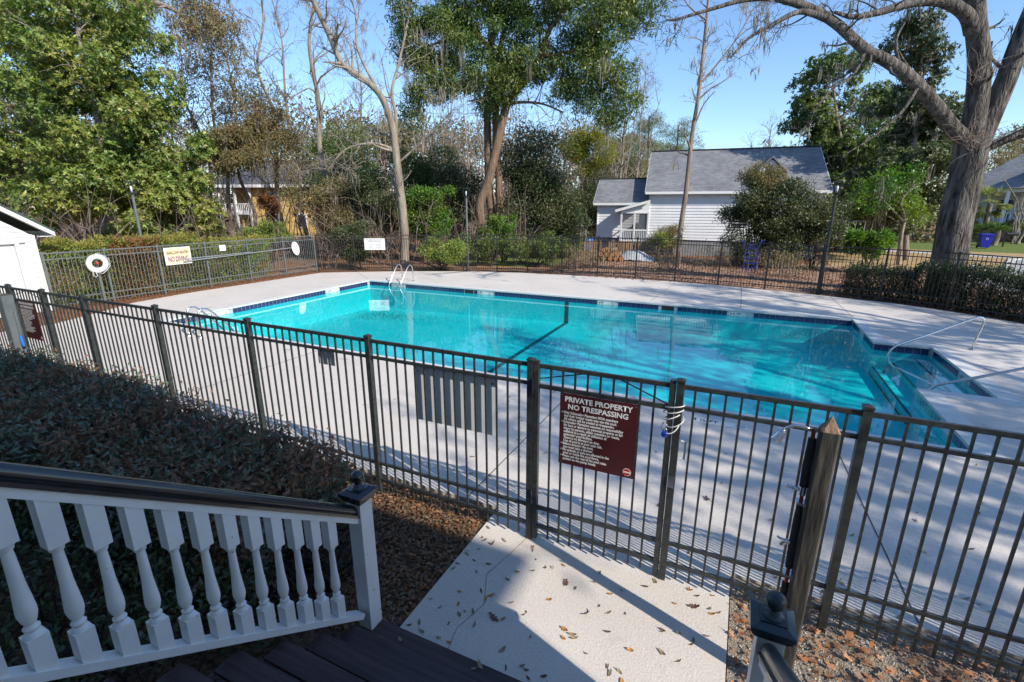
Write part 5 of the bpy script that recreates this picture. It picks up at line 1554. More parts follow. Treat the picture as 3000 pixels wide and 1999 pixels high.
# -- three magnolias at the left, behind the clipped hedge
b = V3(*at(318,735,26)[:2],0)
evergreen('magnolia_tree', b, 'tall glossy magnolia with a slim pale trunk behind the left lamp post', [b]+A_([(330,625),(310,500),(277,312),(240,150),(215,30),(200,-80)],26), 0.16, 0.05,
    [(V3(*at(285,540,26)),(5.8,4.2,3.4),3.2),(V3(*at(270,290,26.5)),(4.9,4.0,3.8),2.6),(V3(*at(225,80,27)),(4.6,3.4,4.4),2.2)], 70000, 0.22, 0.085, M['leaf_magnolia'], M['bark_pale'], rg, ros=True, limbs=34, limb_len=(1.5,4.2), csize=0.62, kcl=170, group='magnolias left of the pool')
b = V3(*at(40,720,30)[:2],0)
evergreen('magnolia_tree', b, 'leafy green tree above the pump house roof at the left edge', [b]+A_([(45,600),(70,420),(100,240),(60,60),(40,-90)],30), 0.22, 0.06,
    [(V3(*at(30,470,30)),(5.5,4.0,3.6),2.4),(V3(*at(20,170,31)),(5.0,3.6,5.0),2.0)], 36000, 0.22, 0.085, M['leaf_magnolia'], M['bark_grey'], rg, ros=True, limbs=26, limb_len=(1.5,4.5), csize=0.68, kcl=90, group='magnolias left of the pool', moss=10)
b = V3(*at(490,735,27)[:2],0)
evergreen('magnolia_tree', b, 'low bright green magnolia right of the left lamp post', [b]+A_([(485,640),(470,540),(460,400),(455,320)],27), 0.13, 0.05,
    [(V3(*at(500,600,27)),(3.3,2.6,2.5),2.2),(V3(*at(470,430,27)),(2.6,2.2,2.6),1.6)], 26000, 0.22, 0.088, M['leaf_magnolia'], M['bark_pale'], rg, ros=True, limbs=18, limb_len=(1.0,2.6), csize=0.55, kcl=62, group='magnolias left of the pool')
# -- pale thick tree behind with olive foliage and moss
b = V3(*at(310,715,36)[:2],0)
bare('pale_tree', b, 'thick pale-barked tree rising behind the tall magnolia', [([b]+A_([(305,500),(325,300),(335,140),(372,25),(420,-70)],36),0.50,0.30,1.0),(A_([(372,25),(450,10),(510,30),(560,70),(605,80),(660,60)],[36,35.5,35,35,35,35]),0.20,0.05,1.0),(A_([(335,140),(250,60),(180,-40)],36),0.2,0.07,0.8)], M['bark_pale'], rg, n=14, Lr=(1.5,4.0), moss=60, leaves=(9000,0.22,0.09,M['leaf_olive']), group=None)
# -- bare, mossy trees between magnolias and the centre
def bt(px, D, h, lab, lean=0.0, r=0.2, bk=None, n=22, ml=2, **kw):
    n = int(n*1.35)
    b = V3(*at(px,720,D)[:2],0); t = [b]
    k = 6
    for i in range(1,k+1):
        t.append(b + V3(lean*h*(i/k)**1.3 + rg.normal()*0.12*h/14, rg.normal()*0.25, h*i/k))
    args = dict(n=n, Lr=(h*0.12,h*0.28), maxlevel=ml, moss=14); args.update(kw)
    bare('bare_tree', b, lab, [(t,r,r*0.16,1.0)], bk or M['bark_grey'], rg, **args)
bt(640,40,17,'slim bare tree left of the yellow house porch',-0.10,0.20,M['bark_pale'],moss=24,leaves=(5000,0.22,0.09,M['leaf_olive']))
bt(690,44,19,'bare forked tree directly above the yellow house porch',0.02,0.22,M['bark_grey'],moss=16)
bt(742,38,16,'straight slender bare tree in front of the yellow wall',-0.02,0.17,M['bark_grey'],moss=26,leaves=(4200,0.20,0.09,M['leaf_olive']))
bt(835,42,20,'bare grey tree over the right half of the yellow house',0.03,0.24,M['bark_pale'],n=26,moss=12)
bt(905,46,20,'bare tree just right of the yellow house',-0.05,0.22,M['bark_grey'],n=24)
bt(965,36,20,'tall pale bare tree left of the big curved white limb',0.05,0.26,M['bark_pale'],n=26,moss=10)
bt(1075,48,17,'far bare tree behind the curved white limb',0.04,0.22,M['bark_pale'],n=24,moss=18)
bt(1255,50,17,'far bare tree in the gap left of the leaning trunk',-0.03,0.20,M['bark_pale'],n=22,moss=10)
bt(1330,60,16,'thin far bare tree seen in the sky gap by the leaning trunk',0.03,0.20,M['bark_grey'],n=20,moss=8)
# the tree with the white arching limb, just outside the far fence
b = V3(-16.55,21.35,0); Dc = 26.4
bare('arching_tree', b, 'bare tree with a long pale limb arching up to the left, behind the white notice', [([b]+A_([(1186,700),(1180,620),(1168,520),(1158,430)],Dc),0.25,0.20,0.35),
    (A_([(1158,430),(1148,365),(1118,285),(1070,235),(1005,190),(968,110),(935,40),(900,-40)],[26.4,26.3,26,25.6,25.2,25,24.8,24.6]),0.19,0.10,1.2),
    (A_([(1158,430),(1160,340),(1148,270),(1170,180),(1195,60),(1200,-30)],[26.4,26.5,26.8,27,27.2,27.4]),0.10,0.04,1.2),
    (A_([(1118,285),(1050,150),(1040,30),(1000,-40)],[26,26.3,26.6,26.8]),0.07,0.03,1.0),
    (A_([(1165,480),(1220,430),(1290,360),(1330,320)],[26.4,26.2,26,25.8]),0.07,0.02,0.7),
    (A_([(1160,440),(1090,420),(1010,440),(960,500)],[26.4,26,25.6,25.4]),0.08,0.02,0.9)], M['bark_pale'], rg, n=16, Lr=(1.2,3.4), moss=14, minr=0.007)
# -- the central evergreen with two trunks
b = V3(*at(1416,742,30)[:2],0); Dm = 30.0
root = tree_root('leaning_oak', b, 'large evergreen with a leaning tan trunk and a broad drooping crown over the pool', 'tree')
T = Tubes(); tips = []
limb(T, [b]+A_([(1412,680),(1406,600),(1428,540),(1446,470),(1462,400),(1478,330),(1488,295)],Dm), 0.29, 0.23, 14)
for pts, a, c in ((A_([(1488,295),(1522,258),(1556,215),(1578,170),(1610,90),(1660,20)],[30,29.6,29.2,29,28.6,28.2]),0.21,0.09),
                  (A_([(1478,330),(1470,260),(1455,180),(1400,100),(1330,40)],[30,30,29.8,29.4,29]),0.18,0.08),
                  (A_([(1486,305),(1530,300),(1590,305),(1650,330)],[30,29.6,29.2,29]),0.10,0.04),
                  (A_([(1455,180),(1480,80),(1500,-40)],30),0.18,0.08),
                  (A_([(1578,170),(1680,150),(1780,130),(1860,110)],[29,28.6,28.4,28.2]),0.12,0.03),
                  (A_([(1400,100),(1300,120),(1220,150)],[29.4,29,28.6]),0.10,0.03)):
    p, r = limb(T, pts, a, c, 9); ramify(T, p, r, rg, 9, (1.0,3.0), 0, 1, tips, sides=5)
finish_trunk(T, root, M['bark_tan'])
T = Tubes()
p, r = limb(T, [V3(*at(1432,735,31.5)[:2],0)]+A_([(1440,640),(1432,560),(1430,460),(1428,330),(1436,220),(1440,80)],31.5), 0.27, 0.20, 12); ramify(T, p, r, rg, 8, (1.0,3.0), 0, 1, tips, sides=5, start=0.6)
p, r = limb(T, [V3(*at(1455,735,31.2)[:2],0)]+A_([(1462,620),(1460,500),(1452,380),(1455,260),(1458,160)],31.2), 0.24, 0.18, 10)
finish_trunk(T, root, M['bark_tan'], 'second_trunk')
cr = []
def blob(px, py, D, rx, rz, w): cr.append((V3(*at(px,py,D)),(rx,rx*0.8,rz),w))
for q in [(1240,50,28.5,1.9,1.9,1.3),(1330,110,29,2.2,1.8,1.5),(1420,60,29.5,2.4,2.2,1.7),(1520,60,29.5,2.4,2.0,1.6),(1640,70,28.8,2.5,2.0,1.7),(1760,60,28.2,2.2,1.7,1.4),(1850,40,28,1.6,1.2,0.8),(1700,170,28.6,2.3,1.7,1.5),(1790,215,28.4,1.6,1.7,1.0),(1810,310,28.4,1.2,1.3,0.6),(1450,210,29.4,1.7,1.5,1.1),(1590,200,29.0,1.5,1.0,0.8),(1265,190,28.6,1.4,1.6,0.9),(1225,280,28.5,0.8,1.5,0.45),(1380,240,29.2,1.0,1.2,0.5),(1500,-60,29.5,4.5,2.0,2.4),(1350,-40,29,3.0,1.8,1.6),(1690,-40,28.6,3.6,1.8,1.8),(1660,260,28.8,1.2,0.9,0.4),(1440,290,29.3,0.9,0.9,0.35),(1215,330,28.5,0.5,0.6,0.15),(1300,230,28.8,1.2,1.4,0.8),(1250,120,28.4,1.6,1.6,1.0),(1530,140,29,2.0,1.6,1.2),(1480,260,29.2,1.2,1.2,0.7),(1740,260,28.5,1.4,1.2,0.8)]: blob(*q)
Cs, Rs = [], []
for c, rad, w in cr:
    a, q = sub_clumps(c, rad, int(13*w)+2, 0.52, rg); Cs.append(a); Rs.append(q)
Cs = np.concatenate(Cs); Rs = np.concatenate(Rs)
P, D = clump_points(Cs, Rs, 100000, rg)
npmesh('crown', scatter_leaves(P, 0.19, 0.065, rg, out=D*0.5, droop=0.7), 4, M['leaf_oak'], root)
i = rg.choice(len(Cs), 26); npmesh('moss', moss_ribbons(Cs[i]-np.array([0,0,0.4]), rg, (0.5,1.6)), 4, M['moss'], root)

# -- understory between the fence and the trees
def shrub(px, py, D, rx, rz, label, mat, n, L=0.13, W=0.055, name='shrub', kcl=24, csize=None, stems=7, ry=None, moss=0, bk=None, ros=False, droop=0.1, group='shrubs beyond the far fence'):
    c = V3(*at(px,py,D)); base = V3(c[0],c[1],0)
    root = tree_root(name, base, label, 'shrub', group)
    T = Tubes(); tips = []
    for _ in range(stems):
        e = c + rg.normal(size=3)*np.array([rx*0.45,rx*0.35,rz*0.5]); s = base + rg.normal(size=3)*np.array([rx*0.15,rx*0.15,0]); s[2] = -0.05
        m_ = (s+e)/2 + rg.normal(size=3)*0.25
        p, r = limb(T, [s,m_,e], 0.045, 0.012, 5, 4); ramify(T, p, r, rg, 5, (rz*0.25,rz*0.6), 0, 1, tips, sides=4, nsub=(2,4), minr=0.005)
    finish_trunk(T, root, bk or M['twig_dark'], 'stems')
    Cs, Rs = sub_clumps(c, (rx,ry or rx*0.75,rz), kcl, csize or max(0.3,0.28*rz), rg, 0.15)
    n = int(n*1.6)
    P, D_ = clump_points(Cs, Rs, n if not ros else n//7, rg); P[:,2] = np.maximum(P[:,2], 0.02)
    npmesh('foliage', rosettes(P, D_, L, W, rg) if ros else scatter_leaves(P, L, W, rg, out=D_*0.5, droop=droop), 4, mat, root)
    if moss: i = rg.choice(len(Cs), moss); npmesh('moss', moss_ribbons(Cs[i], rg, (0.5,1.6)), 4, M['moss'], root)
    return root
shrub(650,440,36,3.0,2.2,'olive brown cedar left of the yellow wall',M['leaf_olive'],9000,0.20,0.07,name='cedar_tree',kcl=26,moss=14)
shrub(770,380,40,3.8,3.2,'tall olive cedar in front of the yellow house roof',M['leaf_olive'],11000,0.20,0.07,name='cedar_tree',kcl=26,moss=14)
shrub(835,520,37,2.6,3.2,'olive brown thicket before the right end of the yellow house',M['leaf_olive'],1300,0.20,0.07,kcl=14,moss=3)
shrub(945,600,30,2.2,2.2,'tangled brown green thicket behind the net pole',M['leaf_olive'],6500,0.17,0.06,kcl=18,moss=6)
shrub(790,690,29,1.8,0.9,'low dark shrub behind the grey fence below the yellow house',M['leaf_box'],5000,0.12,0.05)
shrub(790,600,33,0.8,0.9,'rust red dead bush in front of the yellow wall',M['leaf_rust'],1500,0.18,0.06,kcl=8)
shrub(1010,560,33,2.6,2.6,'dark green shrub left of the arching tree trunk',M['leaf_dark'],10000,0.15,0.06,moss=14)
shrub(1030,700,25.5,1.0,1.2,'rounded very dark shrub behind the white notice',M['leaf_dark'],6000,0.10,0.05,csize=0.34)
shrub(1110,610,31,2.2,2.2,'dark viney thicket behind the arching tree trunk',M['leaf_dark'],9000,0.15,0.06,moss=16)
shrub(1000,460,40,3.2,3.2,'dark evergreen mass behind the arching tree',M['leaf_oak'],9000,0.18,0.07,name='evergreen_tree',moss=8)
shrub(1235,510,36,2.8,2.9,'dark evergreen right of the arching tree trunk',M['leaf_oak'],10000,0.17,0.065,name='evergreen_tree',moss=8)
shrub(1265,620,29,1.9,1.8,'bright green bush between the arching tree and the middle lamp post',M['leaf_bright'],12000,0.16,0.06)
shrub(1345,590,34,2.0,3.0,'very dark green shrub right behind the middle lamp post',M['leaf_dark'],9000,0.16,0.065)
shrub(1290,735,25.2,1.9,0.7,'low green shrub behind the far fence beside the arching tree trunk',M['leaf_box'],6000,0.10,0.045)
shrub(1475,670,29,0.9,1.1,'young bright green plant at the foot of the leaning trunk',M['leaf_bright'],3500,0.16,0.06)
shrub(1560,560,32,2.6,3.6,'dark viney magnolia right of the leaning trunk',M['leaf_dark'],15000,0.17,0.07,name='evergreen_tree',moss=26,kcl=40)
shrub(1640,650,31,2.0,2.2,'broad dark bush filling the space before the white house',M['leaf_dark'],10000,0.15,0.06,moss=8)
shrub(1430,715,27,1.7,0.8,'low leafy shrub in front of the leaning trunk',M['leaf_oak'],6000,0.12,0.05)
shrub(1585,725,27,2.0,0.7,'low grey green shrub behind the far fence right of the leaning trunk',M['leaf_oak'],6000,0.12,0.05)
shrub(1670,715,31,0.8,0.9,'feathery light green bush at the end of the dark thicket',M['leaf_bright'],3500,0.14,0.04)
shrub(1720,430,44,2.4,2.6,'yellow green tree top left of the white house',M['leaf_yellow'],9000,0.18,0.07,name='yellow_tree')
shrub(1740,590,44,2.0,4.0,'narrow dark tree left of the white house wing',M['leaf_dark'],9000,0.18,0.07,name='evergreen_tree')
shrub(1800,480,60,3.5,4.2,'grey green tree behind the wing of the white house',M['leaf_pine'],9000,0.24,0.08,name='evergreen_tree')
# -- pines and bare trees beyond the white house
def pine(px, py, D, label):
    c = V3(*at(px,py,D)); base = V3(c[0],c[1],0)
    evergreen('pine_tree', base, label, [base,base+V3(0.2,0,c[2]*0.5),c+V3(0,0,1.5)], 0.3, 0.08, [(c,(3.6,3.0,2.6),2),(c+V3(1.2,0,-2.4),(2.6,2.2,1.4),1),(c+V3(-1.6,0,-1.6),(2.2,2,1.2),1)], 9000, 0.34, 0.05, M['leaf_pine'], M['bark_tan'], rg, limbs=10, csize=0.75, kcl=34, group='pines beyond the white house')
pine(1900,375,70,'round topped pine rising behind the house wing'); pine(1985,400,74,'second pine seen just left of the slim bare trunk'); pine(1830,440,66,'lower pine left of the round topped pine')
bt(1790,48,15,'pale bare tree left of the white house roof',0.10,0.20,M['bark_pale'],n=24,moss=6)
bt(1850,56,17,'bare tree behind the wing roof of the white house',0.02,0.2,M['bark_grey'],n=22,moss=4)
bt(2215,66,13,'bare rounded tree behind the ridge of the white house',0.0,0.25,M['bark_grey'],n=30,moss=4)
bt(2160,72,12,'small bare tree behind the middle of the house ridge',0.02,0.2,M['bark_grey'],n=22,moss=4)
bt(2290,60,12,'bare tree behind the right end of the house ridge',0.02,0.2,M['bark_grey'],n=20,moss=4)
# -- slim bare tree in front of the house
b = V3(*at(1988,762,28.2)[:2],0)
bare('slim_tree', b, 'slim leaning bare tree standing in front of the white house', [([b]+A_([(1993,680),(2010,560),(2027,402),(2045,290),(2058,178),(2073,27),(2082,-60)],28),0.165,0.06,1.6),(A_([(2058,240),(2100,190),(2160,110),(2210,20)],[28,27.8,27.6,27.5]),0.06,0.02,1.0),(A_([(2070,60),(2020,20),(1990,-30)],28),0.06,0.02,0.8)], M['bark_grey'], rg, n=14, Lr=(1.0,2.8), moss=24, minr=0.006, start=0.35, mossL=(0.2,0.6))

# -- big oak at the right
ob = V3(7.0,22.9,0); Do = 17.7
root = tree_root('oak_tree', ob, 'massive bare oak with dark rough trunk and spreading limbs at right', 'tree')
T = Tubes(); tips = []
def OP(lst, D=Do): return A_(lst, D)
limb(T, [ob+V3(-0.1,-0.1,-0.1)]+OP([(2772,810),(2784,740),(2800,640),(2825,540),(2842,460),(2848,400)]), 0.56, 0.45, 24, 8)
limb(T, [ob+V3(0,0,-0.1), ob+V3(0,0,0.25), ob+V3(0,0,0.9)], 0.80, 0.50, 24, 4)
for pts, a, c, k in ((OP([(2840,420),(2790,375),(2740,310),(2670,232),(2600,180),(2536,147),(2446,67),(2357,18),(2270,-8)],[17.7,17.5,17.2,16.9,16.6,16.4,16.1,15.9,15.7]),0.27,0.10,16),
                     (OP([(2842,440),(2852,360),(2866,260),(2868,160),(2858,60),(2850,-60)],[17.7,17.6,17.5,17.4,17.3,17.2]),0.35,0.26,5),
                     (OP([(2862,430),(2905,330),(2945,240),(2985,130),(3030,20)],[17.7,17.6,17.5,17.4,17.3]),0.34,0.24,6),
                     (OP([(2875,440),(2920,420),(2970,402),(3060,370)],[17.7,17.5,17.3,17]),0.16,0.11,6),
                     (OP([(2850,90),(2828,40),(2759,4),(2670,9),(2576,36),(2500,50),(2446,36)],[17.3,17.1,16.8,16.5,16.2,16,15.9]),0.24,0.04,11),
                     (OP([(2446,67),(2380,40),(2330,38),(2250,80),(2190,115),(2140,170)],[16.1,15.8,15.6,15.4,15.2,15]),0.11,0.025,9),
                     (OP([(2690,255),(2640,330),(2560,400),(2480,450)],[16.9,16.6,16.4,16.2]),0.06,0.015,5),
                     (OP([(2536,147),(2500,220),(2440,260),(2380,330)],[16.4,16.1,15.9,15.7]),0.06,0.015,5),
                     (OP([(2640,205),(2625,120),(2660,40),(2640,-30)],[16.8,16.9,17,17.1]),0.05,0.02,4),
                     (OP([(2270,-8),(2180,0),(2090,25),(1990,55),(1960,60)],[15.7,15.5,15.3,15.1,15]),0.09,0.02,8)):
    p, r = limb(T, pts, a, c, 12); ramify(T, p, r, rg, k, (0.6,2.0), 0, 2, tips, sides=5, spread=0.85, rr=0.32, upb=0.05, minr=0.0045, nsub=(2,5))
finish_trunk(T, root, M['bark_oak'])
T = Tubes()
for px, py, D in ((2850,400,17.1),(2860,230,16.9),(2855,420,17.1),(2835,430,17.1)):
    for _ in range(16):
        q, _d = wander(np.array(at(px+rg.normal()*14,py+rg.normal()*12,D)), rg.normal(size=3)*np.array([0.7,0.5,0.4])+V3(-0.1,-0.4,0.9), rg.uniform(0.5,1.2), 5, rg, 0.25)
        T.add(q, np.linspace(0.012,0.004,5), 4)
finish_trunk(T, root, M['twig_grey'], 'water_shoots')['kind'] = 'stuff'
tips = np.array(tips); i = rg.choice(len(tips), 46); npmesh('moss', moss_ribbons(tips[i], rg, (0.15,0.5), per=8, w=0.018, spread=0.05), 4, M['moss'], root)

# -- magnolias behind the oak
b = V3(*at(2450,740,37)[:2],0)
evergreen('magnolia_tree', b, 'broad dark magnolia hung with moss right of the white house roof', [b]+A_([(2460,640),(2470,480),(2450,330),(2440,240)],37), 0.25, 0.06,
    [(V3(*at(2470,560,37)),(4.6,3.6,3.6),2.6),(V3(*at(2440,370,37.5)),(3.6,3.0,2.6),1.8),(V3(*at(2450,215,38)),(2.2,2.0,1.9),0.8),(V3(*at(2560,620,36)),(3.0,2.6,2.4),1.5),(V3(*at(2365,330,38)),(1.6,1.5,1.2),0.5),(V3(*at(2390,470,38)),(2.4,2.2,2.6),1.3),(V3(*at(2540,450,37)),(2.6,2.2,2.2),1.3),(V3(*at(2500,660,35)),(3.4,2.4,1.6),1.3)], 80000, 0.24, 0.10, M['leaf_oak'], M['bark_grey'], rg, ros=True, limbs=22, limb_len=(1.5,4), csize=0.66, kcl=190, moss=90, group='magnolias right of the white house')
b = V3(*at(2575,735,42)[:2],0)
evergreen('magnolia_tree', b, 'farther magnolia filling the gap between the mossy one and the oak limb', [b]+A_([(2575,640),(2570,480),(2580,320)],42), 0.25, 0.06,
    [(V3(*at(2580,420,42)),(3.4,3.0,3.4),2.0),(V3(*at(2560,300,42)),(2.0,1.9,1.6),0.8),(V3(*at(2600,600,41)),(3.6,3.0,2.6),1.6)], 26000, 0.24, 0.10, M['leaf_oak'], M['bark_grey'], rg, ros=True, limbs=18, limb_len=(1.5,3.5), csize=0.7, kcl=80, moss=40, group='magnolias right of the white house')
b = V3(*at(2660,735,30)[:2],0)
evergreen('magnolia_tree', b, 'tall magnolia with brownish leaves close behind the oak trunk', [b]+A_([(2655,650),(2670,500),(2690,330),(2700,180),(2705,60)],30), 0.18, 0.05,
    [(V3(*at(2690,150,30.5)),(1.6,1.6,2.2),1.0),(V3(*at(2670,320,30.5)),(2.6,2.2,2.0),1.5),(V3(*at(2640,500,30)),(3.0,2.4,2.0),1.7),(V3(*at(2640,620,29.5)),(2.6,2.2,1.2),1.0),(V3(*at(2720,420,30.5)),(1.8,1.6,2.2),1.0)], 46000, 0.21, 0.09, M['leaf_dark'], M['bark_grey'], rg, ros=True, limbs=22, limb_len=(1.2,3), csize=0.65, kcl=64, moss=46, group='magnolias right of the white house')
b = V3(*at(2640,740,27.5)[:2],0)
bare('small_tree', b, 'small pale-trunked tree with light green leaves left of the oak trunk', [([b]+A_([(2640,690),(2650,640),(2640,590),(2680,540)],27.5),0.13,0.04,1.0),(A_([(2648,650),(2600,600),(2560,560)],27.5),0.06,0.02,0.8)], M['bark_pale'], rg, n=10, Lr=(0.8,2.2), leaves=(5000,0.17,0.07,M['leaf_bright']), moss=14, group=None)
shrub(2255,650,26.5,2.8,2.5,'dark spreading evergreen in front of the white house',M['leaf_dark'],24000,0.15,0.055,name='evergreen_shrub',kcl=60,csize=0.55,stems=12,group=None)
shrub(2235,535,27,1.3,1.0,'rusty green cedar top above the dark evergreen by the house',M['leaf_olive'],4200,0.14,0.05,name='evergreen_shrub',kcl=16,csize=0.4,group=None)
shrub(2400,650,26,1.5,1.7,'dark shrub between the house and the right lamp post',M['leaf_dark'],9000,0.14,0.05,name='evergreen_shrub',kcl=24,csize=0.5,group=None)
shrub(2545,715,24,1.0,0.9,'bright green bush beside the right lamp post',M['leaf_bright'],5000,0.15,0.06,group=None)
shrub(2880,460,62,7,4.5,'far tree crown behind the roof across the road',M['leaf_olive'],5000,0.3,0.1,name='far_tree',moss=30,group=None,kcl=30)
bt(2960,70,15,'far bare tree beside the roof across the road',0.0,0.25,M['bark_pale'],n=26,moss=10)
bt(2560,62,14,'far bare tree seen over the dark magnolia',0.0,0.25,M['bark_grey'],n=24,moss=8)

# -- far woods behind everything, one mass
P_, D_ = [], []
Cs, Rs = [], []
for k in range(340):
    azd = rg.uniform(56,182); az = math.radians(azd); dd = rg.uniform(58,100)
    if azd < 75: dd += 50
    hmax = 7.5 if 76 < azd < 99 else (14 if azd > 108 else 9.5)
    z = hmax*rg.random()**1.2*dd/75; Cs.append((dd*math.cos(az),dd*math.sin(az),z)); Rs.append((rg.uniform(2,4.5),rg.uniform(2,4.5),rg.uniform(1.5,3.4)))
P, D = clump_points(np.array(Cs), np.array(Rs), 110000, rg)
P[:,2] = np.maximum(P[:,2], 0.0)
o = npmesh('far_woods', scatter_leaves(P, 0.62, 0.26, rg, out=D*0.5), 4, M['leaf_woods']); tag(o, 'hazy far woodland behind the houses', 'woods', kind='stuff')
T = Tubes()
for k in range(620):
    az = math.radians(rg.uniform(100,172)); dd = rg.uniform(46,85)
    p = V3(dd*math.cos(az),dd*math.sin(az),0); h = rg.uniform(5,15)
    if 136 < math.degrees(az) < 146 and dd < 58: continue
    q, d = wander(p, V3(rg.normal()*0.12,rg.normal()*0.12,1), h, 6, rg, 0.08); T.add(q, np.linspace(0.10,0.02,6), 4)
    for _ in range(9):
        j = rg.integers(1,5); f = rg.random(); s0 = q[j]*(1-f)+q[j+1]*f
        q2, _d = wander(s0, V3(rg.normal(),rg.normal(),1.0), rg.uniform(1.2,3.6), 5, rg, 0.2); T.add(q2, np.linspace(0.035,0.010,5), 3)
        for _k in range(2):
            q3, _d = wander(q2[rg.integers(1,4)], V3(rg.normal(),rg.normal(),0.8), rg.uniform(0.6,1.6), 4, rg, 0.25); T.add(q3, np.linspace(0.018,0.008,4), 3)
V, Q = T.mesh(); o = idxmesh('bare_woods', V, Q, M['twig_grey']); tag(o, 'haze of bare far trees behind the evergreens', 'woods', kind='stuff')
# woods floor thicket at left behind the fence, twiggy mass
T = Tubes()
for k in range(900):
    az = math.radians(rg.uniform(112,168)); dd = rg.uniform(27,44)
    p = V3(dd*math.cos(az),dd*math.sin(az),0)
    if 137 < math.degrees(az) < 145 and rg.random() < 0.7: continue
    q, d = wander(p, V3(rg.normal()*0.35,rg.normal()*0.35,1), rg.uniform(1.5,5.0), 5, rg, 0.16)
    T.add(q, np.linspace(0.022,0.006,5), 3)
    for _ in range(3):
        j = rg.integers(1,4); q2, _d = wander(q[j], V3(rg.normal(),rg.normal(),0.9), rg.uniform(0.5,1.6), 4, rg, 0.2); T.add(q2, np.linspace(0.010,0.004,4), 3)
V, Q = T.mesh(); o = idxmesh('brushwood', V, Q, M['twig_grey']); tag(o, 'bare tangled brushwood under the trees beyond the fence', 'brushwood', kind='stuff')

# -- trees off to the right whose branches dapple the pool and deck
def shade_tree(x, y, h, label, n=24, nl=7000, r=0.3, spread=5.0):
    b = V3(x,y,0); paths = [([b,b+V3(0.2,0.1,h*0.3),b+V3(0,0,h*0.55),b+V3(0.3,0,h)],r,0.07,1.0)]
    for k in range(7):
        a = 2*math.pi*k/7+rg.uniform(-0.3,0.3); z = h*rg.uniform(0.38,0.6); s = spread*rg.uniform(0.7,1.1)
        paths.append(([b+V3(0,0,z),b+V3(math.cos(a)*s*0.5,math.sin(a)*s*0.5,z+h*0.13),b+V3(math.cos(a)*s,math.sin(a)*s,z+h*rg.uniform(0.2,0.32))],r*0.42,0.04,0.7))
    return bare('shade_tree', b, label, paths, M['bark_grey'], rg, n=n, Lr=(1.0,2.8), leaves=(nl,0.20,0.09,M['leaf_oak']), moss=60, group='trees beside the deck', maxlevel=1, minr=0.008, mossL=(0.5,1.5))
shade_tree(15.2,6.6,15.5,'mossy tree standing beyond the right end of the deck',n=24,nl=6500)
shade_tree(15.0,2.6,13.5,'mossy tree standing right of the gravel bed',n=18,nl=4500,spread=3.2)
shade_tree(16.3,12.2,14.5,'mossy tree standing between the deck and the road',n=22,nl=6500,spread=4.4)

# ================================================================== HEDGES
def hedge(name, boxes, label, mat, n, L, W, stems=0, top_mat=None, ntop=0, rg=rg, jag=0.10, shell=0.5, extra=None, cat='hedge'):
    """boxes: list of (p, q, width, z0, z1) along plan segments"""
    p0 = boxes[0][0]; root = empty(name, (p0[0],p0[1],-0.03)); tag(root, label, cat)
    Ls = [math.hypot(b[1][0]-b[0][0], b[1][1]-b[0][1])*(b[2]+b[4]-b[3]) for b in boxes]; tot = sum(Ls)
    Ps, Ds = [], []
    def pts(b, m, top=False):
        (px,py),(qx,qy),w,z0,z1 = b
        t = rg.random(m); d = unit(np.array([qx-px,qy-py,0.0])); s = np.array([-d[1],d[0],0])
        u = rg.uniform(-1,1,m); v = rg.random(m)
        k = rg.random(m); depth = rg.random(m)**1.6
        wav = 0.10*np.sin(t*23+px)+0.07*np.sin(t*51+1.3)+jag*rg.normal(size=m)
        if top: v[:] = 1-0.10*depth
        else:
            f = k < 0.42; u = np.where(f, np.sign(u)*(1-0.35*depth), u); v = np.where(~f & (k < 0.82), 1-0.25*depth, v)
        P = np.outer(1-t,[px,py,0])+np.outer(t,[qx,qy,0])+np.outer(u*w/2,s)
        zz_ = z0+(z1-z0)*v + wav*(z1-z0)*0.5*v
        P[:,2] = zz_; P[:,:2] += np.outer(wav*0.3*np.sign(u), s[:2])
        D = np.outer(u,s)*1.0; D[:,2] = (v-0.4)
        return P, D
    for b, l in zip(boxes, Ls):
        P, D = pts(b, int(n*l/tot)); Ps.append(P); Ds.append(D)
    P = np.concatenate(Ps); D = np.concatenate(Ds); P[:,2] = np.maximum(P[:,2],0.0)
    npmesh('foliage', scatter_leaves(P, L, W, rg, out=D*0.8, up=0.35), 4, mat, root)
    if ntop:
        Ps, Ds = [], []
        for b, l in zip(boxes, Ls):
            p, d = pts(b, int(ntop*l/tot), True); Ps.append(p); Ds.append(d)
        P = np.concatenate(Ps); D = np.concatenate(Ds); D[:,2] += 1
        npmesh('top_growth', scatter_leaves(P, L, W, rg, out=D*0.8), 4, top_mat, root)
    if extra:
        em, en, sel = extra
        P, D = pts(sel, en); npmesh('dead_patch', scatter_leaves(P, L, W, rg, out=D*0.8), 4, em, root)
    if stems:
        T = Tubes()
        for _ in range(stems):
            b = boxes[rg.integers(len(boxes))]; t = rg.random(); (px,py),(qx,qy),w,z0,z1 = b
            s = V3(px+(qx-px)*t+rg.normal()*w*0.15, py+(qy-py)*t+rg.normal()*w*0.15, -0.02)
            q, d = wander(s, V3(rg.normal()*0.4,rg.normal()*0.4,1), z1*rg.uniform(0.7,1.08), 5, rg, 0.2); T.add(q, np.linspace(0.014,0.004,5), 4)
            for _k in range(3): 
                j = rg.integers(1,4); q2, _d = wander(q[j], V3(rg.normal(),rg.normal(),0.8), z1*rg.uniform(0.2,0.5), 4, rg, 0.2); T.add(q2, np.linspace(0.007,0.003,4), 3)
        finish_trunk(T, root, M['twig_dark'], 'stems')
    return root
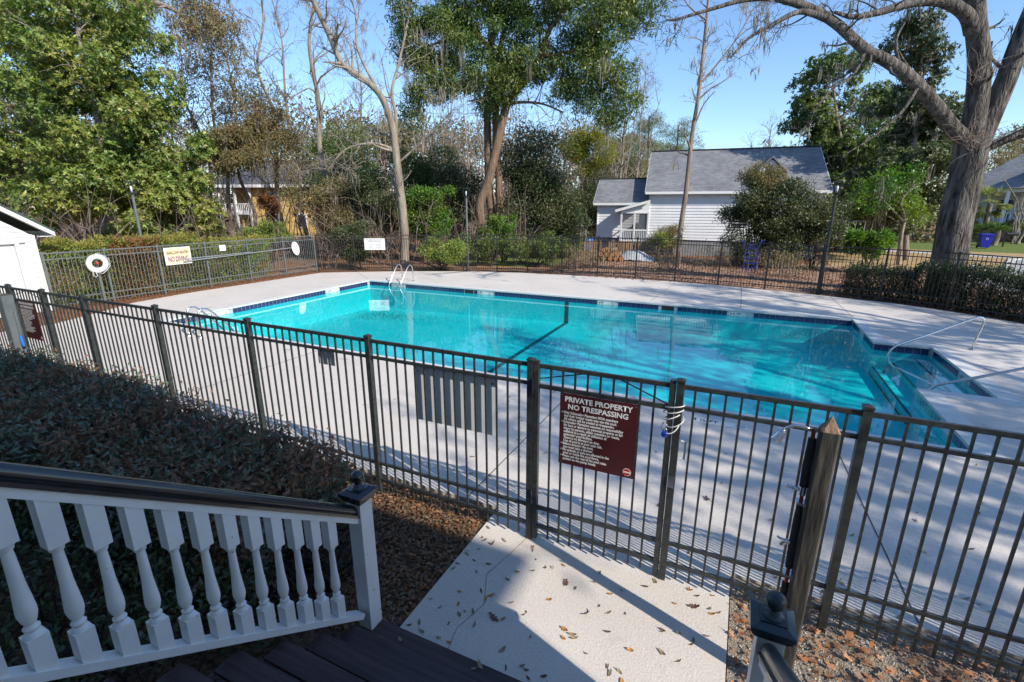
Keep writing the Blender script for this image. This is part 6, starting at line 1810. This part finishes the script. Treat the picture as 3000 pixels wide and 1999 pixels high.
# near hedge in the shade of the unseen building
hedge('hedge', [((-13.0,2.3),(-5.6,2.3),1.3,0.0,1.15),((-5.6,2.32),(-3.6,2.36),1.2,0.0,1.0),((-3.6,2.4),(-2.95,2.4),1.0,0.0,0.82)], 'dark green hedge with brown patches in shade between the balustrade and the near fence', M['leaf_hedge'], 52000, 0.066, 0.028, stems=420, jag=0.10)
hedge('bush', [((-9.5,2.33),(-5.2,2.36),1.18,0.05,1.12),((-5.2,2.38),(-3.0,2.40),1.12,0.05,0.99)], 'brown dying stretch of the shaded hedge next to the ball-topped newel', M['leaf_hedge_brown'], 40000, 0.066, 0.028, stems=160, jag=0.12, cat='bush')
hedge('bush', [((-8.5,1.0),(-2.75,1.0),1.7,0.0,0.72)], 'dark leafy bush seen between the white balusters', M['leaf_dark'], 15000, 0.062, 0.026, stems=120, jag=0.12, cat='bush')
# clipped hedge behind the left fence
hx = -20.45
hedge('clipped_hedge', [((hx,7.6),(hx,12.5),1.2,0.0,1.95),((hx-0.1,12.5),(hx-0.1,15.8),1.2,0.0,1.70)], 'clipped yellow green hedge with a brown dead section behind the life ring', M['leaf_box'], 26000, 0.095, 0.04, stems=120, top_mat=M['leaf_box_top'], ntop=9000, jag=0.05, extra=(M['leaf_rust'],7500,((hx+0.08,9.35),(hx+0.08,11.0),1.22,0.0,1.93)))
shrub(720,735,24.5,1.3,0.75,'rounded green shrub behind the right end of the grey fence',M['leaf_box'],6000,0.09,0.04,group=None)
# dark hedge beyond the fence at right
hedge('hedge', [((3.6,21.8),(5.6,21.0),1.0,0.05,1.0),((5.6,21.0),(7.4,19.8),1.2,0.05,1.25),((7.4,19.8),(9.6,17.4),1.1,0.05,1.15)], 'dark loose hedge in deep shade at the foot of the big oak', M['leaf_dark'], 24000, 0.095, 0.042, stems=320, jag=0.16)
# leggy tan shrubs in the yard
for k, (px, py, D, n, lab) in enumerate([(1975,790,25,16,'leggy brown twigged shrub at the foot of the slim tree'),(2120,775,26.5,18,'tan leggy shrub in front of the shaded house wall'),(2255,775,25,20,'tan twigged shrub below the blue climbing net'),(2330,800,22.5,18,'wiry tan shrub behind the fence left of the right lamp post'),(1740,770,27,14,'low twiggy shrub left of the log pile'),(1650,765,26,14,'wispy twig shrub right of the dark thicket')]):
    c = V3(*at(px,py,D)[:2],0)
    root = tree_root('twig_shrub', c, lab, 'shrub', 'leggy shrubs in the yard')
    T = Tubes(); tips = []
    for _ in range(n):
        s = c + V3(rg.normal()*0.5,rg.normal()*0.4,0); q, d = wander(s, V3(rg.normal()*0.6,rg.normal()*0.6,1), rg.uniform(0.6,1.3), 5, rg, 0.25); rq = np.linspace(0.022,0.007,5); T.add(q, rq, 4)
        ramify(T, q, rq, rg, 4, (0.3,0.7), 1, 1, tips, sides=4, minr=0.004)
    finish_trunk(T, root, M['twig_grey'], 'stems')
    tips = np.array(tips); i = rg.choice(len(tips), 700); npmesh('leaves', scatter_leaves(tips[i]+rg.normal(size=(700,3))*0.12, 0.11, 0.04, rg), 4, M['leaf_olive'], root)
# spiky plant by the porch
c = V3(*at(1927,742,32)[:2],0); root = tree_root('spiky_plant', c, 'spiky yucca clump beside the screened porch', 'plant')
n = 240; a = rg.uniform(0,2*np.pi,n); el = rg.uniform(-0.5,1.3,n); A = np.stack([np.cos(a)*np.cos(el),np.sin(a)*np.cos(el),np.sin(el)],1)
npmesh('blades', leaf_quads(np.repeat(c[None]+V3(0,0,0.9),n,0)+rg.normal(size=(n,3))*0.12, A, rg.normal(size=(n,3)), rg.uniform(0.7,1.1,n), np.full(n,0.07), curl=-0.1), 4, M['leaf_palm'], root)
T = Tubes(); limb(T, [c,c+V3(0.03,0,0.5),c+V3(0,0,1.0)], 0.10, 0.08, 8); finish_trunk(T, root, M['bark_grey'], 'stem')
shrub(1965,695,33,0.75,0.95,'rounded brownish green bush behind the spiky yucca',M['leaf_olive'],3500,0.09,0.03,kcl=14,csize=0.35,group=None)
# ferny bits at the right of the hedge by the road
def palm(px, py, D, h, label, sago=False):
    b = V3(*at(px,py,D)[:2],0); root = tree_root('sago_palm' if sago else 'palm_tree', b, label, 'palm', 'sago palms by the drive' if sago else None)
    T = Tubes(); limb(T, [b,b+V3(0.1,0,h*0.5),b+V3(0.05,0,h)], 0.26 if sago else 0.22, 0.22 if sago else 0.2, 10); finish_trunk(T, root, M['bark_grey'], 'trunk')
    top = b+V3(0.05,0,h); Vs = []; n = 26 if sago else 34
    for k in range(n):
        a = rg.uniform(0,2*math.pi); el = rg.uniform(-0.15,1.1) if sago else rg.uniform(-0.9,1.2)
        L = rg.uniform(1.1,1.5) if sago else rg.uniform(1.1,1.6)
        d = V3(math.cos(a)*math.cos(el),math.sin(a)*math.cos(el),math.sin(el))
        if sago:
            t = np.linspace(0.1,1,26); pts = top + np.outer(t,d)*L - np.outer(t**2,V3(0,0,1))*L*0.45
            side = unit(np.cross(d,V3(0,0,1)))
            for s in (-1,1):
                Vs.append(leaf_quads(pts, np.repeat((side*s+d*0.5+V3(0,0,0.25))[None],26,0), np.repeat(V3(0,0,1)[None],26,0), 0.34*np.sin(np.pi*(0.15+0.8*t)), np.full(26,0.03), curl=0.0))
        else:
            hub = top + d*L*0.75; side = unit(np.cross(d,V3(0,0,1))); m = 22
            f = np.linspace(-1.5,1.5,m); dirs = np.outer(np.cos(f),d)+np.outer(np.sin(f),side) - V3(0,0,0.25)
            Vs.append(leaf_quads(np.repeat(hub[None],m,0), dirs, rg.normal(size=(m,3))*0.3+V3(0,0,1), rg.uniform(0.7,1.0,m), np.full(m,0.075), curl=-0.05))
            Vs.append(leaf_quads(top[None], d[None], V3(0,0,1)[None], np.array([L*0.8]), np.array([0.05]), curl=0.0))
    npmesh('fronds', np.concatenate(Vs), 4, M['leaf_sago'] if sago else M['leaf_palm'], root)
    return root
palm(2880,668,46,3.4,'cabbage palm in front of the porch across the road')
palm(2877,692,42,1.25,'sago palm behind the blue bin',True)
palm(2915,694,41,1.25,'sago palm right of the blue bin',True)
shrub(2975,668,45,2.6,0.8,'dark rounded shrub right of the sago palms',M['leaf_oak'],5000,0.16,0.06,group=None)
shrub(2840,672,46,1.6,0.8,'pale green shrub between the oak trunk and the sago palms',M['leaf_oak'],3500,0.16,0.06,group=None)
b = V3(*at(2985,680,43)[:2],0)
bare('crape_myrtle', b, 'pale multi-stemmed bare tree at the right edge across the road', [([b+V3(rg.normal()*0.15,rg.normal()*0.15,0),b+V3(rg.normal()*0.5,0.1,1.6),b+V3(rg.normal()*1.1,0.2,3.4),b+V3(rg.normal()*1.6,0.2,5.5)],0.09,0.03,0.4) for _ in range(7)], M['bark_pale'], rg, n=8, Lr=(0.8,2.0), maxlevel=1, group=None)

# ================================================================== YARD THINGS
# wheeled bin
bc = at(2880,727,38.5); bx_, by_ = bc.x, bc.y
root = empty('wheeled_bin', (bx_,by_,-0.03)); tag(root, 'blue wheeled recycling bin at the road edge', 'bin')
m_ = MB(); m_.v = []
for s, z in ((0.26,0.06),(0.36,1.0)):
    for q in ((-1,-1),(1,-1),(1,1),(-1,1)): m_.v.append((bx_+q[0]*s,by_+q[1]*s*1.1,z))
for q in ((0,3,2,1),(4,5,6,7),(0,1,5,4),(1,2,6,5),(2,3,7,6),(3,0,4,7)): m_.face(list(q))
build('body', m_, M['bin_blue'], root)
l_ = MB(); l_.box(bx_-0.40,by_-0.44,1.0,bx_+0.40,by_+0.44,1.05); l_.box(bx_-0.34,by_-0.38,1.05,bx_+0.34,by_+0.38,1.10); l_.box(bx_-0.46,by_-0.3,0.98,bx_-0.40,by_+0.3,1.03)
build('lid', l_, M['bin_blue'], root)
w_ = MB()
for s in (-1,1): w_.tube([(bx_+s*0.30-0.03,by_+0.30,0.10),(bx_+s*0.30+0.03,by_+0.30,0.10)],0.12,14)
buildS('wheel', w_, M['ink'], root)
em = MB(); 
d_cam = Vector((-bx_,-by_,0)).normalized(); sd_ = Vector((-d_cam.y,d_cam.x,0))
ec = Vector((bx_,by_,0.72)) + Vector((0,-0.372,0)); 
for k in range(3):
    a = math.pi/2+k*2*math.pi/3
    em.v += [tuple(ec+Vector((math.cos(a)*0.10,-0.003,math.sin(a)*0.10))),tuple(ec+Vector((math.cos(a+1.2)*0.10,-0.003,math.sin(a+1.2)*0.10))),tuple(ec+Vector((math.cos(a+1.0)*0.05,-0.003,math.sin(a+1.0)*0.05))),tuple(ec+Vector((math.cos(a+0.2)*0.05,-0.003,math.sin(a+0.2)*0.05)))]
    em.face([4*k,4*k+1,4*k+2,4*k+3])
build('recycling_emblem', em, M['sign_white'], root)
# mailbox
mc = at(2938,718,40); 
root = empty('mailbox', (mc.x,mc.y,-0.03)); tag(root, 'dark mailbox on a post beside the road', 'mailbox')
build('post', MB().box(mc.x-0.05,mc.y-0.05,-0.03,mc.x+0.05,mc.y+0.05,1.25), M['lamp_pole_dark'], root)
q = MB(); q.tube([(mc.x-0.05,mc.y-0.3,1.0),(mc.x+0.65,mc.y-0.3,1.0)],0.13,12); build('box', q, M['lamp_pole_dark'], root, smooth='auto')
# street lamp by the far porch
sl = at(2945,660,48); root = empty('lamp_post', (sl.x,sl.y,0)); tag(root, 'thin far street lamp before the porch across the road', 'lamp')
build('pole', MB().tube([(sl.x,sl.y,-0.05),(sl.x,sl.y,3.2)],0.05,8), M['lamp_pole_dark'], root); build('lantern_frame', MB().lathe([(0.06,3.2),(0.16,3.3),(0.2,3.6),(0.05,3.75)],(sl.x,sl.y,0),8), M['lamp_pole_dark'], root)
# blue climbing net
cc = np.array(at(2197,768,24.2)); root = empty('climbing_frame', (cc[0],cc[1],-0.03)); tag(root, 'blue rope climbing net hanging in front of the dark shrub', 'play equipment')
nb = MB(); cx_, cy_ = cc[0], cc[1]
for i, x in enumerate((-0.42,-0.14,0.14,0.42)):
    nb.tube([(cx_+x,cy_+0.05*math.sin(i*2),0.0),(cx_+x*1.05+0.03,cy_+0.03,0.9),(cx_+x*0.9,cy_,1.55),(cx_+x*1.25,cy_,1.95)],0.035,8)
buildS('upright', nb, M['net_blue'], root, smooth='auto')
for k, z in enumerate((0.30,0.62,0.95,1.28,1.62)): build('rung', MB().tube([(cx_-0.45,cy_-0.02,z),(cx_,cy_-0.03,z-0.05),(cx_+0.45,cy_-0.02,z+0.02)],0.032,8), M['net_blue'], root, smooth='auto')
build('top_bar', MB().tube([(cx_-0.75,cy_,2.1),(cx_-0.4,cy_,1.93),(cx_+0.4,cy_,1.92),(cx_+0.75,cy_,2.12)],0.035,8), M['net_blue'], root, smooth='auto')
root.scale = (0.70,0.70,0.74)
# red and white toys on a line right of the house bush
cc = np.array(at(2470,660,33)); root = empty('swing_set', (cc[0],cc[1],-0.03)); tag(root, 'swing set with red swings half hidden by shrubs behind the right lamp post', 'play equipment')
s_ = MB(); X, Y = cc[0], cc[1]
s_.tube([(X-1.6,Y,2.2),(X+2.2,Y,2.2)],0.05,8)
for x in (X-1.6,X+2.2):
    for s in (-1,1): s_.tube([(x,Y,2.2),(x+0.1*s,Y+s*0.8,0)],0.045,8)
build('frame', s_, M['lamp_pole'], root)
for x, z in ((X-0.7,1.0),(X+0.5,0.55),(X+1.4,1.2)):
    q = MB(); q.lathe([(0.05,z),(0.22,z+0.02),(0.24,z+0.22),(0.20,z+0.24)],(x,Y,0),10); o = build('swing_seat', q, M['red_plastic'], root)
    q = MB(); q.tube([(x-0.2,Y,z+0.2),(x-0.2,Y,2.2)],0.012,5); q.tube([(x+0.2,Y,z+0.2),(x+0.2,Y,2.2)],0.012,5); build('chain', q, M['steel'], o)
# log pile and tarp
lc = np.array(at(1790,765,29.5)); root = empty('log_pile', (lc[0],lc[1],-0.03)); tag(root, 'heap of cut logs with orange ends in the yard', 'logs')
k = 0
for r_, row in enumerate((5,4,2)):
    for i in range(row):
        x = lc[0]-0.75+i*0.36+r_*0.17+rg.normal()*0.03; z = 0.14+r_*0.24; L_ = rg.uniform(0.5,0.8)
        q = MB(); q.tube([(x,lc[1]-0.3,z),(x+rg.normal()*0.08,lc[1]-0.3+L_,z)],rg.uniform(0.12,0.165),12,cap=False); o = build('log', q, M['log'], root, smooth=True)
        e_ = MB(); R_ = 0.12
        e_.v = [(x+math.cos(a)*0.135,lc[1]-0.302,z+math.sin(a)*0.135) for a in [2*math.pi*j/12 for j in range(12)]]; e_.face(list(range(12))); build('log_end', e_, M['log_end'], o)
tc_ = np.array(at(1858,760,30)); g_n = 14; tm = MB()
for i in range(g_n):
    for j in range(g_n):
        u = i/(g_n-1)*2-1; v = j/(g_n-1)*2-1; rr2 = u*u*0.9+v*v
        z = max(0.0,0.62*math.exp(-1.6*rr2)-0.06)+0.05*math.sin(i*2.3+j*1.7)*(1-min(1,rr2*0.5))
        tm.v.append((tc_[0]+u*1.25+0.08*math.sin(j*1.9),tc_[1]+v*0.9,max(-0.01,z)))
for i in range(g_n-1):
    for j in range(g_n-1): tm.face([i*g_n+j,(i+1)*g_n+j,(i+1)*g_n+j+1,i*g_n+j+1])
o = build('tarp', tm, M['tarp'], smooth=True); tag(o, 'crumpled pale tarp over a heap beside the cut logs', 'tarp')
# low wooden picket fence in the yard
root = empty('wooden_fence', (*at(1690,742,32)[:2],-0.03)); tag(root, 'low brown wooden picket fence in front of the white house porch', 'fence')
a_ = Vector((*at(1640,745,32)[:2],0)); b2 = Vector((*at(1890,748,31.3)[:2],0)); d_ = (b2-a_).normalized(); Lf = (b2-a_).length
for z in (0.35,0.85): build('rail', MB().beam(a_+Vector((0,0,z)),b2+Vector((0,0,z)),0.04,0.09), M['lath'], root)
pkm = None; t_ = 0.05
while t_ < Lf:
    if pkm is None:
        q = MB().box(-0.042,-0.05,-0.03,0.042,-0.028,1.05); pkm = bpy.data.meshes.new('picket'); pkm.from_pydata(q.v,[],q.f); pkm.materials.append(M['lath']); fixn(pkm)
    o = link('picket', pkm, root); p = a_+d_*t_; o.location = Vector((p.x,p.y,rg.normal()*0.02))-Vector((root.location.x,root.location.y,root.location.z))+Vector((0,0,root.location.z)); o.rotation_euler.z = math.atan2(d_.y,d_.x); o.rotation_euler.y = rg.normal()*0.02
    t_ += 0.135
# wooden ramp with rails and covered grill
wa = Vector((*at(1652,735,35)[:2],0)); wb = Vector((*at(1742,735,35)[:2],0)); wd = (wb-wa).normalized(); wn_ = Vector((-wd.y,wd.x,0))
root = empty('wooden_deck', (wa.x,wa.y,-0.03)); tag(root, 'brown wooden garden deck with railing left of the white house', 'deck')
Lw = (wb-wa).length
for i in range(12): build('floor_board', MB().beam(wa+wn_*(0.15*i)+Vector((0,0,0.55)),wb+wn_*(0.15*i)+Vector((0,0,0.55)),0.14,0.04), M['lath'], root)
q = MB(); q.beam(wa+Vector((0,0,1.45)),wb+Vector((0,0,1.45)),0.09,0.07); q.beam(wa+Vector((0,0,0.68)),wb+Vector((0,0,0.68)),0.06,0.07)
for t in (0,0.5,1.0): p = wa+wd*Lw*t; q.box(p.x-0.05,p.y-0.05,-0.03,p.x+0.05,p.y+0.05,1.5)
build('railing', q, M['lath'], root)
for i in range(20): p = wa+wd*(Lw*(i+0.5)/20); build('baluster', MB().box(p.x-0.02,p.y-0.02,0.7,p.x+0.02,p.y+0.02,1.42), M['lath'], root)
gp = wa+wd*Lw*0.72-wn_*0.6; q = MB(); q.lathe([(0.36,0.0),(0.38,0.5),(0.40,0.85),(0.30,1.05),(0.1,1.12)],(gp.x,gp.y,0),14); o = build('covered_grill', q, M['blue_plastic'], smooth=True); tag(o, 'rounded blue grill cover beside the wooden garden deck', 'grill')
# white post by the oak
wpz = at(2842,800,17.0); root = empty('marker_post', (wpz.x,wpz.y,-0.03)); tag(root, 'short white post right of the oak trunk', 'post')
build('post', MB().box(wpz.x-0.05,wpz.y-0.05,-0.03,wpz.x+0.05,wpz.y+0.05,1.15), M['sign_white'], root, bevel=0.006); build('cap', MB().box(wpz.x-0.065,wpz.y-0.065,1.15,wpz.x+0.065,wpz.y+0.065,1.18), M['sign_white'], root)

# ================================================================== FALLEN LEAVES
leafme = []
for mk_, (L, W, lob) in (('leaf_a',(0.050,0.018,0)),('leaf_b',(0.046,0.022,0)),('leaf_c',(0.044,0.016,0)),('leaf_d',(0.060,0.022,0)),('leaf_b',(0.085,0.055,1)),('leaf_c',(0.080,0.050,1))):
    q = MB(); k = 9
    left, right, mid = [], [], []
    for i in range(k):
        t = i/(k-1); w = W*0.5*math.sin(math.pi*min(1,max(0,t)))**0.8
        if lob: w *= (1.0 if i % 2 else 0.42)
        z = 0.010*(t-0.5)**2*4*L/0.05+0.002
        mid.append((t*L-L/2,0,z+0.0005)); left.append((t*L-L/2,w,z+0.25*w)); right.append((t*L-L/2,-w,z+0.25*w))
    q.v = mid+left+right
    for i in range(k-1): q.face([i,i+1,k+i+1,k+i]); q.face([i+1,i,2*k+i,2*k+i+1])
    me = bpy.data.meshes.new('fallen_leaf'); me.from_pydata(q.v,[],q.f); me.materials.append(M[mk_]); leafme.append(me)
LEAFW = ['small olive','small orange','small dark brown','small tan','large lobed orange','large lobed brown']
def drop(n, fx, fy, z, label, group, sizes=(0.8,1.3), probs=(0.34,0.10,0.24,0.22,0.04,0.06), rg=rg, test=None):
    k = 0; tries = 0
    while k < n and tries < n*30:
        tries += 1
        x, y = fx(), fy()
        if test and not test(x, y): continue
        mi = rg.choice(6, p=probs); o = link('fallen_leaf', leafme[mi]); s = rg.uniform(*sizes)
        o.location = (x,y,z(x,y) if callable(z) else z); o.rotation_euler = (rg.normal()*0.2, rg.normal()*0.2, rg.uniform(0,6.28)); o.scale = (s,s,s)
        tag(o, LEAFW[mi]+' '+label, 'leaf', group); k += 1
drop(110, lambda: -2.05+2.25*rg.random()**1.5, lambda: rg.uniform(2.28,3.75), 0.006, 'leaf lying on the concrete path before the gate', 'leaves scattered on the concrete path', probs=(0.36,0.14,0.22,0.18,0.04,0.06))
drop(10, lambda: rg.uniform(-2.1,-0.9), lambda: rg.uniform(2.0,2.23), 0.172, 'leaf lying on the lowest dark brown step', 'leaves on the lowest step')
drop(90, lambda: rg.uniform(-6,5), lambda: 4.15+3.4*rg.random()**1.3, 0.004, 'leaf lying on the pale deck between fence and pool', 'leaves scattered on the near deck', sizes=(0.8,1.4), probs=(0.30,0.02,0.34,0.28,0.02,0.04))
drop(26, lambda: rg.uniform(4.6,8), lambda: rg.uniform(9,17), 0.004, 'leaf lying on the shaded deck right of the pool steps', 'leaves scattered on the right deck', sizes=(0.9,1.5), probs=(0.30,0.0,0.40,0.28,0.0,0.02), test=lambda x, y: x > 4.7)
drop(60, lambda: rg.uniform(PX0+0.3,PX1-0.3), lambda: rg.uniform(PY0+0.4,PY1-0.3), WATER_Z+0.001, 'leaf floating on the turquoise pool water', 'leaves floating on the pool', sizes=(0.8,1.4), probs=(0.30,0.0,0.44,0.24,0.0,0.02))
def litter(name, n, xr, yr, L, W, mat, label, z=-0.015, zs=0.02, test=None, parent=None):
    P = np.stack([rg.uniform(*xr,n), rg.uniform(*yr,n), z+np.abs(rg.normal(size=n))*zs],1)
    if test is not None: P = P[test(P)]
    n = len(P); a = rg.uniform(0,2*np.pi,n); A = np.stack([np.cos(a),np.sin(a),rg.normal(size=n)*0.22],1); Nn = rg.normal(size=(n,3))*0.35+V3(0,0,1)
    o = npmesh(name, leaf_quads(P, A, Nn, L*rg.uniform(0.6,1.3,n), W*rg.uniform(0.6,1.3,n), curl=0.15), 4, mat); tag(o, label, 'leaf litter', kind='stuff'); return o
litter('leaf_litter', 5200, (-3.9,-2.12), (2.15,4.02), 0.055, 0.024, M['dead_leaf'], 'brown leaf litter on the mulch between newel and fence')
litter('leaf_litter', 2600, (0.26,4.5), (1.2,4.05), 0.05, 0.022, M['dead_leaf'], 'scattered dead leaves on the gravel right of the path')
def oak_leaves(name, P, size, label):
    """lobed curled leaves lying about, each one polygon"""
    n = len(P); K = 12; a = np.linspace(0,2*np.pi,K,endpoint=False); rad = np.where(np.arange(K)%2==0,1.0,0.52)
    rad = rad[None]*rg.uniform(0.8,1.2,(n,K)); yaw = rg.uniform(0,6.28,n); sz = size*rg.uniform(0.55,1.25,n)
    u = np.stack([np.cos(yaw),np.sin(yaw),rg.normal(size=n)*0.25],1); w = np.stack([-np.sin(yaw),np.cos(yaw),rg.normal(size=n)*0.25],1)
    x = rad*np.cos(a)[None]; y = rad*np.sin(a)[None]*0.55; V = P[:,None,:]+(u[:,None,:]*x[...,None]+w[:,None,:]*y[...,None])*sz[:,None,None]
    V[:,:,2] += (x**2*0.35+rg.normal(size=(n,K))*0.06)*sz[:,None]; V[:,:,2] = np.maximum(V[:,:,2],-0.02)
    o = npmesh(name, V.reshape(-1,3), K, M['dead_leaf_orange']); tag(o, label, 'leaf litter', kind='stuff')
P = np.stack([rg.uniform(0.5,4.5,2300), rg.uniform(2.9,4.08,2300), rg.uniform(-0.015,0.03,2300)],1)
P = P[rg.random(len(P)) < np.exp(-((P[:,1]-3.62)/0.40)**2)*np.clip((P[:,0]-0.3)/1.5,0.12,1)*0.8]
oak_leaves('oak_leaf_drift', P, 0.044, 'drift of orange oak leaves along the foot of the near fence')
P = np.stack([rg.uniform(0.26,0.62,120), rg.uniform(2.2,3.9,120), rg.uniform(-0.015,0.02,120)],1)
oak_leaves('oak_leaf_drift', P, 0.036, 'orange leaves along the right edge of the path')
litter('pine_straw', 16000, (-19.85,-17.0), (5.5,17.9), 0.14, 0.012, M['leaf_rust'], 'reddish pine straw between the deck and the grey fence', test=lambda P: (P[:,0] < np.interp(P[:,1],[5.2,6.4,7.9,9.1,11,17.9],[-17.05,-17.25,-17.95,-18.65,-18.88,-18.8])))
litter('yard_litter', 9000, (-9,9), (21.8,31), 0.13, 0.05, M['dead_leaf'], 'dead leaves strewn over the sandy yard beyond the fence')
litter('shade_litter', 5000, (2.5,9.5), (17.5,21.8), 0.11, 0.05, M['dead_leaf'], 'dead leaves under the dark hedge by the oak', test=lambda P: P[:,1] > np.interp(P[:,0],[2.5,4.5,6.1,7.4,8.6,9.6],[21.1,20.4,19.5,18.4,17.0,15.5]))
n = 900; cx = rg.choice([-13.6,-12.4,-11.0,-3.9],n,p=[0.35,0.3,0.15,0.2]); P = np.stack([cx+rg.normal(size=n)*0.55, np.where(cx<-5,15.3,12.3)+rg.normal(size=n)*0.45, np.zeros(n)],1); P[:,0] = np.clip(P[:,0],PX0+0.2,PX1-0.2); P[:,1] = np.clip(P[:,1],PY0+0.2,PY1-0.2)
P[:,2] = [floor_z(x)+0.012 for x in P[:,0]]; a = rg.uniform(0,6.28,n); A = np.stack([np.cos(a),np.sin(a),0*a],1)
o = npmesh('pool_debris', leaf_quads(P, A, np.repeat(V3(0,0,1)[None],n,0), 0.07*rg.uniform(0.5,1.2,n), 0.03*rg.uniform(0.6,1.2,n), curl=0.05), 4, M['dead_leaf']); tag(o, 'sunken dead leaves on the pool floor', 'leaf litter', kind='stuff')
# gravel grains near the lower right edge
n = 9000; P = np.stack([rg.uniform(0.26,3.6,n), rg.uniform(1.4,4.05,n), np.full(n,-0.022)],1)
s = rg.uniform(0.004,0.012,n); oct_ = np.array([[1,0,0],[0,1,0],[0,0,0.7],[-1,0,0],[0,-1,0]],float); tri = [(0,1,2),(1,3,2),(3,4,2),(4,0,2)]
R_ = rg.uniform(0.7,1.4,(n,5,1)); Vv = P[:,None,:]+oct_[None]*s[:,None,None]*R_
T3 = Vv[:,[i for t in tri for i in t],:].reshape(-1,3)
M['pebble'] = leaf_mat('pebble', [(0.30,0.25,0.20),(0.45,0.40,0.34),(0.58,0.53,0.46),(0.22,0.17,0.13)], rough=0.85, trans=0.0)
o = npmesh('gravel', T3, 3, M['pebble']); tag(o, 'pale gravel beside the path at the lower right', 'gravel', kind='stuff')
